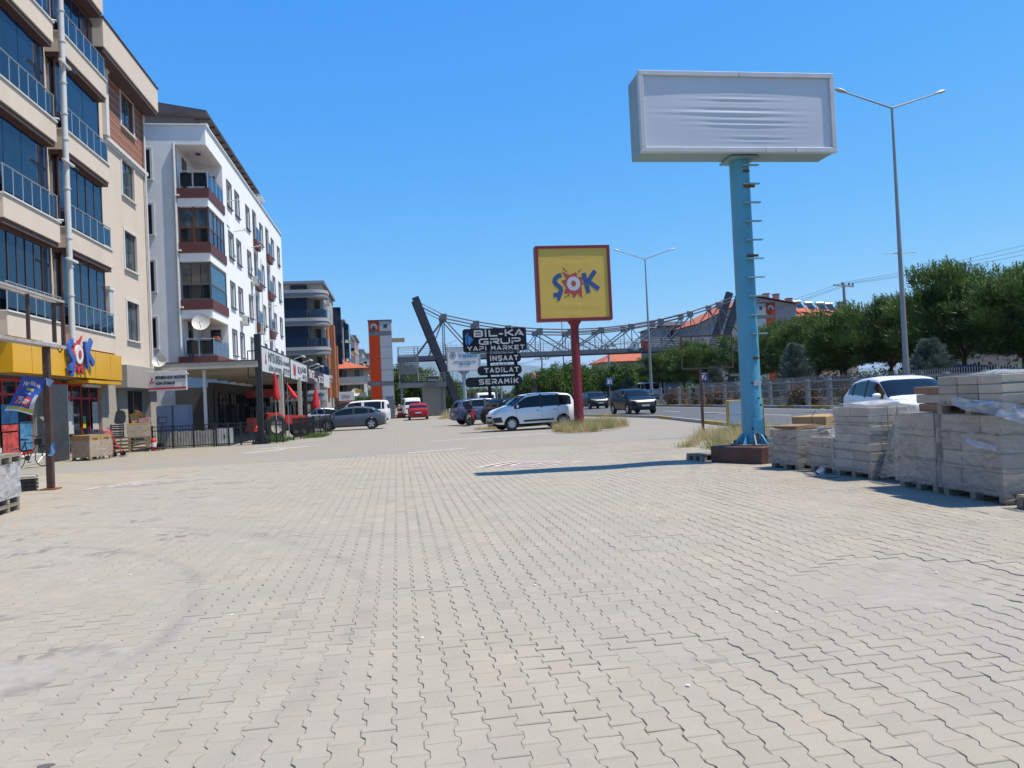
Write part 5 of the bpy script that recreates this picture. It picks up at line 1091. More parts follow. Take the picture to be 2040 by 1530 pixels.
# right end: stair box
g = MB(); g.box(37.5,41.5,82.5,83.9,2.8,3.1); g.build('landing', M_deck, fb)
for k in range(14): g = MB(); g.box(36.4,37.9,81.5,81.56,3.0+k*.2,3.09+k*.2); g.build('louvre', M_steel, fb)
g = MB(); g.prism([(39.0,0.),(42.2,0.),(42.2,5.8),(40.0,5.8)], 'y', 85, 87.5); g.build('lift_wall', M_conc, fb)
nm = thing('name_board', 'small dark board with pale lettering on the bridge landing rail', 'sign', (3.9,81.05,3.85)); g = MB(); g.box(-.62,.62,-.03,0,-.2,.28); g.build('panel', M_slate, nm); lettering('MANİSA', M_lwhite, nm, (0,-.04,-.06), 1.0, .17, '-y')
for k, (x, m_, lab) in enumerate(((26.9, M_sign, 'round white emblem sign on the footbridge railing'), (28.2, M_orange, 'round orange emblem sign on the footbridge railing'))):
    t = thing('emblem_sign', lab, 'sign', (x,Y0-.2,6.75)); g = MB(); g.lathe([(0,-.05),(.55,-.05),(.55,.05),(0,.05)], 22, axis='y'); g.build('disc', m_, t); g = MB(); g.lathe([(.40,-.06),(.46,-.06),(.46,-.05)], 22, axis='y'); g.build('ring', M_tgrey, t)
    for a in (-.5, 0, .5): g = MB(); g.bar((0,-.06,-.2), (.3*math.sin(a),-.06,.25), .08, .02); g.build('ray', M_tgrey, t)
# ---- stencil lettering drawn with strokes
GL = {'B': [[(0,0),(0,1),(.8,1),(.98,.86),(.98,.62),(.85,.5),(.2,.5)],[(.85,.5),(1,.36),(1,.14),(.82,0),(0,0)]], 'I': [[(.5,0),(.5,.78)]], 'i': [[(.5,0),(.5,1)]], 'L': [[(.05,1),(.05,0),(1,0)]], '-': [[(.1,.32),(.9,.32)]], 'K': [[(.05,0),(.05,1)],[(.95,1),(.3,.5),(1,0)]], 'A': [[(0,0),(.5,1),(1,0)],[(.5,.22),(.85,.22)]], 'G': [[(1,1),(.2,1),(0,.82),(0,.18),(.2,0),(1,0),(1,.46),(.55,.46)]], 'R': [[(.05,0),(.05,.42)],[(.05,1),(.85,1),(1,.86),(1,.58),(.85,.44),(.35,.44),(1,0)]], 'U': [[(0,1),(0,.18),(.2,0),(.8,0),(1,.18),(1,1)]], 'P': [[(.05,0),(.05,.4)],[(.05,1),(.82,1),(1,.86),(1,.55),(.82,.4),(.3,.4)]], 'Y': [[(0,1),(.5,.5),(1,1)],[(.5,.4),(.5,0)]], 'V': [[(0,0),(.5,1),(1,0)]], 'M': [[(0,0),(.08,1),(.5,.35),(.92,1),(1,0)]], 'E': [[(1,1),(.05,1),(.05,0),(1,0)],[(.25,.5),(.9,.5)]], 'T': [[(0,1),(1,1)],[(.5,.82),(.5,0)]], 'N': [[(0,0),(0,1),(1,0),(1,1)]], 'S': [[(1,1),(.15,1),(0,.86),(0,.64),(.15,.52),(.85,.48),(1,.36),(1,.14),(.85,0),(0,0)]], 'D': [[(.1,0),(.1,1),(.75,1),(1,.75),(1,.25),(.75,0),(.1,0)]]}
def stencil(parent, txt, m, x0, x1, z0, z1, y, wd=.17, gap=.28):
    n = sum(.35 if c in 'Ii' else .4 if c == ' ' else .55 if c == '-' else 1 for c in txt); tot = n+gap*(len(txt)-1); cw = (x1-x0)/tot; x = x0; h = z1-z0; th = wd*h
    for c in txt:
        cc = 'S' if c == 'Ş' else c; w_ = (.35 if c in 'Ii' else .4 if c == ' ' else .55 if c == '-' else 1)*cw
        if c != ' ':
            mb = MB()
            for pl in GL[cc]:
                pts = [Vector((x+th/2+a*(w_-th), y, z0+th/2+b*(h-th))) for a, b in pl]
                for p, q_ in zip(pts, pts[1:]):
                    nb_ = len(mb.f); e = (q_-p).normalized()*th*.42; mb.bar(p-e, q_+e, th, .05+.0022*nb_/6, upv=(0,1,0))
            if c == 'I' and cc == 'I' and txt != 'x': mb.box(x+w_/2-th/2, x+w_/2+th/2, y-.023, y+.023, z1-th*.55, z1+th*.35)
            if c == 'Ş': mb.box(x+w_*.42, x+w_*.62, y-.025, y+.025, z0-th*1.1, z0-th*.1)
            mb.build('letter', m, parent)
        x += w_+gap*cw
def rounded(x0, x1, z0, z1, r, n=5):
    P = []
    for cx, cz, a0 in ((x1-r,z1-r,0),(x0+r,z1-r,90),(x0+r,z0+r,180),(x1-r,z0+r,270)):
        for k in range(n+1): a = R(a0+90*k/n); P.append((cx+r*math.cos(a), cz+r*math.sin(a)))
    return P
M_navy = mat('navy_panel', (.006,.009,.017), .6, var=.15, spec=.3); M_lsil = mat('letter_silver', (.50,.51,.52), .4, var=.06)
t = thing('shop_totem', 'dark navy totem of four rounded boards with silver lettering', 'sign', (0,0,0)); Yt = 47.0
for x in (5.72, 7.42): g = MB(); g.box(x-.1,x+.1,Yt+.02,Yt+.2,0,4.9); g.build('post', M_navy, t)
for x0, x1, z0, z1, r in ((4.18,8.12,4.43,5.86,.16),(5.58,7.72,3.73,4.28,.2),(5.0,7.74,2.98,3.56,.24),(4.22,7.74,2.28,2.88,.26)):
    g = MB(); g.prism(rounded(x0,x1,z0,z1,r), 'y', Yt-.14, Yt); g.build('board', M_navy, t)
stencil(t, 'BIL-KA', M_lsil, 4.86,7.95,5.34,5.76,Yt-.16,.22,.12); stencil(t, 'GRUP', M_lsil, 5.15,7.75,4.86,5.24,Yt-.16,.22,.12); stencil(t, 'YAPi MARKET', M_lsil, 4.42,7.98,4.50,4.78,Yt-.16,.2,.25)
stencil(t, 'INŞAAT', M_lsil, 5.78,7.55,3.84,4.16,Yt-.16,.21,.25); stencil(t, 'TADILAT', M_lsil, 5.4,7.55,3.12,3.42,Yt-.16,.21,.25); stencil(t, 'SERAMIK', M_lsil, 5.05,7.5,2.42,2.74,Yt-.16,.2,.25)
M_lsky = mat('logo_sky_blue', (.03,.16,.40), .35, var=.06)
for poly in ([(4.32,4.95),(4.43,4.86),(4.43,5.62),(4.32,5.45)], [(4.47,5.0),(4.53,4.83),(4.82,5.18),(4.70,5.36),(4.53,5.44),(4.53,5.66),(4.47,5.62)], ): g = MB(); g.prism(poly, 'y', Yt-.17, Yt-.141); g.build('emblem', M_lsky, t)
g = MB(); g.box(4.6,7.7,Yt-.04,Yt+.1,4.34,4.42); g.build('cross_bar', M_steel, t)
# ---- boiler brand billboard
t = thing('billboard', 'pale grey billboard with blue lettering on a round pole near the footbridge', 'billboard', (6.2,70,0)); g = MB(); g.box(-1.42,1.5,-.15,.25,4.22,6.32); g.build('panel', mat('billboard_grey', (.66,.65,.63), .5, var=.04), t)
fr = MB(); fr.box(-1.48,1.56,-.2,.3,6.32,6.38); fr.box(-1.48,1.56,-.2,.3,4.16,4.22); fr.box(-1.48,-1.42,-.2,.3,4.22,6.32); fr.box(1.5,1.56,-.2,.3,4.22,6.32); fr.build('frame', M_alu, t)
M_vb = mat('letter_teal_blue', (.02,.20,.40), .5, var=.05); lettering('Vaillant', M_vb, t, (.42,-.165,5.62), 1.75, .46, '-y', bold=.02); lettering('AYYILDIZ DOĞALGAZ', M_vb, t, (.1,-.165,5.05), 2.1, .2, '-y', bold=.01); lettering('425 13 88', M_vb, t, (.1,-.165,4.78), 1.0, .2, '-y', bold=.01)
g = MB(); g.lathe([(.24,-.17),(.28,-.17),(.28,-.15)], 20, c=(-.95,0,5.62), axis='y'); g.build('emblem_ring', M_tgrey, t); g = MB(); g.box(-1.05,-.85,-.17,-.151,5.5,5.68)
for s_ in (-1, 1): g.bar((-.95+s_*.03,-.16,5.65), (-.95+s_*.12,-.16,5.95), .04, .02)
g.build('emblem', M_tgrey, t); g = MB(); g.tube((0,.05,0), (0,.05,4.16), .17, n=14); g.build('pole', M_gpan, t, smooth=40); g = MB(); g.prism([(-.55,4.16),(.55,4.16),(.17,3.8),(-.17,3.8)], 'y', 0, .1); g.build('bracket', M_gpan, t)
# ---- square yellow sign on red pole
t = thing('pole_sign', 'square yellow sign with red frame on a tall red pole', 'sign', (8.39,35.0,.05)); t.scale = (.967,)*3; x0, x1, z0, z1 = -1.82, 1.84, 5.1, 8.72
M_redp = mat('sign_red', (.19,.011,.019), .5, var=.12, scale=1.5, dirt=.2, dirtcol=(.2,.03,.03)); M_ypan = mat('canvas_yellow', (.62,.415,.075), .6, var=.05, scale=1.2)
g = MB(); g.box(x0,x1,-.16,.32,z0,z1); g.build('box', M_redp, t, bevel=.01)
for a in ((x0,x1,z1-.13,z1),(x0,x1,z0,z0+.13),(x0,x0+.13,z0+.13,z1-.13),(x1-.13,x1,z0+.13,z1-.13)): g = MB(); g.box(a[0],a[1],-.23,-.162,a[2],a[3]); g.build('frame_bar', M_redp, t)
def canvas(parent, x0, x1, z0, z1, y, m, folds, n=44, k=30, amp=.02, name='canvas'):
    vs = []
    for j in range(k+1):
        for i in range(n+1):
            u, v = i/n, j/k; d = 0
            for cu, cv, wu, wv, a, f in folds: d += a*math.exp(-((u-cu)/wu)**2-((v-cv)/wv)**2)*math.sin(v*f+2*u+cu*9)
            vs.append((x0+(x1-x0)*u, y-d-amp*math.sin(math.pi*u)*math.sin(math.pi*v), z0+(z1-z0)*v))
    g = MB(); g.add(vs, [(j*(n+1)+i, j*(n+1)+i+1, (j+1)*(n+1)+i+1, (j+1)*(n+1)+i) for j in range(k) for i in range(n)]); return g.build(name, m, parent, smooth=80)
canvas(t, x0+.12, x1-.12, z0+.12, z1-.12, -.185, M_ypan, [(.45,.86,.25,.08,.008,60),(.55,.16,.3,.08,.005,45)], amp=.003)
def Ps(a, b, d): return (.0+a, -.189-d, 6.88+b)
sok_logo(t, Ps, .006, 2.55, red=mat('print_red', (.36,.06,.05), .6, var=.05), blue=mat('print_blue', (.022,.075,.22), .6, var=.05), white=mat('print_white', (.50,.51,.53), .6, var=.03))
g = MB(); g.tube((0,.08,-.2), (0,.08,4.75), .245, .19, n=18); g.build('pole', M_redp, t, smooth=40); g = MB(); g.lathe([(.19,4.72),(.22,4.9),(.34,5.08),(0,5.08)], 18, c=(0,.08,0)); g.build('pole_head', M_redp, t, smooth=30)
# ================================================================ right side
M_bluep = mat('turquoise_paint', (.075,.29,.40), .5, var=.10, scale=1.4, dirt=.32, dirtcol=(.12,.34,.44)); M_rustp = mat('rust_patch', (.14,.05,.02), .85, var=.4, scale=9); M_tframe = mat('worn_white_frame', (.50,.515,.53), .5, var=.08, scale=3, dirt=.25, dirtcol=(.30,.27,.24)); M_teal = mat('pale_teal_sheet', (.20,.32,.35), .55, var=.12, scale=1.5, dirt=.3, dirtcol=(.3,.33,.33))
t = thing('billboard', 'large blank white billboard on a tall turquoise pole with climbing steps', 'billboard', (7.3,15.1,0)); x0, x1, z0, z1, ya, yb = -2.27, 1.93, 6.30, 7.94, -.46, .22
g = MB(); g.box(x0+.02,x1-.02,ya+.03,yb,z0+.02,z1-.02); g.build('box', M_teal, t)
for nm, a in (('frame_bar',(x0,-.15,ya-.05,ya+.06,z1-.10,z1)), ('frame_bar',(-.14,x1,ya-.05,ya+.06,z1-.10,z1)), ('frame_bar',(x0,.35,ya-.05,ya+.06,z0,z0+.10)), ('frame_bar',(.36,1.0,ya-.05,ya+.06,z0,z0+.10)), ('frame_bar',(1.01,x1,ya-.05,ya+.06,z0,z0+.10)), ('frame_bar',(x0,x0+.10,ya-.05,ya+.06,z0+.102,z1-.102)), ('frame_bar',(x1-.10,x1,ya-.05,ya+.06,z0+.102,z1-.102))):
    g = MB(); g.box(*a); g.build(nm, M_tframe, t, bevel=.008)
M_vinyl = mat('blank_vinyl', (.55,.565,.59), .5, var=.025, scale=1.2)
canvas(t, x0+.1, x1-.1, z0+.1, z1-.1, ya-.004, M_vinyl, [(.50,.68,.20,.05,.006,95),(.46,.50,.28,.06,.009,70),(.54,.34,.22,.07,.008,85),(.60,.12,.16,.05,.006,90)], 64, 60, .012)
g = MB(); g.tube((0,0,.36), (0,0,6.3), .212, .2, n=26); g.build('pole', M_bluep, t, smooth=40)
for k in range(10):
    z = 6.10-k*.387; st_ = MB(); st_.box(-.05,.30,-.30,-.235,z,z+.022); st_.box(-.05,.30,-.2355,-.2005,z+.003,z+.018); st_.box(.262,.298,-.30,.02,z-.012,z+.034) if 0 else None
    st_.build('step', mat('pale_blue_step', (.20,.37,.42), .5, var=.15, dirt=.3), t)
for z, w_ in ((5.98,.06),(5.66,.16),(4.22,.16),(2.1,.05)): g = MB(); g.box(-.02,.06+w_,-.218,-.195,z,z+.05); g.build('rust_bracket', M_rustp, t)
for x, z in ((-.06,1.62),(.06,1.30),(.10,1.16),(-.1,.68)): g = MB(); g.lathe([(0,-.006),(.022,-.006),(.022,0)], 10, c=(x,-.211,z), axis='y'); g.build('bolt_hole', M_black, t)
g = MB(); g.box(-.02,.10,-.216,-.195,1.56,1.66); g.build('sticker', mat('sticker_pale', (.36,.34,.36), .7, var=.2), t)
g = MB(); g.box(-.08,.14,-.225,-.2,.42,.86); g.build('hatch_plate', M_bluep, t); g = MB(); g.box(.13,.16,-.222,-.19,.42,.88); g.box(-.06,.02,-.235,-.226,.44,.58); g.build('hatch_edge', M_rustp, t)
for k in range(10):
    a = 2*math.pi*k/10; g = MB(); g.prism([(.2,.36),(.42,.36),(.2,.60)], 'y', -.012, .012); g.xf(Matrix.Rotation(a, 4, 'Z')); g.build('gusset', M_bluep, t)
g = MB(); g.lathe([(0,.335),(.46,.335),(.46,.36),(0,.36)], 20); g.build('flange', mat('rust_flange', (.16,.10,.07), .85, var=.4, scale=6), t)
for k in range(8):
    a = 2*math.pi*(k+.5)/8; g = MB(); g.tube((.38*math.cos(a),.38*math.sin(a),.36), (.38*math.cos(a),.38*math.sin(a),.44), .018, n=6); g.build('bolt', M_rustp, t)
for a in (('bracket_plate', (-.3,.3,-.3,.3,6.262,6.298)),): g = MB(); g.box(*a[1]); g.build(a[0], M_teal, t)
# brown steel plinth
pl = MB(); t2 = thing('plinth', 'rust brown steel plinth under the turquoise pole', 'plinth', (7.3,15.1,0), R(28)); pl.box(-.62,.62,-.62,.62,0,.335); pl.build('box', mat('brown_plinth', (.075,.035,.028), .7, var=.25, scale=3, dirt=.4, dirtcol=(.11,.06,.045)), t2, bevel=.012)
# small loose pallet beside
t2 = thing('wooden_pallet', 'small weathered pallet lying left of the brown plinth', 'pallet', (6.35,15.55,0), R(12)); pallet(t2, .7, .6, 0, M_woodg)
# ---- pallets of wrapped tile boxes (right edge) -----------------------------
M_strap = mat('strap_dark', (.10,.12,.115), .5, var=.2); M_tb2 = mat('tile_box_grey', (.27,.25,.215), .85, var=.12, scale=4, obj_rand=.12, dirt=.45, dirtcol=(.19,.175,.155)); M_tb3 = mat('tile_box_brown', (.22,.13,.075), .85, var=.15, obj_rand=.12)
M_filmd = film_mat('dust_film', .33, (.47,.44,.39))
def tile_pallet(label, x, y, rz, w, d, h, nx, ny, nz, m=M_tilebox, film=M_filmd, seed=0, pz=.14, flop=0, amp=.016, straps=2, vert=False, filmtop=True, pm=None, group='pallets of wrapped tile boxes'):
    t = thing('tile_pallet', label, 'pallet', (x, y, 0), R(rz), group); rn = random.Random(seed); pallet(t, w, d, 0, pm or M_woodg)
    bw, bd, bh = w/nx, d/ny, (h-pz)/nz; me = MB().box(.004,bw-.004,.004,bd-.004,.003,bh-.003).mesh('tile_box', m, bevel=.007)
    for i in range(nx):
        for j in range(ny):
            for k in range(nz):
                if i not in (0, nx-1) and j not in (0, ny-1) and k < nz-1: continue
                link('tile_box', me, t, (i*bw+rn.uniform(-.016,.016), j*bd+rn.uniform(-.016,.016), pz+.001+k*bh), rn.uniform(-.022,.022))
    for s_ in range(straps):
        z = pz+(h-pz)*(.3+.45*s_); g = MB(); e = .012
        for a in ((-e,w+e,-e-.004,-e),(-e,w+e,d+e,d+e+.004),(-e-.004,-e,-e,d+e),(w+e,w+e+.004,-e,d+e)): g.box(a[0],a[1],a[2],a[3],z,z+.016)
        g.build('strap', M_strap, t)
    for s_ in range(2):
        xx = w*(.3+.4*s_); g = MB(); e = .014; g.box(xx,xx+.016,-e-.004,-e,.05,h+.01); g.box(xx,xx+.016,-e,d+e,h+.012,h+.016); g.build('strap', M_strap, t)
    if film: film_shell(-.03,w+.03,-.03,d+.03,.09,h+.012,amp,seed,filmtop).build('stretch_film', film, t, smooth=65)
    return t
tile_pallet('low pallet of grey boxes under brown boards, left end of the row', 7.10,12.95,8,.95,.8,.72,2,2,4,M_tb2,film=M_filmd,seed=1)
tile_pallet('small low pallet with torn film hood between taller stacks', 7.30,12.1,4,.62,.7,.60,3,2,3,M_tilebox,seed=2,pz=.13)
tile_pallet('tall narrow pallet of flat cartons under bunched white film', 7.28,11.05,2,1.0,.95,1.13,2,2,7,M_tilebox,film=film_mat('shiny_film', .22, (.52,.52,.51)),seed=3)
tile_pallet('pallet half hidden by a torn sagging film sheet', 7.62,10.35,0,.9,.66,.88,2,2,6,M_tilebox,film=None,seed=4)
tile_pallet('tall pallet of large boxes left of the double stack', 7.15,9.42,-2,1.1,.82,1.07,3,2,3,M_tilebox,seed=5,amp=.010)
tile_pallet('big wrapped pallet carrying a second pallet on top', 7.10,8.2,-3,1.25,1.12,1.06,2,3,4,M_tilebox,seed=6,amp=.014)
# second tier
def tier2():
    t = thing('tile_pallet', 'upper pallet of white boxes with trailing torn film on the double stack', 'pallet', (7.05,8.1,1.075), R(-3), 'pallets of wrapped tile boxes'); pallet(t, 1.5, 1.2, 0, M_woodg); M_tbw = mat('tile_box_white', (.34,.37,.41), .5, var=.08, obj_rand=.06, dirt=.2)
    for i in range(3):
        for k in range(3): g = MB(); g.box(.02+i*.36,.37+i*.36,.02,.42,.142+k*.115,.252+k*.115); o = g.build('tile_box', (M_tilebox, M_tilebox, M_tbw)[i], t, bevel=.006); o.rotation_euler.z = random.uniform(-.01,.01)
    for j in range(2):
        for k in range(3): g = MB(); g.box(.0+.02,.5,.44+j*.38,.80+j*.38,.142+k*.115,.252+k*.115); g.build('tile_box', M_tilebox, t, bevel=.006)
    for k in range(3): g = MB(); g.box(1.1,1.48,.03,.43,.142+k*.115,.252+k*.115); g.build('tile_box', M_tbw, t, bevel=.006)
    for z in (.25, .37): g = MB(); g.box(0,1.5,.0,.006,z,z+.018); g.build('strap', mat('strap_green', (.06,.12,.12), .4, var=.2), t)
    g = MB(); g.box(.72,.80,.003,.019,.14,.48); g.build('corner_card', M_card, t)
    heap('film_heap', 0.05,1.45,.05,1.1,.07,12, M_film2, t).location.z = .49
    return t
tier2()
def drape(name, label, pts_top, pts_bot, n, m, seed, amp=.05, rows=14, cat='plastic film', extra=None):
    rn = np.random.default_rng(seed); ph = rn.random(9)*6.28; vs = []
    T = np.array(pts_top, float); B = np.array(pts_bot, float)
    def at(P, u):
        k = min(int(u*(len(P)-1)), len(P)-2); f = u*(len(P)-1)-k; return P[k]*(1-f)+P[k+1]*f
    for j in range(rows+1):
        v = j/rows
        for i in range(n+1):
            u = i/n; p = at(T, u)*(1-v)+at(B, u)*v; a = amp*math.sin(math.pi*min(1, v*1.1+.05))
            vs.append((p[0]-a*(.6*math.sin(11*u+3*v+ph[0])+.4*math.sin(23*u-6*v+ph[1])), p[1]+a*.6*math.sin(9*u+7*v+ph[2]), p[2]+a*.35*math.sin(15*u+5*v+ph[3])))
    mb = MB(); mb.add(vs, [(j*(n+1)+i, j*(n+1)+i+1, (j+1)*(n+1)+i+1, (j+1)*(n+1)+i) for j in range(rows) for i in range(n)]); o = mb.build(name, m, None, smooth=70)
    return tag(o, label, cat)
M_sheet = film_mat('cream_film', .80, (.44,.39,.32)); M_sheetw = film_mat('white_crumpled_film', .85, (.52,.51,.49))
drape('film_sheet', 'dusty torn film sheet sagging over the half hidden pallet', [(7.75,10.98,.98),(7.6,10.9,.99),(7.5,10.6,.97),(7.45,10.35,.90)], [(7.35,11.0,.08),(7.3,10.85,.05),(7.38,10.6,.10),(7.5,10.42,.14)], 22, M_sheet, 4, .07)
drape('film_sheet', 'bunched white film lying over the tall narrow pallet', [(7.28,11.1,1.17),(7.25,11.5,1.2),(7.3,11.95,1.18)], [(8.25,11.1,1.2),(8.2,11.5,1.24),(8.25,11.95,1.18)], 20, M_sheetw, 9, .05)
drape('film_sheet', 'torn clear film hood on the small low pallet', [(7.3,12.12,.62),(7.35,12.4,.74),(7.32,12.78,.64)], [(7.9,12.15,.66),(7.85,12.45,.78),(7.9,12.78,.68)], 18, M_film2, 10, .05)
drape('film_strip', 'long torn white film strip trailing from the upper pallet', [(7.06,8.9,1.30),(7.05,8.6,1.26),(7.05,8.2,1.24),(7.0,7.6,1.18)], [(7.02,8.9,1.20),(6.98,8.6,1.12),(6.98,8.2,1.08),(6.9,7.6,.98)], 24, M_sheetw, 11, .04, 6)
drape('film_sheet', 'shiny creased film hanging on the right side of the tall narrow pallet', [(7.9,11.02,1.16),(8.05,11.0,1.15),(8.3,11.02,1.14)], [(7.85,10.98,.35),(8.05,10.94,.45),(8.3,10.98,.5)], 18, film_mat('clear_creased_film', .45, (.55,.55,.54)), 21, .03)
drape('film_strip', 'narrow torn film tail on the front of the big wrapped pallet', [(7.08,8.75,.78),(7.07,8.55,.74),(7.07,8.25,.70)], [(7.05,8.75,.74),(7.03,8.5,.66),(7.04,8.2,.64)], 14, M_sheetw, 22, .02, 4)
drape('film_strip', 'curled film tail lying before the small low pallet', [(7.15,12.3,.14),(7.1,12.1,.10),(7.0,11.95,.03)], [(7.05,12.3,.05),(7.0,12.1,.02),(6.9,11.95,.015)], 12, M_sheetw, 23, .03, 5)
t2 = thing('tile_pallet', 'low pallet with a crumpled film end at the right edge of the photo', 'pallet', (7.02,7.3,0), R(-4), 'pallets of wrapped tile boxes'); pallet(t2, 1.2, .7, 0, M_woodg)
drape('film_sheet', 'crumpled cream film lying over the lowest pallet at right edge', [(6.95,8.05,.05),(6.9,7.85,.14),(7.0,7.5,.22),(7.05,7.25,.2)], [(7.6,8.05,.16),(7.7,7.8,.24),(7.9,7.5,.28),(7.9,7.25,.22)], 20, M_sheet, 12, .06)
# brown boards and cardboard on the low pallet
t2 = thing('board_pile', 'thin brown boards lying on the low grey pallet', 'boards', (7.1,12.95,.74), R(20))
for k in range(3): g = MB(); g.box(0,.9-.1*k,0,.5,k*.02,.015+k*.02); o = g.build('board', M_tb3, t2); o.rotation_euler.z = .1*k
t2 = thing('cardboard_boxes', 'flattened brown cardboard boxes beyond the low grey pallet', 'cardboard', (8.0,13.5,.0), R(25))
for k, (z, w_, h_) in enumerate(((0,1.1,.55),(.56,1.15,.13),(.70,1.1,.22))): g = MB(); g.box(0,w_,0,.7,z,z+h_); o = g.build('box', M_card if k else M_tilebox, t2, bevel=.01); o.rotation_euler.z = .06*k
t2 = thing('cardboard_boxes', 'brown boxes protruding left of the upper pallet', 'cardboard', (7.2,9.3,1.09), R(-2))
for k, (z, h_) in enumerate(((0,.11),(.115,.12),(.24,.10))): g = MB(); g.box(0,.9,0,.5+.05*k,z,z+h_); g.build('box', M_tb3 if k != 1 else M_tilebox, t2, bevel=.008)
# back row, seen between the tops
tile_pallet('pallet of boxes standing behind the tall narrow pallet', 8.45,11.2,3,1.0,1.0,1.05,2,2,5,M_tilebox,seed=7); tile_pallet('pallet of boxes behind the double stack', 8.6,8.6,-2,1.1,1.2,1.03,2,2,5,M_tilebox,seed=8)
# wire hoop
t2 = thing('wire_hoop', 'bent green wire standing on the low grey pallet', 'wire', (7.7,13.4,.72)); g = MB(); g.path([(.0,0,0),(-.05,0,.2),(.05,0,.33),(.25,.02,.36),(.42,.05,.25),(.5,.05,0)], .006, 5); g.build('wire', mat('green_wire', (.03,.09,.07), .5, var=.1), t2)
t2 = thing('blue_tarp', 'dark blue grey sack slumped on the low grey pallet', 'sack', (7.45,12.98,.5), R(5)); g = MB(); g.prism([(0,0),(.5,0),(.48,.17),(.3,.26),(.08,.2)], 'y', -.06, .5); g.build('sack', mat('slate_sack', (.06,.068,.08), .6, var=.3), t2, bevel=.06, seg=3)
# scraps of film and cardboard on the ground
M_scrap = mat('cardboard_scrap', (.30,.27,.22), .85, var=.2)
for k, (x, y, a, lab) in enumerate(((7.05,12.35,.3,'flat pale cardboard scrap before the small low pallet'),(6.98,11.75,-.2,'pale cardboard scrap in the shadow of the tall pallet'),(6.5,16.4,.4,'white paper scrap left of the small pallet'))):
    g = MB(); g.box(-.16,.16,-.09,.09,.006,.018); o = g.build('cardboard_scrap', M_scrap, None, loc=(x, y, 0), rz=a); tag(o, lab, 'scrap')
# ---- street furniture --------------------------------------------------------
M_galv = mat('galvanised_pole', (.27,.275,.28), .5, metal=.3, var=.08, scale=2, dirt=.3, dirtcol=(.2,.18,.16))
def lamp_post(label, x, y, h, arm, rise, bar=True, r=.15):
    t = thing('street_lamp', label, 'street lamp', (x, y, 0), 0, 'double arm street lamps'); g = MB(); g.tube((0,0,0), (0,0,h), r, .055, n=12); g.build('pole', M_galv, t, smooth=40); g = MB(); g.tube((0,0,1.0), (0,0,1.45), r*.99+.006, r*.96+.006, n=12); g.build('yellow_band', mat('yellow_band', (.42,.30,.04), .7, var=.2), t, smooth=40)
    for s_ in (-1, 1):
        g = MB(); g.path([(0,0,h-.02),(s_*arm*.82,0,h+rise*.86)], [.045,.035], n=8); a = g.build('arm', M_galv, t, smooth=40)
        e = Vector((s_*arm, 0, h+rise)); b = Vector((s_*arm*.80, 0, h+rise*.82)); d = (e-b); m = MB(); n = 10; vs = []
        for k, (f, w_, hh) in enumerate(((0,.06,.05),(.2,.11,.09),(.55,.16,.11),(.85,.13,.08),(1,.03,.03))):
            for q_ in range(n): an = 2*math.pi*q_/n; vs.append(tuple(b+d*f+Vector((0, w_*math.cos(an), .03+hh*math.sin(an)*(1 if math.sin(an) > 0 else .5)))))
        m.add(vs, [(k*n+q_, k*n+(q_+1) % n, (k+1)*n+(q_+1) % n, (k+1)*n+q_) for k in range(4) for q_ in range(n)]+[tuple(range(n))[::-1], tuple(range(4*n, 5*n))]); m.build('lamp_head', M_ac, t, smooth=50)
    if bar: g = MB(); g.tube((-.82,0,7.75), (.85,0,7.80), .022, n=6); g.build('flag_bar', M_galv, t)
    return t
lamp_post('nearest double arm street lamp rising behind the white car', 24.85,34.5,15.0,3.0,.85)
lamp_post('double arm street lamp between the yellow sign and the turquoise pole', 24.85,72.8,14.6,3.15,.95, r=.16)
lamp_post('distant street lamp rising behind the yellow sign', 24.85,112,13.5,2.6,.8, False)
for k, y in enumerate((150, 190, 235, 285)): lamp_post('far street lamp number %s beyond the footbridge, thin as a needle' % ('one','two','three','four')[k], 24.85 if k % 2 else 10.0, y, 12.5, 2.4, .8, False)
# power poles and wires
M_wire = mat('power_wire', (.02,.02,.022), .6, var=0)
def power_pole(label, x, y, h, arm=1.75):
    t = thing('power_pole', label, 'power pole', (x, y, 0), R(25), 'concrete power poles'); g = MB(); g.tube((0,0,0), (0,0,h), .24, .14, n=8); g.build('pole', M_galv, t); g = MB(); g.box(-arm,arm,-.08,.08,h-.35,h-.2); g.build('crossarm', M_galv, t)
    for dx in (-arm*.15, arm*.55, arm*1.0 if 0 else arm*.95): g = MB(); g.lathe([(0,0),(.07,0),(.1,.1),(.06,.14),(.1,.2),(.05,.3),(0,.32)], 10, c=(dx,0,h-.2)); g.build('insulator', M_black, t)
    return t
power_pole('concrete power pole with crossarm above the pine trees', 47.3,75,12.0)
power_pole('power pole in front of the red roofed house', 33.5,118,9.2,1.6); power_pole('smaller power pole left of the red pole', 26.0,135,8.4,1.6); power_pole('far power pole seen between the totem and the red pole', 22.5,165,9.0,1.8)
def wire(label, a, b, sag, group='power lines'):
    a, b = Vector(a), Vector(b); g = MB(); pts = [a+(b-a)*k/14-Vector((0,0,sag*4*(k/14)*(1-k/14))) for k in range(15)]; g.path(pts, .016, 5); return tag(g.build('power_line', M_wire), label, 'power line', group)
wnames = ('upper', 'middle', 'lower')
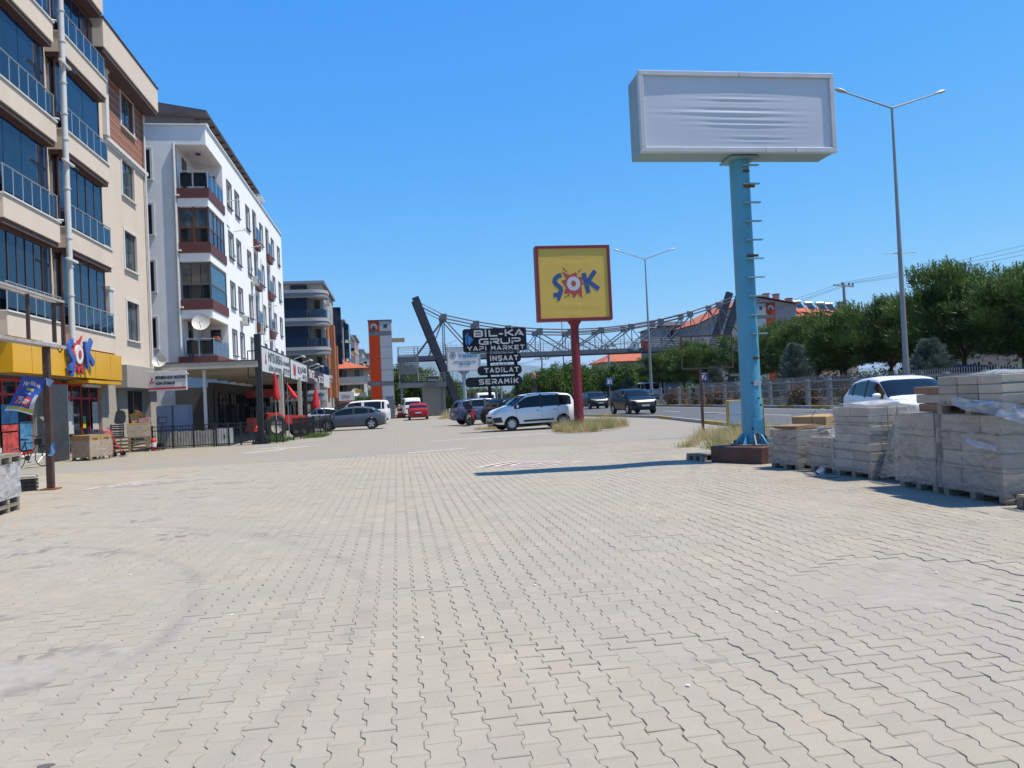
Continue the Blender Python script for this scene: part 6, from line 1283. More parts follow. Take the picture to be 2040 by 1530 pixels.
for k, dx in enumerate((-.25, .9, 1.6)):
    p = (47.3+dx*.9, 75+dx*.42, 12.05); wire('%s power line sagging from the crossarm to the top right' % wnames[k], p, (63.5-.4*k, 62.0-1.2*k, 14.6-.62*k), .35); wire('%s power line running left behind the trees from the crossarm' % wnames[k], p, (33.5-.3+.8*k, 118, 9.15), 1.0)
    wire('%s far power line between the two distant poles' % wnames[k], (33.5-.3+.8*k, 118, 9.15), (26.0-.3+.8*k, 135, 8.35), .3); wire('%s farthest power line towards the mountains' % wnames[k], (26.0-.3+.8*k, 135, 8.35), (22.5-.3+.8*k, 165, 8.95), .5)
# fences along the kerb
M_fpost = mat('fence_concrete', (.235,.235,.23), .9, var=.12, dirt=.3); M_frail = mat('fence_rail', (.24,.245,.25), .6, metal=.3, var=.1, dirt=.3)
t = thing('roadside_fence', 'grey post and rail fence along the far kerb', 'fence', (24.3,0,.1)); pm = MB().box(-.11,.11,-.13,.13,0,1.62).mesh('post', M_fpost, bevel=.015)
for k in range(44): link('post', pm, t, (0, 24+k*2.35, .06))
for z in (.55, 1.05, 1.5):
    for k in range(11): g = MB(); g.tube((0,24+k*9.4,z+.06), (0,33.4+k*9.4,z+.06), .035, n=6); g.build('rail', M_frail, t)
t = thing('picket_fence', 'spiked metal picket fence behind the post and rail fence', 'fence', (25.4,0,.1)); bm2 = MB().box(-.014,.014,-.014,.014,.0,1.72); bm2.add([(-.014,-.014,1.721),(.014,-.014,1.721),(.014,.014,1.721),(-.014,.014,1.721),(0,0,1.82)], [(0,1,4),(1,2,4),(2,3,4),(3,0,4)]); pk = bm2.mesh('picket', M_frail)
for k in range(230): link('picket', pk, t, (0, 26+k*.16, .1))
for z in (.3, 1.15, 1.5): g = MB(); g.box(-.02,.02,25.8,63,z+.1,z+.14); g.build('rail', M_frail, t)
for k in range(10): g = MB(); g.box(-.05,.05,25.9+k*4.1,26.0+k*4.1,0.06,1.8); g.build('post', M_frail, t)
wl_ = thing('low_wall', 'low pale concrete wall behind the picket fence', 'wall', (26.6,0,0)); g = MB(); g.box(-.12,.12,20,140,0.05,.55); g.build('wall', M_palec, wl_)
# lightbox and bare sign post by the road edge
t = thing('lightbox', 'blank white lightbox with ochre side standing at the road edge', 'sign', (12.35,27.6,0), R(-14)); g = MB(); g.box(0,1.35,-.1,.25,.10,1.06); g.build('box', mat('ochre_case', (.42,.25,.03), .6, var=.15, dirt=.2), t, bevel=.012); g = MB(); g.box(.06,1.3,-.115,-.102,.16,1.02); g.build('face', mat('lightbox_white', (.50,.51,.53), .4, var=.04), t); g = MB(); g.box(.06,1.3,-.119,-.1155,.50,.512); g.build('seam', M_tgrey, t)
for x in (.2, 1.1): g = MB(); g.box(x-.04,x+.04,-.02,.1,0,.1); g.build('foot', M_dark, t)
t = thing('bare_sign_post', 'thin rusty post with empty crossbar left of the turquoise pole', 'post', (9.72,23.6,0)); g = MB(); g.box(-.035,.035,-.035,.035,0,2.2); g.build('post', M_rust, t); g = MB(); g.box(-.62,1.15,-.02,.02,2.18,2.23); g.build('crossbar', M_rust, t); g = MB(); g.bar((.0,0,1.72), (.32,0,2.18), .025); g.build('brace', M_rust, t); g = MB(); g.box(.02,.5,-.03,-.015,.72,.735); g.build('wire_arm', M_dark, t)
for z in (2.23,):
    for x in (-.6, 1.12): g = MB(); g.box(x-.02,x+.02,-.02,.02,z,z+1.0); g.build('upright', M_rust, t)
    g = MB(); g.box(-.62,1.15,-.02,.02,3.23,3.27); g.build('crossbar', M_rust, t)
M_rblue = mat('road_sign_blue', (.02,.075,.28), .4, var=.05)
def roadsign(label, x, y, z, s, tw=0):
    t = thing('road_sign', label, 'road sign', (x, y, 0), 0, 'small blue square road signs'); g = MB(); g.tube((0,.05,0), (0,.05,z+s), .035, n=8); g.build('post', M_galv, t); g = MB(); g.box(-s,s,-.02,0,z-s,z+s); g.build('plate', M_rblue, t, bevel=.01); g = MB(); g.box(-s*.58,s*.58,-.028,-.021,z-s*.58,z+s*.58); g.build('white_field', M_lwhite, t)
    g = MB(); g.bar((-.02,-.034,z-s*.4), (.06,-.034,z+s*.1), .06, .008); g.lathe([(0,-.038),(s*.14,-.038),(s*.14,-.03)], 10, c=(.08,0,z+s*.3), axis='y'); g.bar((.05,-.034,z+s*.1), (s*.4,-.034,z-s*.35), .06, .0095); g.build('pictogram', M_tblk, t)
roadsign('blue square sign above the black car on the road', 17.15,60.5,2.45,.30); roadsign('blue square sign right beside the thin rusty post', 23.3,56,2.4,.33)
t = thing('direction_sign', 'blue direction sign far along the road behind the totem', 'road sign', (12.0,150,0)); g = MB(); g.box(-1.7,1.7,-.05,.05,3.2,5.0); g.build('plate', M_rblue, t)
for x in (-1.2, 1.2): g = MB(); g.tube((x,.1,0), (x,.1,4.9), .08); g.build('post', M_galv, t)
for z in (3.7, 4.3): g = MB(); g.box(-.9,.9,-.07,-.051,z,z+.16); g.build('lettering', M_lwhite, t)
t = thing('globe_lamp', 'park lamp with small orange globe behind the white van', 'lamp', (11.2,62,0)); g = MB(); g.tube((0,0,0), (0,0,3.0), .06, .05); g.build('post', M_dark, t); g = MB(); g.lathe([(0,3.0),(.16,3.05),(.22,3.25),(.16,3.45),(0,3.5)], 14); g.build('globe', mat('globe_tan', (.34,.17,.10), .5, var=.1), t, smooth=50)
g = MB(); g.box(-.25,.25,-.04,.04,1.9,2.3); g.build('plate', M_dark, t)
# flag masts, far
for k, (x, y) in enumerate(((7.5,120),(9.2,125),(10.4,130),(11.7,135),(13.3,140))):
    t = thing('flag_mast', 'thin white mast far behind the billboard, number %s from left' % ('one','two','three','four','five')[k], 'mast', (x, y, 0), 0, 'thin masts in the distance'); g = MB(); g.tube((0,0,0), (0,0,11), .06, .03, n=6); g.build('pole', M_galv, t)
# ---- buildings on the right -----------------------------------------------------
t = thing('apartment_building', 'long mauve grey building with chimneys and roof tanks behind the pines', 'building'); M_mg = mat('mauve_grey_render', (.27,.235,.25), .85, var=.05, dirt=.15)
g = MB(); g.prism([(43.6,0),(58.5,0),(58.5,13.2),(52.0,14.5),(43.6,10.9)], 'y', 105, 117); g.build('gable_wall', M_mg, t); g = MB(); g.box(58.5,69,107,117,0,11.6); g.build('wall', M_pink, t)
g = MB(); g.add([(43.2,104.6,10.9),(52,104.6,14.75),(58.9,104.6,13.35),(58.9,117.4,13.35),(52,117.4,14.75),(43.2,117.4,10.9)], [(0,1,4,5),(1,2,3,4)]); g.build('roof', M_tile, t); g = MB(); g.add([(58.4,106.6,11.6),(69.6,106.6,11.6),(69.6,117.4,11.6),(58.4,117.4,11.6),(59,111,13.6),(69,111,13.2)], [(0,1,5,4),(1,2,5),(2,3,4,5),(3,0,4)]); g.build('roof', M_tile, t)
for x, z, h in ((55.0,13.9,1.3),(56.6,13.6,1.5),(58.6,13.0,1.4),(67.0,12.4,1.2)): g = MB(); g.box(x,x+.7,107.5,108.3,z-1.2,z+h); c = g.build('chimney', M_pink, t); g = MB(); g.box(x-.08,x+.78,107.4,108.4,z+h,z+h+.12); g.build('chimney_cap', M_soff, c)
for x0_, z in ((60.2,8.4),(63.6,8.2)): g = MB(); g.box(x0_,x0_+2.4,105.6,107,z,z+1.1); g.build('balcony', M_pink, t); g = MB(); g.box(x0_+.2,x0_+2.2,106.9,106.99,z+1.2,z+2.6); g.build('window', M_glassd, t)
for k, (x, y, z) in enumerate(((51.6,107,14.9),(62.4,108.5,13.0),(64.2,108.5,12.9),(66.0,109,12.8),(60.8,109,13.3))):
    tk = thing('solar_heater', 'solar water heater with steel tank on the tiled roof, %s from left' % ('first','third','fourth','fifth','second')[k], 'water heater', (x, y, z), 0, 'roof solar heaters'); g = MB(); g.tube((-.6,0,.75), (.6,0,.75), .27, n=14); g.build('tank', M_alu, tk, smooth=40); g = MB(); g.add([(-.6,-1.3,-.35),(.6,-1.3,-.35),(.6,-.2,.55),(-.6,-.2,.55)], [(0,1,2,3)]); g.build('collector', M_glassb, tk); g = MB(); g.path([(-.5,0,.5),(-.5,0,-.4)], .03); g.path([(.5,0,.5),(.5,0,-.4)], .03); g.build('stand', M_galv, tk)
t = thing('apartment_building', 'dark roofed flats left of the right bridge pylon', 'building'); g = MB(); g.box(41.5,49.5,115,126,0,11.6); g.build('wall', mat('flat_grey', (.24,.24,.25), .85, var=.1), t); g = MB(); g.add([(41,114.5,11.6),(50,114.5,11.6),(50,126.5,11.6),(41,126.5,11.6),(44,120,12.7),(48,120,12.7)], [(0,1,5,4),(1,2,5),(2,3,4,5),(3,0,4)]); g.build('roof', M_roofd, t)
for k in range(4):
    for r in range(2): window(Face('-y', 115), t, 42.2+k*1.8, 43.3+k*1.8, 9.6-r*3, 11.0-r*3, M_wfr, M_glassd, d=0)
t = thing('house', 'pale house with a low red tiled roof behind the deciduous trees', 'house'); g = MB(); g.box(37,45.5,131,142,0,7.0); g.build('wall', M_palec, t); g = MB(); g.add([(36,130,7.0),(46.5,130,7.0),(46.5,143,7.0),(36,143,7.0),(39.5,136,8.9),(43.5,136,8.9)], [(0,1,5,4),(1,2,5),(2,3,4,5),(3,0,4),(0,3,2,1)]); g.build('roof', M_tile, t)
for k in range(4): window(Face('-y', 131), t, 37.6+k*2.0, 38.7+k*2.0, 4.6, 6.2, M_wfr, M_glassd, d=0)
g = MB(); g.box(39.6,40.1,135,135.6,8.0,9.5); g.build('chimney', M_pink, t)
block('pale flats just visible above the pines at the right edge', 92,112,80,92,15.5, M_palec, 4, 5, M_glassd, side=False)
block('low brick building behind the pines, seen under their crowns', 50,60,62,70,4.2, M_pink, 1, 4, M_glassd, side=False)
# ================================================================ vehicles
M_trim = mat('black_trim', (.02,.02,.021), .6, var=.1); M_cglass = mat('car_glass', (.008,.011,.015), .03, var=.2, scale=1, spec=.35); M_rimS = mat('rim_silver', (.48,.49,.50), .4, metal=.3, var=.08); M_hl = mat('headlight_glass', (.40,.42,.44), .12, var=.25, scale=9, coat=.5); M_tl = mat('taillight_red', (.30,.008,.010), .2, var=.2, scale=8, coat=.5); M_plate = mat('number_plate', (.50,.50,.50), .5, var=.05); M_chrome = mat('chrome', (.55,.56,.57), .15, metal=.9, var=0); M_under = mat('underbody', (.006,.006,.006), .9, var=0); M_seat = mat('car_interior', (.03,.03,.033), .9, var=.2)
def paint(name, c, rough=.28, metal=.0, coat=.3, spec=.5): return mat('paint_'+name, c, rough, metal, var=.03, scale=1.5, coat=coat, spec=spec, dirt=.08, dirtcol=tuple(x*.8+.03 for x in c))
def wheel_parts(parent, r, wd, sp, y_out, c, spm):
    """tyre + rim as one wheel part with sub-parts"""
    s_ = 1 if y_out > 0 else -1
    tm = MB(); tm.lathe([(r*.66,-wd/2),(r*.93,-wd/2),(r,-wd*.33),(r,wd*.33),(r*.93,wd/2),(r*.66,wd/2),(r*.64,0),(r*.66,-wd/2)], 28, axis='y'); wo = tm.build('wheel', M_tyre, parent, smooth=45); wo.location = c
    d = MB(); d.lathe([(0,wd*.12*s_),(r*.62,wd*.14*s_),(r*.655,wd*.1*s_)], 24, axis='y'); d.build('hub_well', M_under, wo)
    rm = MB(); yo = s_*wd*.40
    rm.lathe([(r*.60,yo-s_*.03),(r*.68,yo),(r*.69,yo-s_*.02)], 26, axis='y'); rm.lathe([(0,yo),(r*.15,yo),(r*.18,yo-s_*.03)], 12, axis='y')
    for k in range(sp):
        a = 2*math.pi*k/sp+.3
        for da in (-.13, .13):
            p = Vector((math.cos(a+da*.4)*r*.12, yo-s_*.012, math.sin(a+da*.4)*r*.12)); q_ = Vector((math.cos(a+da*1.5)*r*.63, yo-s_*.004, math.sin(a+da*1.5)*r*.63)); rm.bar(p, q_, r*.17, .02, upv=(0,1,0))
    rm.build('rim', spm, wo); return wo
def make_car(name, label, cat, loc, heading, L, W, H, pm, P, group=None, wheel_r=.31, detail=True, trimrows=2, spokes=5):
    t = thing(name, label, cat, loc, heading, group); n = 72
    brk = sorted({0., 1., *P['ws'], *P['rw']}|{x for p in P['pillars'] for x in p}|{P['sw'][0], P['sw'][1]}); ts = sorted(set(np.round(np.linspace(0, 1, n), 5))|set(brk)); ts = np.array([x for k, x in enumerate(ts)])
    def curve(pts, sm=2):
        f = np.linspace(0, 1, 401); y = np.interp(f, [p[0] for p in pts], [p[1] for p in pts])
        for _ in range(sm): y = np.convolve(np.pad(y, 5, mode='edge'), np.ones(11)/11, 'valid')
        return np.interp(ts, f, y)
    zt = curve(P['top'])*H; zl = np.minimum(curve(P['belt'])*H, zt-.035); w = curve(P.get('plan', [(0,.82),(.02,.92),(.1,.985),(.5,1),(.85,.985),(.93,.91),(.98,.77),(1,.66)]))*W/2; zb = curve([(0,.2),(.04,.155),(.1,.13),(.9,.125),(.97,.14),(1,.18)])*H if 'zb' not in P else curve(P['zb'])*H
    xs_ = (ts-.5)*L; tum = P.get('tumble', .27); V_ = []; rows = 13
    for i in range(len(ts)):
        W_ = w[i]; b, l, tp = zb[i], zl[i], zt[i]; g_ = max(tp-l, .02); wr = .955*W_-tum*g_; ed = min(.075, g_*.5); zr = tp-ed
        sec = [(0,b),(.80*W_,b),(.95*W_,b+.05*H),(.99*W_,b+.35*(l-b)),(W_,b+.62*(l-b)),(.992*W_,l-.06*(l-b)),(.955*W_,l)]
        for f in (.07, .93, 1.0): sec.append((.955*W_+(wr-.955*W_)*f, l+(zr-l)*f))
        sec += [(wr*.93, tp-ed*.42), (wr*.6, tp-ed*.08), (0, tp)]
        V_.append(sec)
    R_ = len(V_[0]); full = 2*R_-2; vs = []
    for i, sec in enumerate(V_):
        ring = [(xs_[i], y, z) for y, z in sec]+[(xs_[i], -y, z) for y, z in sec[-2:0:-1]]; vs += ring
    mats = ['body', 'lower_trim', 'windscreen', 'rear_window']; fs = []; mi = []; win_id = {}
    def inpill(tm): return any(a <= tm <= b for a, b in P['pillars'])
    segs = []; edges = sorted([P['sw'][0]]+[x for p in P['pillars'] if P['sw'][0] < p[0] < P['sw'][1] for x in p]+[P['sw'][1]]); wins = list(zip(edges[0::2], edges[1::2]))
    for i in range(len(ts)-1):
        tm = (ts[i]+ts[i+1])/2
        for k in range(full):
            k2 = (k+1) % full; row = k if k < R_-1 else full-1-k; side = 0 if k < R_-1 else 1
            m_ = 0
            if row < trimrows: m_ = 1
            elif row == 7:
                for q_, (a, c) in enumerate(wins):
                    if a <= tm <= c: m_ = 4+q_*2+side
            elif row >= 9:
                if P['ws'][0] <= tm <= P['ws'][1]: m_ = 2
                elif P['rw'][0] <= tm <= P['rw'][1]: m_ = 3
            if m_ == 0 and row in (6, 7, 8) and inpill(tm) and P.get('blackpillar', True): m_ = 1
            fs.append((i*full+k, i*full+k2, (i+1)*full+k2, (i+1)*full+k)); mi.append(m_)
    fs.append(tuple(range(full))[::-1]); mi.append(0); fs.append(tuple(range((len(ts)-1)*full, len(ts)*full))); mi.append(0)
    me = bpy.data.meshes.new('shell'); me.from_pydata(vs, [], fs); nm = 4+2*len(wins)
    for k in range(nm+1): me.materials.append(bpy.data.materials.get('slot%d' % k) or bpy.data.materials.new('slot%d' % k))
    me.polygons.foreach_set('material_index', mi); bm = bmesh.new(); bm.from_mesh(me); bmesh.ops.recalc_face_normals(bm, faces=bm.faces); bm.to_mesh(me); bvh = BVHTree.FromBMesh(bm); bm.free()
    cut = MB(); wx = [(tw-.5)*L for tw in P['wheels']]
    for x in wx: cut.tube((x,-W,wheel_r+.01), (x,W,wheel_r+.01), wheel_r*1.16, n=32)
    cm_ = cut.mesh('cut', bpy.data.materials['slot%d' % nm]); 
    for p in cm_.polygons: p.material_index = 0
    so_ = bpy.data.objects.new('shell', me); co_ = bpy.data.objects.new('cut', cm_); COL.objects.link(so_); COL.objects.link(co_)
    md = so_.modifiers.new('b', 'BOOLEAN'); md.object = co_; md.operation = 'DIFFERENCE'; md.solver = 'EXACT'; md.material_mode = 'TRANSFER'
    dg = bpy.context.evaluated_depsgraph_get(); ev = bpy.data.meshes.new_from_object(so_.evaluated_get(dg)); mnames = [m.name for m in ev.materials]
    bpy.data.objects.remove(so_); bpy.data.objects.remove(co_); bpy.data.meshes.remove(me); bpy.data.meshes.remove(cm_)
    groups = {}
    for p in ev.polygons: groups.setdefault(int(mnames[p.material_index][4:]), []).append(tuple(p.vertices))
    allv = [tuple(v.co) for v in ev.vertices]; bpy.data.meshes.remove(ev); body = None
    for s_ in sorted(groups):
        fl = groups[s_]; ids = sorted({i for f in fl for i in f}); rm = {v: k for k, v in enumerate(ids)}; mb = MB(); mb.v = [allv[i] for i in ids]; mb.f = [tuple(rm[i] for i in f) for f in fl]; mb.m = [0]*len(fl)
        nme, mm = ('body', pm) if s_ == 0 else ('lower_trim', M_trim) if s_ == 1 else ('windscreen', M_cglass) if s_ == 2 else ('rear_window', M_cglass) if s_ == 3 else ('wheel_arch', M_under) if s_ == nm else ('side_window', M_cglass)
        m2 = bpy.data.meshes.new(nme); m2.from_pydata(mb.v, [], mb.f); m2.materials.append(mm); m2.polygons.foreach_set('use_smooth', [True]*len(m2.polygons)); m2.set_sharp_from_angle(angle=R(42)); link(nme, m2, t)
    g = MB(); g.box(-L*.42,L*.42,-W*.36,W*.36,zb.min()+.02,H*.45); g.build('chassis', M_under, t)
    for x in wx:
        for s_ in (-1, 1): wheel_parts(t, wheel_r, .2, spokes, s_, (x, s_*(W/2-.115), wheel_r), M_rimS)
    def ray(frm, a, z):
        if frm == 'f': o_, d_ = Vector((L, a, z)), Vector((-1,0,0))
        elif frm == 'r': o_, d_ = Vector((-L, a, z)), Vector((1,0,0))
        elif frm == 'l': o_, d_ = Vector((a, W, z)), Vector((0,-1,0))
        else: o_, d_ = Vector((a, -W, z)), Vector((0,1,0))
        h_ = bvh.ray_cast(o_, d_); return h_
    def patch(frm, st, m, nme, off=.006, nu=7, nv=4):
        mb = MB(); pv_ = []; us = np.linspace(st[0][0], st[-1][0], nu)
        for u in us:
            lo = np.interp(u, [s[0] for s in sorted(st)], [s[1] for s in sorted(st)]); hi = np.interp(u, [s[0] for s in sorted(st)], [s[2] for s in sorted(st)])
            for v in np.linspace(0, 1, nv):
                h_ = ray(frm, float(u), float(lo+(hi-lo)*v))
                if h_[0] is None: return None
                pv_.append(tuple(h_[0]+h_[1]*off))
        mb.add(pv_, [(i*nv+j, (i+1)*nv+j, (i+1)*nv+j+1, i*nv+j+1) for i in range(nu-1) for j in range(nv-1)]); return mb.build(nme, m, t, smooth=50)
    hw = W/2
    for s_ in (-1, 1):
        for st in P.get('head', []): patch('f', [(s_*a*hw, b*H, c*H) for a, b, c in st], M_hl, 'headlight')
        for st in P.get('tail', []): patch('r', [(s_*a*hw, b*H, c*H) for a, b, c in st], M_tl, 'taillight')
        for st in P.get('tailside', []): patch('l' if s_ > 0 else 's', [((a-.5)*L, b*H, c*H) for a, b, c in st], M_tl, 'taillight', nu=5)
        for st in P.get('headside', []): patch('l' if s_ > 0 else 's', [((a-.5)*L, b*H, c*H) for a, b, c in st], M_hl, 'headlight', nu=5)
        for st in P.get('mould', []): patch('l' if s_ > 0 else 's', [((a-.5)*L, b*H, c*H) for a, b, c in st], M_trim, 'side_moulding', nu=12, off=.012)
        if detail:
            for tx_ in P.get('seams', []):
                patch('l' if s_ > 0 else 's', [((tx_-.5)*L-.006, .17*H, P['seamtop']*H), ((tx_-.5)*L+.006, .17*H, P['seamtop']*H)], M_trim, 'door_seam', off=.0025, nu=2, nv=9)
            for tx_ in P.get('handles', []):
                h_ = ray('l' if s_ > 0 else 's', (tx_-.5)*L, P['hz']*H)
                if h_[0]: g = MB(); p = h_[0]; g.box(p.x-.09,p.x+.09,p.y-.02,p.y+.025,p.z-.015,p.z+.015); g.build('door_handle', P.get('hm', pm), t, bevel=.008)
        mx, mz = (P['mirror'][0]-.5)*L, P['mirror'][1]*H; h_ = ray('l' if s_ > 0 else 's', mx, mz); yy = (h_[0].y if h_[0] else s_*hw*.9); g = MB(); g.lathe([(0,-.10),(.05,-.09),(.075,-.03),(.075,.05),(.05,.1),(0,.11)], 10, axis='y'); g.v = [(a*.7, b, c) for a, b, c in g.v]; g.xf(Matrix.Translation((mx, yy+s_*.14, mz+.02))); g.build('wing_mirror', P.get('mm', pm), t, smooth=50)
    for st in P.get('grille', []): patch('f', [(a*hw, b*H, c*H) for a, b, c in st], M_trim, 'grille', nu=11)
    for fr_, st in P.get('extra', []): patch(fr_, [(a*hw, b*H, c*H) for a, b, c in st], M_trim if fr_ != 'x' else M_chrome, 'bumper_insert', nu=9)
    for fr_, z in (('f', P.get('platef', .3)), ('r', P.get('plater', .42))):
        h_ = ray(fr_, 0., z*H)
        if h_[0]: s_ = 1 if fr_ == 'f' else -1; g = MB(); g.box(h_[0].x+s_*.004,h_[0].x+s_*.022,-.26,.26,z*H-.055,z*H+.055); po = g.build('number_plate', M_plate, t)
    return t
HATCH = dict(top=[(0,.42),(.004,.56),(.02,.63),(.085,.90),(.12,.945),(.28,.99),(.42,1.0),(.55,.97),(.62,.925),(.80,.665),(.90,.60),(.97,.52),(.995,.42),(1,.36)], belt=[(0,.64),(.15,.66),(.4,.63),(.8,.60),(1,.5)], ws=(.605,.785), rw=(.022,.085), sw=(.11,.72), pillars=[(.20,.235),(.415,.445)], wheels=(.185,.80), head=[[(.50,.42,.47),(.72,.45,.53),(.92,.48,.56)]], headside=[[(.905,.49,.55),(.95,.44,.54)]], tail=[[(.55,.52,.62),(.88,.50,.66)]], tailside=[[(.012,.52,.66),(.07,.56,.66)]], grille=[[(-.5,.36,.44),(0,.35,.45),(.5,.36,.44)],[(-.55,.2,.28),(.55,.2,.28)]], seams=(.235,.435,.70), seamtop=.60, handles=(.27,.46), hz=.54, mirror=(.695,.66))
MPV = dict(HATCH, top=[(0,.40),(.003,.55),(.012,.66),(.05,.90),(.10,.965),(.25,.995),(.45,1.0),(.58,.97),(.64,.93),(.80,.665),(.89,.61),(.955,.54),(.99,.45),(1,.34)], belt=[(0,.63),(.3,.60),(.6,.585),(.8,.57),(1,.5)], ws=(.625,.79), rw=(.012,.05), sw=(.07,.765), pillars=[(.215,.245),(.425,.455),(.70,.712)], wheels=(.18,.80), mould=[[(.30,.235,.285),(.66,.225,.275)]], head=[[(.42,.44,.50),(.7,.45,.55),(.93,.50,.58)]], headside=[[(.86,.52,.585),(.95,.46,.56)]], tail=[[(.8,.52,.76),(.95,.50,.78)]], tailside=[[(.005,.52,.76),(.028,.54,.74)]], grille=[[(-.45,.34,.40),(.45,.34,.40)],[(-.5,.19,.30),(.5,.19,.30)],[(.58,.21,.36),(.92,.24,.38)],[(-.92,.24,.38),(-.58,.21,.36)]], seams=(.245,.44,.74), seamtop=.575, handles=(.285,.49), hz=.525, mirror=(.735,.64), hm=M_chrome, tumble=.22)
SUV = dict(HATCH, top=[(0,.45),(.004,.58),(.018,.66),(.075,.90),(.11,.95),(.25,.99),(.42,1.0),(.56,.975),(.63,.94),(.775,.69),(.88,.64),(.955,.58),(.99,.48),(1,.38)], belt=[(0,.67),(.2,.665),(.6,.64),(.8,.62),(1,.55)], ws=(.62,.765), rw=(.02,.075), sw=(.09,.73), pillars=[(.19,.22),(.40,.43)], zb=[(0,.22),(.05,.17),(.9,.16),(1,.2)], wheels=(.18,.795), head=[[(.50,.50,.53),(.75,.51,.56),(.93,.53,.585)]], headside=[[(.9,.53,.58),(.95,.51,.575)]], tail=[[(.45,.56,.60),(.9,.54,.64)]], tailside=[[(.01,.54,.64),(.06,.58,.63)]], grille=[[(-.8,.30,.46),(0,.27,.47),(.8,.30,.46)]], seamtop=.63, mirror=(.70,.68), platef=.34)
VAN = dict(HATCH, top=[(0,.30),(.002,.55),(.006,.70),(.016,.93),(.035,.975),(.2,1.0),(.5,.995),(.62,.97),(.66,.94),(.81,.64),(.90,.575),(.965,.50),(.992,.4),(1,.3)], belt=[(0,.60),(.5,.585),(.8,.56),(1,.45)], ws=(.645,.80), rw=(.005,.016), sw=(.06,.765), pillars=[(.10,.115),(.40,.445),(.685,.70)], wheels=(.17,.80), tail=[[(.84,.36,.66),(.97,.36,.66)]], tailside=[[(.003,.36,.66),(.03,.38,.64)]], blackpillar=False, tumble=.14, seams=(.40,.68), seamtop=.56, handles=(.43,.58), hz=.5, mirror=(.73,.62))
SEDAN = dict(HATCH, top=[(0,.44),(.004,.58),(.02,.655),(.12,.675),(.27,.93),(.36,.985),(.46,1.0),(.56,.965),(.61,.93),(.77,.675),(.89,.60),(.965,.52),(.995,.42),(1,.36)], ws=(.60,.755), rw=(.135,.27), sw=(.20,.70), pillars=[(.42,.445)], wheels=(.19,.80), seams=(.25,.435,.68))
COMP = dict(HATCH, top=[(0,.44),(.004,.58),(.02,.655),(.05,.70),(.135,.86),(.165,.925),(.3,.985),(.43,1.0),(.55,.97),(.62,.925),(.79,.665),(.90,.60),(.97,.52),(.995,.42),(1,.36)], rw=(.05,.135), sw=(.135,.72), pillars=[(.205,.235),(.415,.445)], belt=[(0,.66),(.12,.69),(.4,.645),(.8,.60),(1,.5)], seamtop=.61)
car_h = lambda dx, dy: math.atan2(dy, dx)
P_white = paint('white', (.74,.74,.73), .35); P_grey = paint('slate_grey', (.085,.105,.135), .35, .3, coat=.15); P_black = paint('black', (.004,.006,.013), .3, coat=.05, spec=.3); P_dgreen = paint('dark_green_grey', (.010,.014,.017), .3, coat=.05, spec=.3); P_blue = paint('grey_blue', (.075,.095,.175), .35, .3, coat=.1); P_red = paint('red', (.27,.010,.014), .35, coat=.05, spec=.3); P_silver = paint('silver', (.28,.29,.31), .3, .5); P_wine = paint('wine_red', (.16,.010,.018), .35); P_navy = paint('navy', (.012,.03,.10), .3)
ZR = .10   # road surface
c3 = make_car('minivan', 'white compact minivan parked beside the red pole', 'car', (6.35,36.4,0), car_h(-1,-.17), 4.15, 1.76, 1.72, P_white, MPV, wheel_r=.315, spokes=7)
g = MB(); g.box(.42,.72,-.02,.02,1.02,1.27); g.v = [(a, -.66, c) for a, b, c in g.v[:4]]+[(a, -.655, c) for a, b, c in g.v[4:]]; 
g = MB(); g.box(-.42,-.12,.765,.771,1.06,1.28); g.build('window_sticker', mat('sticker_green', (.02,.35,.10), .5, var=.1), c3)
for s_ in (-1, 1): g = MB(); g.tube((-1.6,s_*.58,1.66), (.35,s_*.60,1.66), .018); g.build('roof_rail', M_trim, c3)
make_car('hatchback', 'white hatchback on the road behind the tile pallets', 'car', (13.35,18.8,ZR), car_h(-.22,-1), 4.15, 1.80, 1.56, P_white, dict(COMP, hm=P_white), wheel_r=.33)
make_car('suv', 'black suv driving towards the camera on the near lane', 'car', (15.35,48.8,ZR), car_h(.06,-1), 4.45, 1.88, 1.66, P_black, SUV, wheel_r=.36)
make_car('suv', 'dark green grey suv following behind the black one', 'car', (18.9,72.5,ZR), car_h(.05,-1), 4.5, 1.87, 1.64, P_dgreen, SUV, wheel_r=.35)
make_car('hatchback', 'slate grey hatchback parked by the black railing', 'car', (-2.9,49.3,0), car_h(-1,.06), 4.36, 1.81, 1.45, P_grey, COMP, wheel_r=.335)
make_car('panel_van', 'white glazed van parked behind the grey hatchback', 'van', (-2.75,59.6,0), car_h(-1,.12), 4.4, 1.78, 1.84, P_white, VAN)
make_car('sedan', 'silver sedan half hidden behind the grey hatchback', 'car', (-5.2,58.5,0), car_h(1,.35), 4.4, 1.76, 1.46, P_silver, SEDAN)
make_car('panel_van', 'wine red van parked at the shops behind the silver sedan', 'van', (-4.3,72.0,0), car_h(-1,.3), 4.4, 1.8, 1.9, P_wine, VAN)
make_car('hatchback', 'red hatchback seen from behind near the lift tower', 'car', (1.85,68.5,0), car_h(.02,1), 4.05, 1.76, 1.46, P_red, COMP)
make_car('panel_van', 'white van standing beyond the red hatchback', 'van', (1.4,80.0,0), car_h(-.1,1), 4.6, 1.9, 2.0, P_white, VAN, detail=False)
make_car('suv', 'grey blue suv parked behind the small motorcycle', 'car', (5.55,47.6,0), car_h(1,.22), 4.4, 1.83, 1.62, P_blue, SUV, wheel_r=.35)
make_car('hatchback', 'black car half hidden behind the white minivan', 'car', (6.5,40.6,0), car_h(.9,.55), 4.2, 1.76, 1.56, P_black, dict(HATCH, tail=[[(.6,.40,.60),(.95,.42,.72)]]), wheel_r=.31)
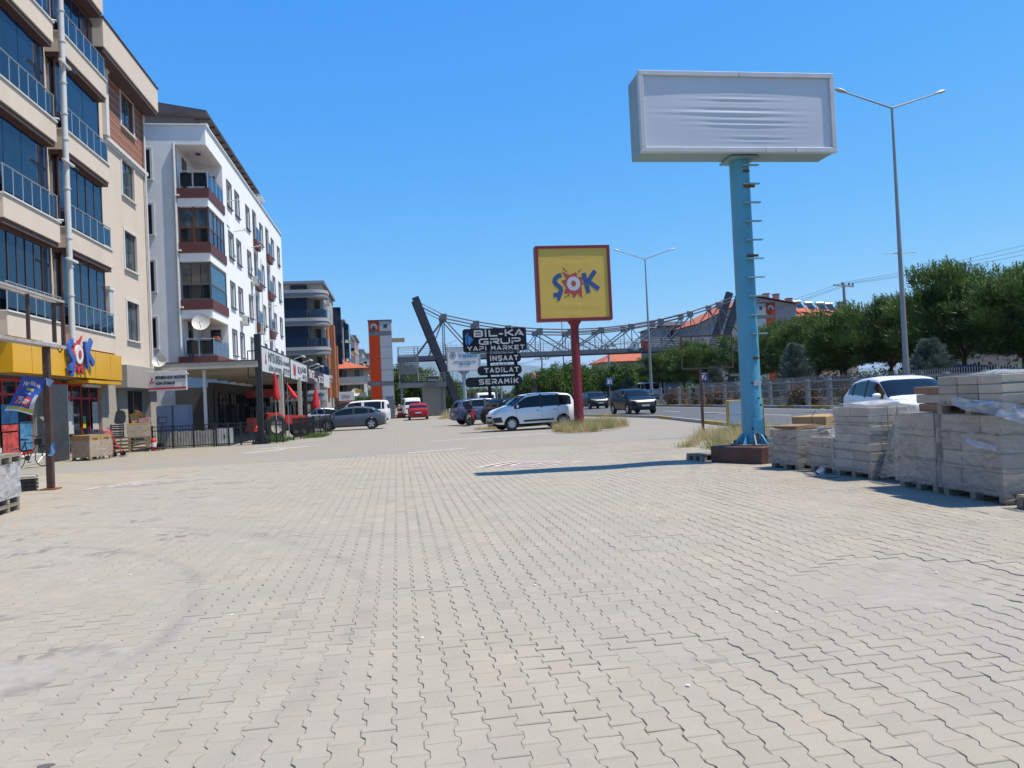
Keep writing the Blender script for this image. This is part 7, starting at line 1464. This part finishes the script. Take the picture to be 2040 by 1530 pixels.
make_car('panel_van', 'white minibus beyond the fence right of the black suv', 'van', (29.4,87,.1), car_h(-.05,-1), 5.6, 2.0, 2.5, P_white, VAN, detail=False, wheel_r=.36)
make_car('panel_van', 'dark blue van roof behind the picket fence at right', 'van', (29.2,35.6,.1), car_h(.02,-1), 4.6, 1.85, 2.05, P_navy, VAN, detail=False)
make_car('panel_van', 'pale van on the far carriageway left of the blue square sign', 'van', (29.3,62.0,.1), car_h(0,1), 4.6, 1.85, 1.9, P_silver, VAN, detail=False)
def light_truck(label, loc, heading):
    t = thing('light_truck', label, 'truck', loc, heading); m = MB(); m.prism([(2.6,.35),(2.65,1.05),(2.45,1.95),(2.2,2.1),(.95,2.1),(.95,.35)], 'y', -.95, .95); m.build('cab', P_white, t, bevel=.06, seg=2); m = MB(); m.prism([(2.665,1.12),(2.50,1.86)], 'y', 0, 0) if 0 else None
    w_ = MB(); w_.add([(2.66,-.82,1.12),(2.66,.82,1.12),(2.49,.78,1.84),(2.49,-.78,1.84)], [(0,1,2,3)]); w_.build('windscreen', M_cglass, t); b = MB(); b.box(-2.8,.85,-1.0,1.0,.75,1.5); b.build('cargo_bed', M_ac, t); c = MB(); c.box(-2.8,2.5,-.4,.4,.4,.74); c.build('chassis', M_under, t)
    for x in (1.8, -1.7):
        for s_ in (-1, 1): wheel_parts(t, .38, .24, 5, s_, (x, s_*.82, .38), M_rimS)
    for s_ in (-1, 1): h = MB(); h.box(2.63,2.68,s_*.5-.15,s_*.5+.15,.62,.80); h.build('headlight', M_hl, t); k = MB(); k.box(2.3,2.45,s_*1.0-.08,s_*1.0+.12,1.2,1.55); k.build('wing_mirror', M_trim, t)
    p = MB(); p.box(2.66,2.69,-.26,.26,.42,.53); p.build('number_plate', M_plate, t)
light_truck('white flatbed truck approaching behind the grey blue suv', (9.4,84,ZR), car_h(.05,-1))
# small motorcycle with top box
t = thing('motorcycle', 'small red motorcycle with black top box seen from behind', 'motorcycle', (4.35,45.6,0), car_h(.25,1))
for x in (-.6, .62): g = MB(); g.lathe([(.20,-.05),(.27,-.05),(.29,0),(.27,.05),(.20,.05),(.19,0),(.20,-.05)], 22, c=(x,0,.29), axis='y'); wo = g.build('wheel', M_tyre, t, smooth=40); g = MB(); g.lathe([(0,-.03),(.19,-.03),(.19,.03),(0,.03)], 14, c=(x,0,.29), axis='y'); g.build('rim', M_dark, wo)
g = MB(); g.prism([(-.85,.72),(-.5,.62),(-.1,.48),(.2,.35),(.45,.55),(.5,.9),(.38,.92),(.15,.55),(-.2,.72),(-.75,.84)], 'y', -.14, .14); g.build('body', P_red, t, bevel=.03); g = MB(); g.prism([(-.7,.83),(.1,.74),(.12,.80),(-.2,.86),(-.68,.92)], 'y', -.13, .13); g.build('seat', M_black, t, bevel=.02); g = MB(); g.box(-1.05,-.66,-.22,.22,.95,1.25); g.build('top_box', M_black, t, bevel=.06, seg=2); g = MB(); g.path([(.35,-.35,1.05),(.42,-.1,1.0),(.42,.1,1.0),(.35,.35,1.05)], .016); g.tube((.42,0,.95), (.62,0,.3), .03); g.build('handlebar', M_black, t); g = MB(); g.box(-.93,-.9,-.1,.1,.5,.66); g.build('number_plate', M_plate, t); g = MB(); g.box(-.9,-.84,-.12,.12,.70,.80); g.build('taillight', M_tl, t); g = MB(); g.box(-.9,-.2,-.06,.06,.42,.58); g.build('mudguard', M_black, t)
for s_ in (-1, 1): g = MB(); g.lathe([(0,-.01),(.05,-.01),(.05,.01),(0,.01)], 10, c=(.34,s_*.36,1.16), axis='x'); g.build('mirror', M_black, t)
# concrete mixer drum / orange barrier beside the stairs
t = thing('traffic_barrier', 'orange and white plastic barrier beside the lift tower', 'barrier', (.35,79.3,0)); g = MB(); g.prism([(-.45,0),(.45,0),(.3,.35),(.22,.95),(-.22,.95),(-.3,.35)], 'y', -.3, .3); g.build('body', M_orange, t, bevel=.04); g = MB(); g.box(-.26,.26,-.31,.31,.5,.7); g.build('band', M_lwhite, t)
# ================================================================ vegetation
def blade_mesh(name, c, d, ln, wd, tone, m, quad=True):
    """leaf blades: centres c, axis d (unit), length ln, width wd"""
    n = len(c); r = RNG.normal(size=(n, 3)); s_ = np.cross(d, r); s_ /= np.linalg.norm(s_, axis=1, keepdims=True)+1e-9
    ln = np.asarray(ln)[:, None]; wd = np.asarray(wd)[:, None]
    if quad: P = np.stack([c, c+d*ln*.45+s_*wd*.5, c+d*ln, c+d*ln*.45-s_*wd*.5], 1); k = 4
    else: P = np.stack([c-s_*wd*.5, c+s_*wd*.5, c+d*ln], 1); k = 3
    return raw_mesh(name, P.reshape(-1, 3), np.arange(n*k), np.full(n, k), m, tone=np.repeat(tone, k))
def unit(v): return v/(np.linalg.norm(v, axis=1, keepdims=True)+1e-9)
M_bark = mat('pine_bark', (.085,.055,.04), .95, var=.35, scale=5, bump=.6, bscale=12); M_needle = leaf_mat('pine_needles', (.024,.060,.016), (.135,.205,.050), .6, .22); M_cyp = leaf_mat('grey_cypress', (.07,.105,.085), (.17,.22,.175), .65, .15); M_leaf = leaf_mat('green_leaves', (.035,.085,.014), (.12,.20,.04), .55, .3); M_dry = leaf_mat('dry_grass_blades', (.56,.44,.24), (.27,.29,.10), .8, .3); M_ole = leaf_mat('flowering_shrub', (.05,.09,.025), (.26,.10,.09), .6, .2); M_dull = leaf_mat('olive_leaves', (.05,.075,.025), (.12,.15,.055), .6, .2)
def pine_variant(seed, h=7.5, rx=2.5):
    rn = np.random.default_rng(seed); ncl = 150; v = unit(rn.normal(size=(ncl, 3))); rad = rn.uniform(.5, 1.0, ncl)**.6; zc, rz_ = h*.655, h*.30
    lob = 1+.22*np.sin(3*np.arctan2(v[:, 1], v[:, 0])+seed)+.15*np.sin(5*v[:, 2]*2+seed*2); cl = v*rad[:, None]*np.array([rx, rx, rz_])*lob[:, None]; cl[:, 2] += zc; cl[cl[:, 2] < h*.40, 2] += h*.10
    per = 165; C = np.repeat(cl, per, 0); off = unit(rn.normal(size=C.shape))*(rn.random((len(C), 1))**.4)*.50; off[:, 2] *= .8; pos = C+off
    d = unit(off+np.array([0, 0, .55])+.5*unit(C-np.array([0, 0, zc-.8]))+.25*rn.normal(size=C.shape)); ln = rn.uniform(.18, .40, len(C)); wd = rn.uniform(.035, .065, len(C))
    tn = np.repeat(np.clip(rn.normal(.42, .34, ncl), 0, 1), per)+rn.normal(0, .12, len(C))
    # upright shoots on the upper side
    top = cl[cl[:, 2] > zc+.35*rz_]; sh = np.repeat(top, 26, 0); sh = sh+np.c_[rn.normal(0, .34, (len(sh), 2)), rn.uniform(.1, .45, len(sh))]; k = 9; S2 = np.repeat(sh, k, 0); S2[:, 2] += np.tile(np.linspace(0, .42, k), len(sh)); d2 = unit(rn.normal(0, .4, S2.shape)+np.array([0, 0, 1.0]))
    pos = np.r_[pos, S2]; d = np.r_[d, d2]; ln = np.r_[ln, np.full(len(S2), .16)]; wd = np.r_[wd, np.full(len(S2), .045)]; tn = np.r_[tn, rn.uniform(.5, 1, len(S2))]
    crown = blade_mesh('crown', pos, d, ln, wd, np.clip(tn, 0, 1), M_needle)
    t = MB(); pts = [Vector((0, 0, -.1))]+[Vector((.12*math.sin(k*1.3+seed)*k/4, .12*math.cos(k*1.7+seed)*k/4, h*.16*k)) for k in range(1, 6)]; t.path(pts, [.17-.02*k for k in range(6)], 9)
    for k in range(26):
        a = cl[rn.integers(ncl)]; b = pts[2+int(rn.integers(3))]; e = Vector(a); t.path([b, b+(e-b)*.5+Vector((0, 0, -.15)), e], [.06, .04, .015], 5)
    return crown, t.mesh('trunk', M_bark, smooth=60)
pines = [pine_variant(k) for k in (1, 2, 3, 4)]
PN = [(33,30.8,6.9,'pine at the right edge of the photo'),(32.2,35.4,6.9,'tall pine right of the small grey cypress, beside the edge'),(32.6,40.2,7.7,'dense pine just right of the nearest lamp post'),(32.6,46.8,6.9,'pine left of the nearest lamp post'),(32.2,51.5,6.7,'pine behind the larger grey cypress'),(33.0,56.6,6.5,'pine in front of the mauve building, left half'),(34.5,62.0,6.8,'pine right of the turquoise pole'),(36.2,68.0,7.2,'pine behind the turquoise pole'),(36.8,74.6,7.0,'pine beside the right pylon foot'),(31.8,78.5,6.4,'pine under the footbridge deck right of the street lamp'),(32.4,83.4,6.0,'pine just beyond the footbridge railing'),(32.2,90,6.0,'pine behind the second street lamp'),(41,55,7.6,'back row pine left of the lamp post'),(41.5,45.5,7.8,'back row pine right of the lamp post'),(40.5,37.5,7.5,'back row pine at the right edge'),(38.5,32.5,7.0,'second row pine at the right edge of the photo'),(38.8,62.5,7.2,'second row pine behind the larger cypress'),(38.2,50.0,7.2,'second row pine between the lamp post and the cypress')]
def tree(name, label, cat, x, y, h, var, rz, h0, group, sx=1.):
    t = thing(name, label, cat, (x, y, .05), rz, group); s_ = h/h0
    c = link('crown', var[0], t); c.scale = (s_*sx, s_*sx, s_); k = link('trunk', var[1], t); k.scale = (s_, s_, s_); return t
for k, (x, y, h, lab) in enumerate(PN): tree('pine_tree', lab, 'pine tree', x, y, h, pines[k % 4], k*1.9, 7.5, 'pines behind the fence', 1.3)
def cypress_variant(seed, h=4.0, r=1.5):
    rn = np.random.default_rng(seed); nb = 260; z0 = rn.uniform(.05, .93, nb)*h; a = rn.uniform(0, 6.28, nb); R0 = r*(1-(z0/h))**.75*rn.uniform(.75, 1.12, nb)*np.clip(.55+z0/h*2, 0, 1)
    per = 75; f = rn.random((nb, per))**.6; X = R0[:, None]*f*np.cos(a)[:, None]; Y = R0[:, None]*f*np.sin(a)[:, None]; Z = z0[:, None]+f*R0[:, None]*.75+rn.normal(0, .05, (nb, per)); pos = np.stack([X, Y, Z], -1).reshape(-1, 3)+rn.normal(0, .055, (nb*per, 3))
    out_ = np.stack([np.cos(a), np.sin(a), np.full(nb, .95)], -1); d = unit(np.repeat(out_, per, 0)+rn.normal(0, .38, (nb*per, 3))); tn = np.repeat(np.clip(rn.normal(.5, .25, nb), 0, 1), per)+rn.normal(0, .12, nb*per)
    cr = blade_mesh('crown', pos, d, rn.uniform(.12, .28, nb*per), rn.uniform(.02, .045, nb*per), np.clip(tn, 0, 1), M_cyp); t = MB(); t.tube((0,0,-.1), (0,0,h*.9), .09, .015, 7); return cr, t.mesh('trunk', M_bark)
cy = [cypress_variant(k) for k in (5, 6)]
for x, y, h, lab, k, sx in ((27.0,49.0,4.3,'grey green cypress right of the turquoise pole by the fence',0,.95),(27.0,62.5,3.3,'small grey cypress beside the thin rusty post',1,1.15),(27.0,35.6,3.5,'wide grey cypress right of the nearest lamp post',1,1.2),(26.3,85.0,3.0,'grey cypress behind the two dark suvs',0,1.3),(25.6,100.0,2.8,'farther grey cypress left of the blue square sign',1,1.2)): tree('cypress', lab, 'cypress', x, y, h, cy[k], k*2+.4, 4.0, 'grey cypresses along the fence', sx)
def leafy_variant(seed, h=5.0, r=2.2, n=230, per=60, size=.2, m=None, squat=.42):
    rn = np.random.default_rng(seed); v = unit(rn.normal(size=(n, 3))); cl = v*(rn.uniform(.35, 1, n)**.5)[:, None]*np.array([r, r, h*squat])*(1+.2*np.sin(4*np.arctan2(v[:, 1], v[:, 0])+seed))[:, None]; cl[:, 2] += h*.56; C = np.repeat(cl, per, 0); pos = C+rn.normal(0, .24, C.shape); d = unit(rn.normal(size=C.shape)+.4*unit(C-np.array([0,0,h*.5]))); tn = np.repeat(np.clip(rn.normal(.45, .28, n), 0, 1), per)+rn.normal(0, .15, len(C))
    cr = blade_mesh('crown', pos, d, rn.uniform(.7, 1.3, len(C))*size, rn.uniform(.5, .8, len(C))*size, np.clip(tn, 0, 1), m or M_leaf); t = MB(); t.tube((0,0,-.1), (0,0,h*.5), .13, .08, 8)
    for k in range(9): e = Vector(cl[rn.integers(n)]); t.path([Vector((0,0,h*.35)), e], [.06, .015], 5)
    return cr, t.mesh('trunk', M_bark)
lf = [leafy_variant(k) for k in (11, 12, 13)]; bush = leafy_variant(21, 1.2, .8, 90, 45, .10, M_ole, .4); ol = leafy_variant(31, 3.0, 1.6, 120, 45, .2, M_dull)
DT = [(17.4,99,4.6,'leafy tree right of the totem above the road'),(19.6,97,5.2,'leafy tree left of the red pole'),(22.2,99,5.6,'leafy tree behind the red pole'),(24.6,101,5.4,'leafy tree just right of the red pole'),(27.2,103,5.3,'leafy tree behind the dark green suv'),(29.8,100,5.2,'leafy tree below the red roofed house'),(32.5,104,5.2,'leafy tree in front of the red roofed house'),(35.5,108,5.2,'leafy tree right of the red roofed house'),(1.0,97,6.0,'leafy tree behind the bridge stairs, left'),(3.3,99,5.6,'leafy tree behind the bridge stairs, right'),(6.3,96,4.2,'leafy tree right of the left pylon foot'),(-2.6,92,2.6,'low leafy tree left of the orange tower foot'),(-4.2,94,2.4,'low leafy tree before the red roofed house at left')]
for k, (x, y, h, lab) in enumerate(DT): tree('leafy_tree', lab, 'tree', x, y, h, lf[k % 3], k*1.3, 5.0, 'leafy trees beyond the road')
for k in range(9): tree('olive_tree', 'small olive tree in the far row behind the totem', 'tree', 8.2+k*1.55, 150+k*3.5, 3.4+.5*math.sin(k*2.), ol, k*.9, 3.0, 'far row of small trees')
for k, (y, lab) in enumerate(((38.5,'flowering shrub beside the nearest white car'),(44.2,'flowering shrub left of the white car'),(52.5,'flowering shrub right of the lightbox'),(57.0,'flowering shrub behind the lightbox'),(60.5,'flowering shrub left of the thin rusty post'),(66.0,'flowering shrub right of the black suv'))): tree('flowering_shrub', lab, 'shrub', 24.85, y, 1.2+.25*math.sin(k*3), bush, k*1.1, 1.2, 'flowering shrubs on the verge')
# hedge mass under the pines and along the far service road
rn = np.random.default_rng(77); n = 26000; pos = np.c_[rn.uniform(37.5, 39.5, n), rn.uniform(28, 100, n), np.abs(rn.normal(.8, .65, n))]; d = unit(rn.normal(size=(n, 3))+np.array([0, 0, .5])); o = link('hedge', blade_mesh('hedge', pos, d, rn.uniform(.2, .4, n), rn.uniform(.12, .24, n), np.clip(rn.normal(.35, .25, n), 0, 1), M_leaf)); tag(o, 'shaded undergrowth beneath the pine trees', 'undergrowth', kind='stuff')
n = 20000; xx = rn.uniform(5, 40, n); pos = np.c_[xx, 200+rn.uniform(0, 12, n), np.abs(rn.normal(1.2, 1.0, n))*(1+.3*np.sin(xx))]; o = link('far_trees', blade_mesh('far_trees', pos, unit(rn.normal(size=(n, 3))), rn.uniform(.4, .8, n), rn.uniform(.3, .5, n), np.clip(rn.normal(.4, .25, n), 0, 1), M_dull)); tag(o, 'distant belt of trees along the horizon', 'trees', kind='stuff')
# weeds -----------------------------------------------------------------------
def weeds(name, label, poly, n, h, m=M_dry, seed=1, green=.35):
    rn = np.random.default_rng(seed); P_ = np.array(poly); lo, hi = P_.min(0), P_.max(0); pts = []
    def inside(q_):
        x, y = q_; c = False; j = len(P_)-1
        for i in range(len(P_)):
            if (P_[i, 1] > y) != (P_[j, 1] > y) and x < (P_[j, 0]-P_[i, 0])*(y-P_[i, 1])/(P_[j, 1]-P_[i, 1])+P_[i, 0]: c = not c
            j = i
        return c
    while len(pts) < max(6, n//90):
        q_ = rn.uniform(lo, hi)
        if inside(q_): pts.append(q_)
    pts = np.array(pts); C = np.repeat(pts, 90, 0)+rn.normal(0, .13, (len(pts)*90, 2)); hh = np.repeat(rn.uniform(.5, 1.25, len(pts)), 90)*h*rn.uniform(.45, 1.1, len(C)); d = unit(np.c_[rn.normal(0, .42, (len(C), 2)), np.ones(len(C))]); hh = hh*np.where(rn.random(len(C)) < .06, 1.7, 1.0); tn = np.clip(np.repeat(rn.random(len(pts)) < green, 90)*.85+rn.normal(.1, .15, len(C)), 0, 1)
    o = link(name, blade_mesh(name, np.c_[C, np.full(len(C), -.02)], d, hh, rn.uniform(.008, .018, len(C)), tn, m, False)); return tag(o, label, 'weeds', kind='stuff')
g = MB(); g.add([(x, y, -.004) for x, y in [(6.4,31.0),(7.4,30.1),(8.8,31.2),(10.5,34.0),(11.6,39),(11.2,43),(9.4,40),(8.0,36.5),(6.8,33)]], [tuple(range(9))]); struct(g.build('weed_bed', M_dirt), 'dusty weed bed round the foot of the red pole')
weeds('dry_weeds', 'tall dry weeds round the foot of the red pole', [(6.5,31.2),(7.4,30.3),(8.8,31.4),(10.3,34.0),(11.2,38),(10.6,40),(8.9,37.4),(7.6,35.4),(6.9,33)], 9000, .55, seed=2)
weeds('dry_weeds', 'dry weeds and grass behind the brown plinth', [(7.5,19.6),(8.0,18.4),(8.5,16.6),(9.6,16.4),(12.0,20.5),(12.3,25.8),(10.2,24.5),(8.6,21.5)], 9000, .45, seed=3, green=.3)
weeds('dry_weeds', 'yellow grass at the foot of the bridge stairs', [(3.4,64),(6.0,63.0),(7.4,72),(5.5,75),(4.2,70)], 3600, .8, seed=4, green=.15)
weeds('dry_weeds', 'low dry tufts before the white minivan', [(4.0,38.8),(4.9,37.9),(5.2,40.0),(4.4,40.5)], 900, .25, seed=5, green=.2)
weeds('green_weeds', 'green weeds at the foot of the last black railing', [(-4.7,38.6),(-4.0,39.6),(-3.6,42.5),(-3.9,42.6),(-4.4,40.5)], 1300, .28, m=M_leaf, seed=6, green=.8)
weeds('green_weeds', 'green weeds growing behind the sign mast foot', [(-5.9,36.6),(-5.2,36.6),(-5.2,37.4),(-5.9,37.4)], 900, .45, m=M_leaf, seed=7, green=.8)
weeds('dry_weeds', 'dry grass along the fence on the far verge', [(24.2,26),(26.2,26),(26.2,95),(24.2,95)], 16000, .4, seed=8, green=.45)
weeds('dry_weeds', 'thin dry stalks beside the brown plinth', [(7.55,14.1),(8.1,14.3),(7.9,14.7),(7.6,14.4)], 360, .3, seed=9, green=0)
# flattened dust beneath the pallets
g = MB()
# ================================================================ haze
hz = MB(); hz.box(-16300,16300,-2300,22300,-1.2,690); ho = hz.build('haze', None); ho.data.materials.clear()
hm = bpy.data.materials.new('haze_air'); hm.use_nodes = True; nt = hm.node_tree; nt.nodes.clear(); om = nt.nodes.new('ShaderNodeOutputMaterial'); pvn = nt.nodes.new('ShaderNodeVolumePrincipled'); pvn.inputs['Color'].default_value = (.55,.76,1.0,1); pvn.inputs['Density'].default_value = 5.5e-5; pvn.inputs['Anisotropy'].default_value = .1; nt.links.new(pvn.outputs[0], om.inputs['Volume']); ho.data.materials.append(hm)
tag(ho, 'pale blue summer haze filling the air', 'haze', kind='stuff')
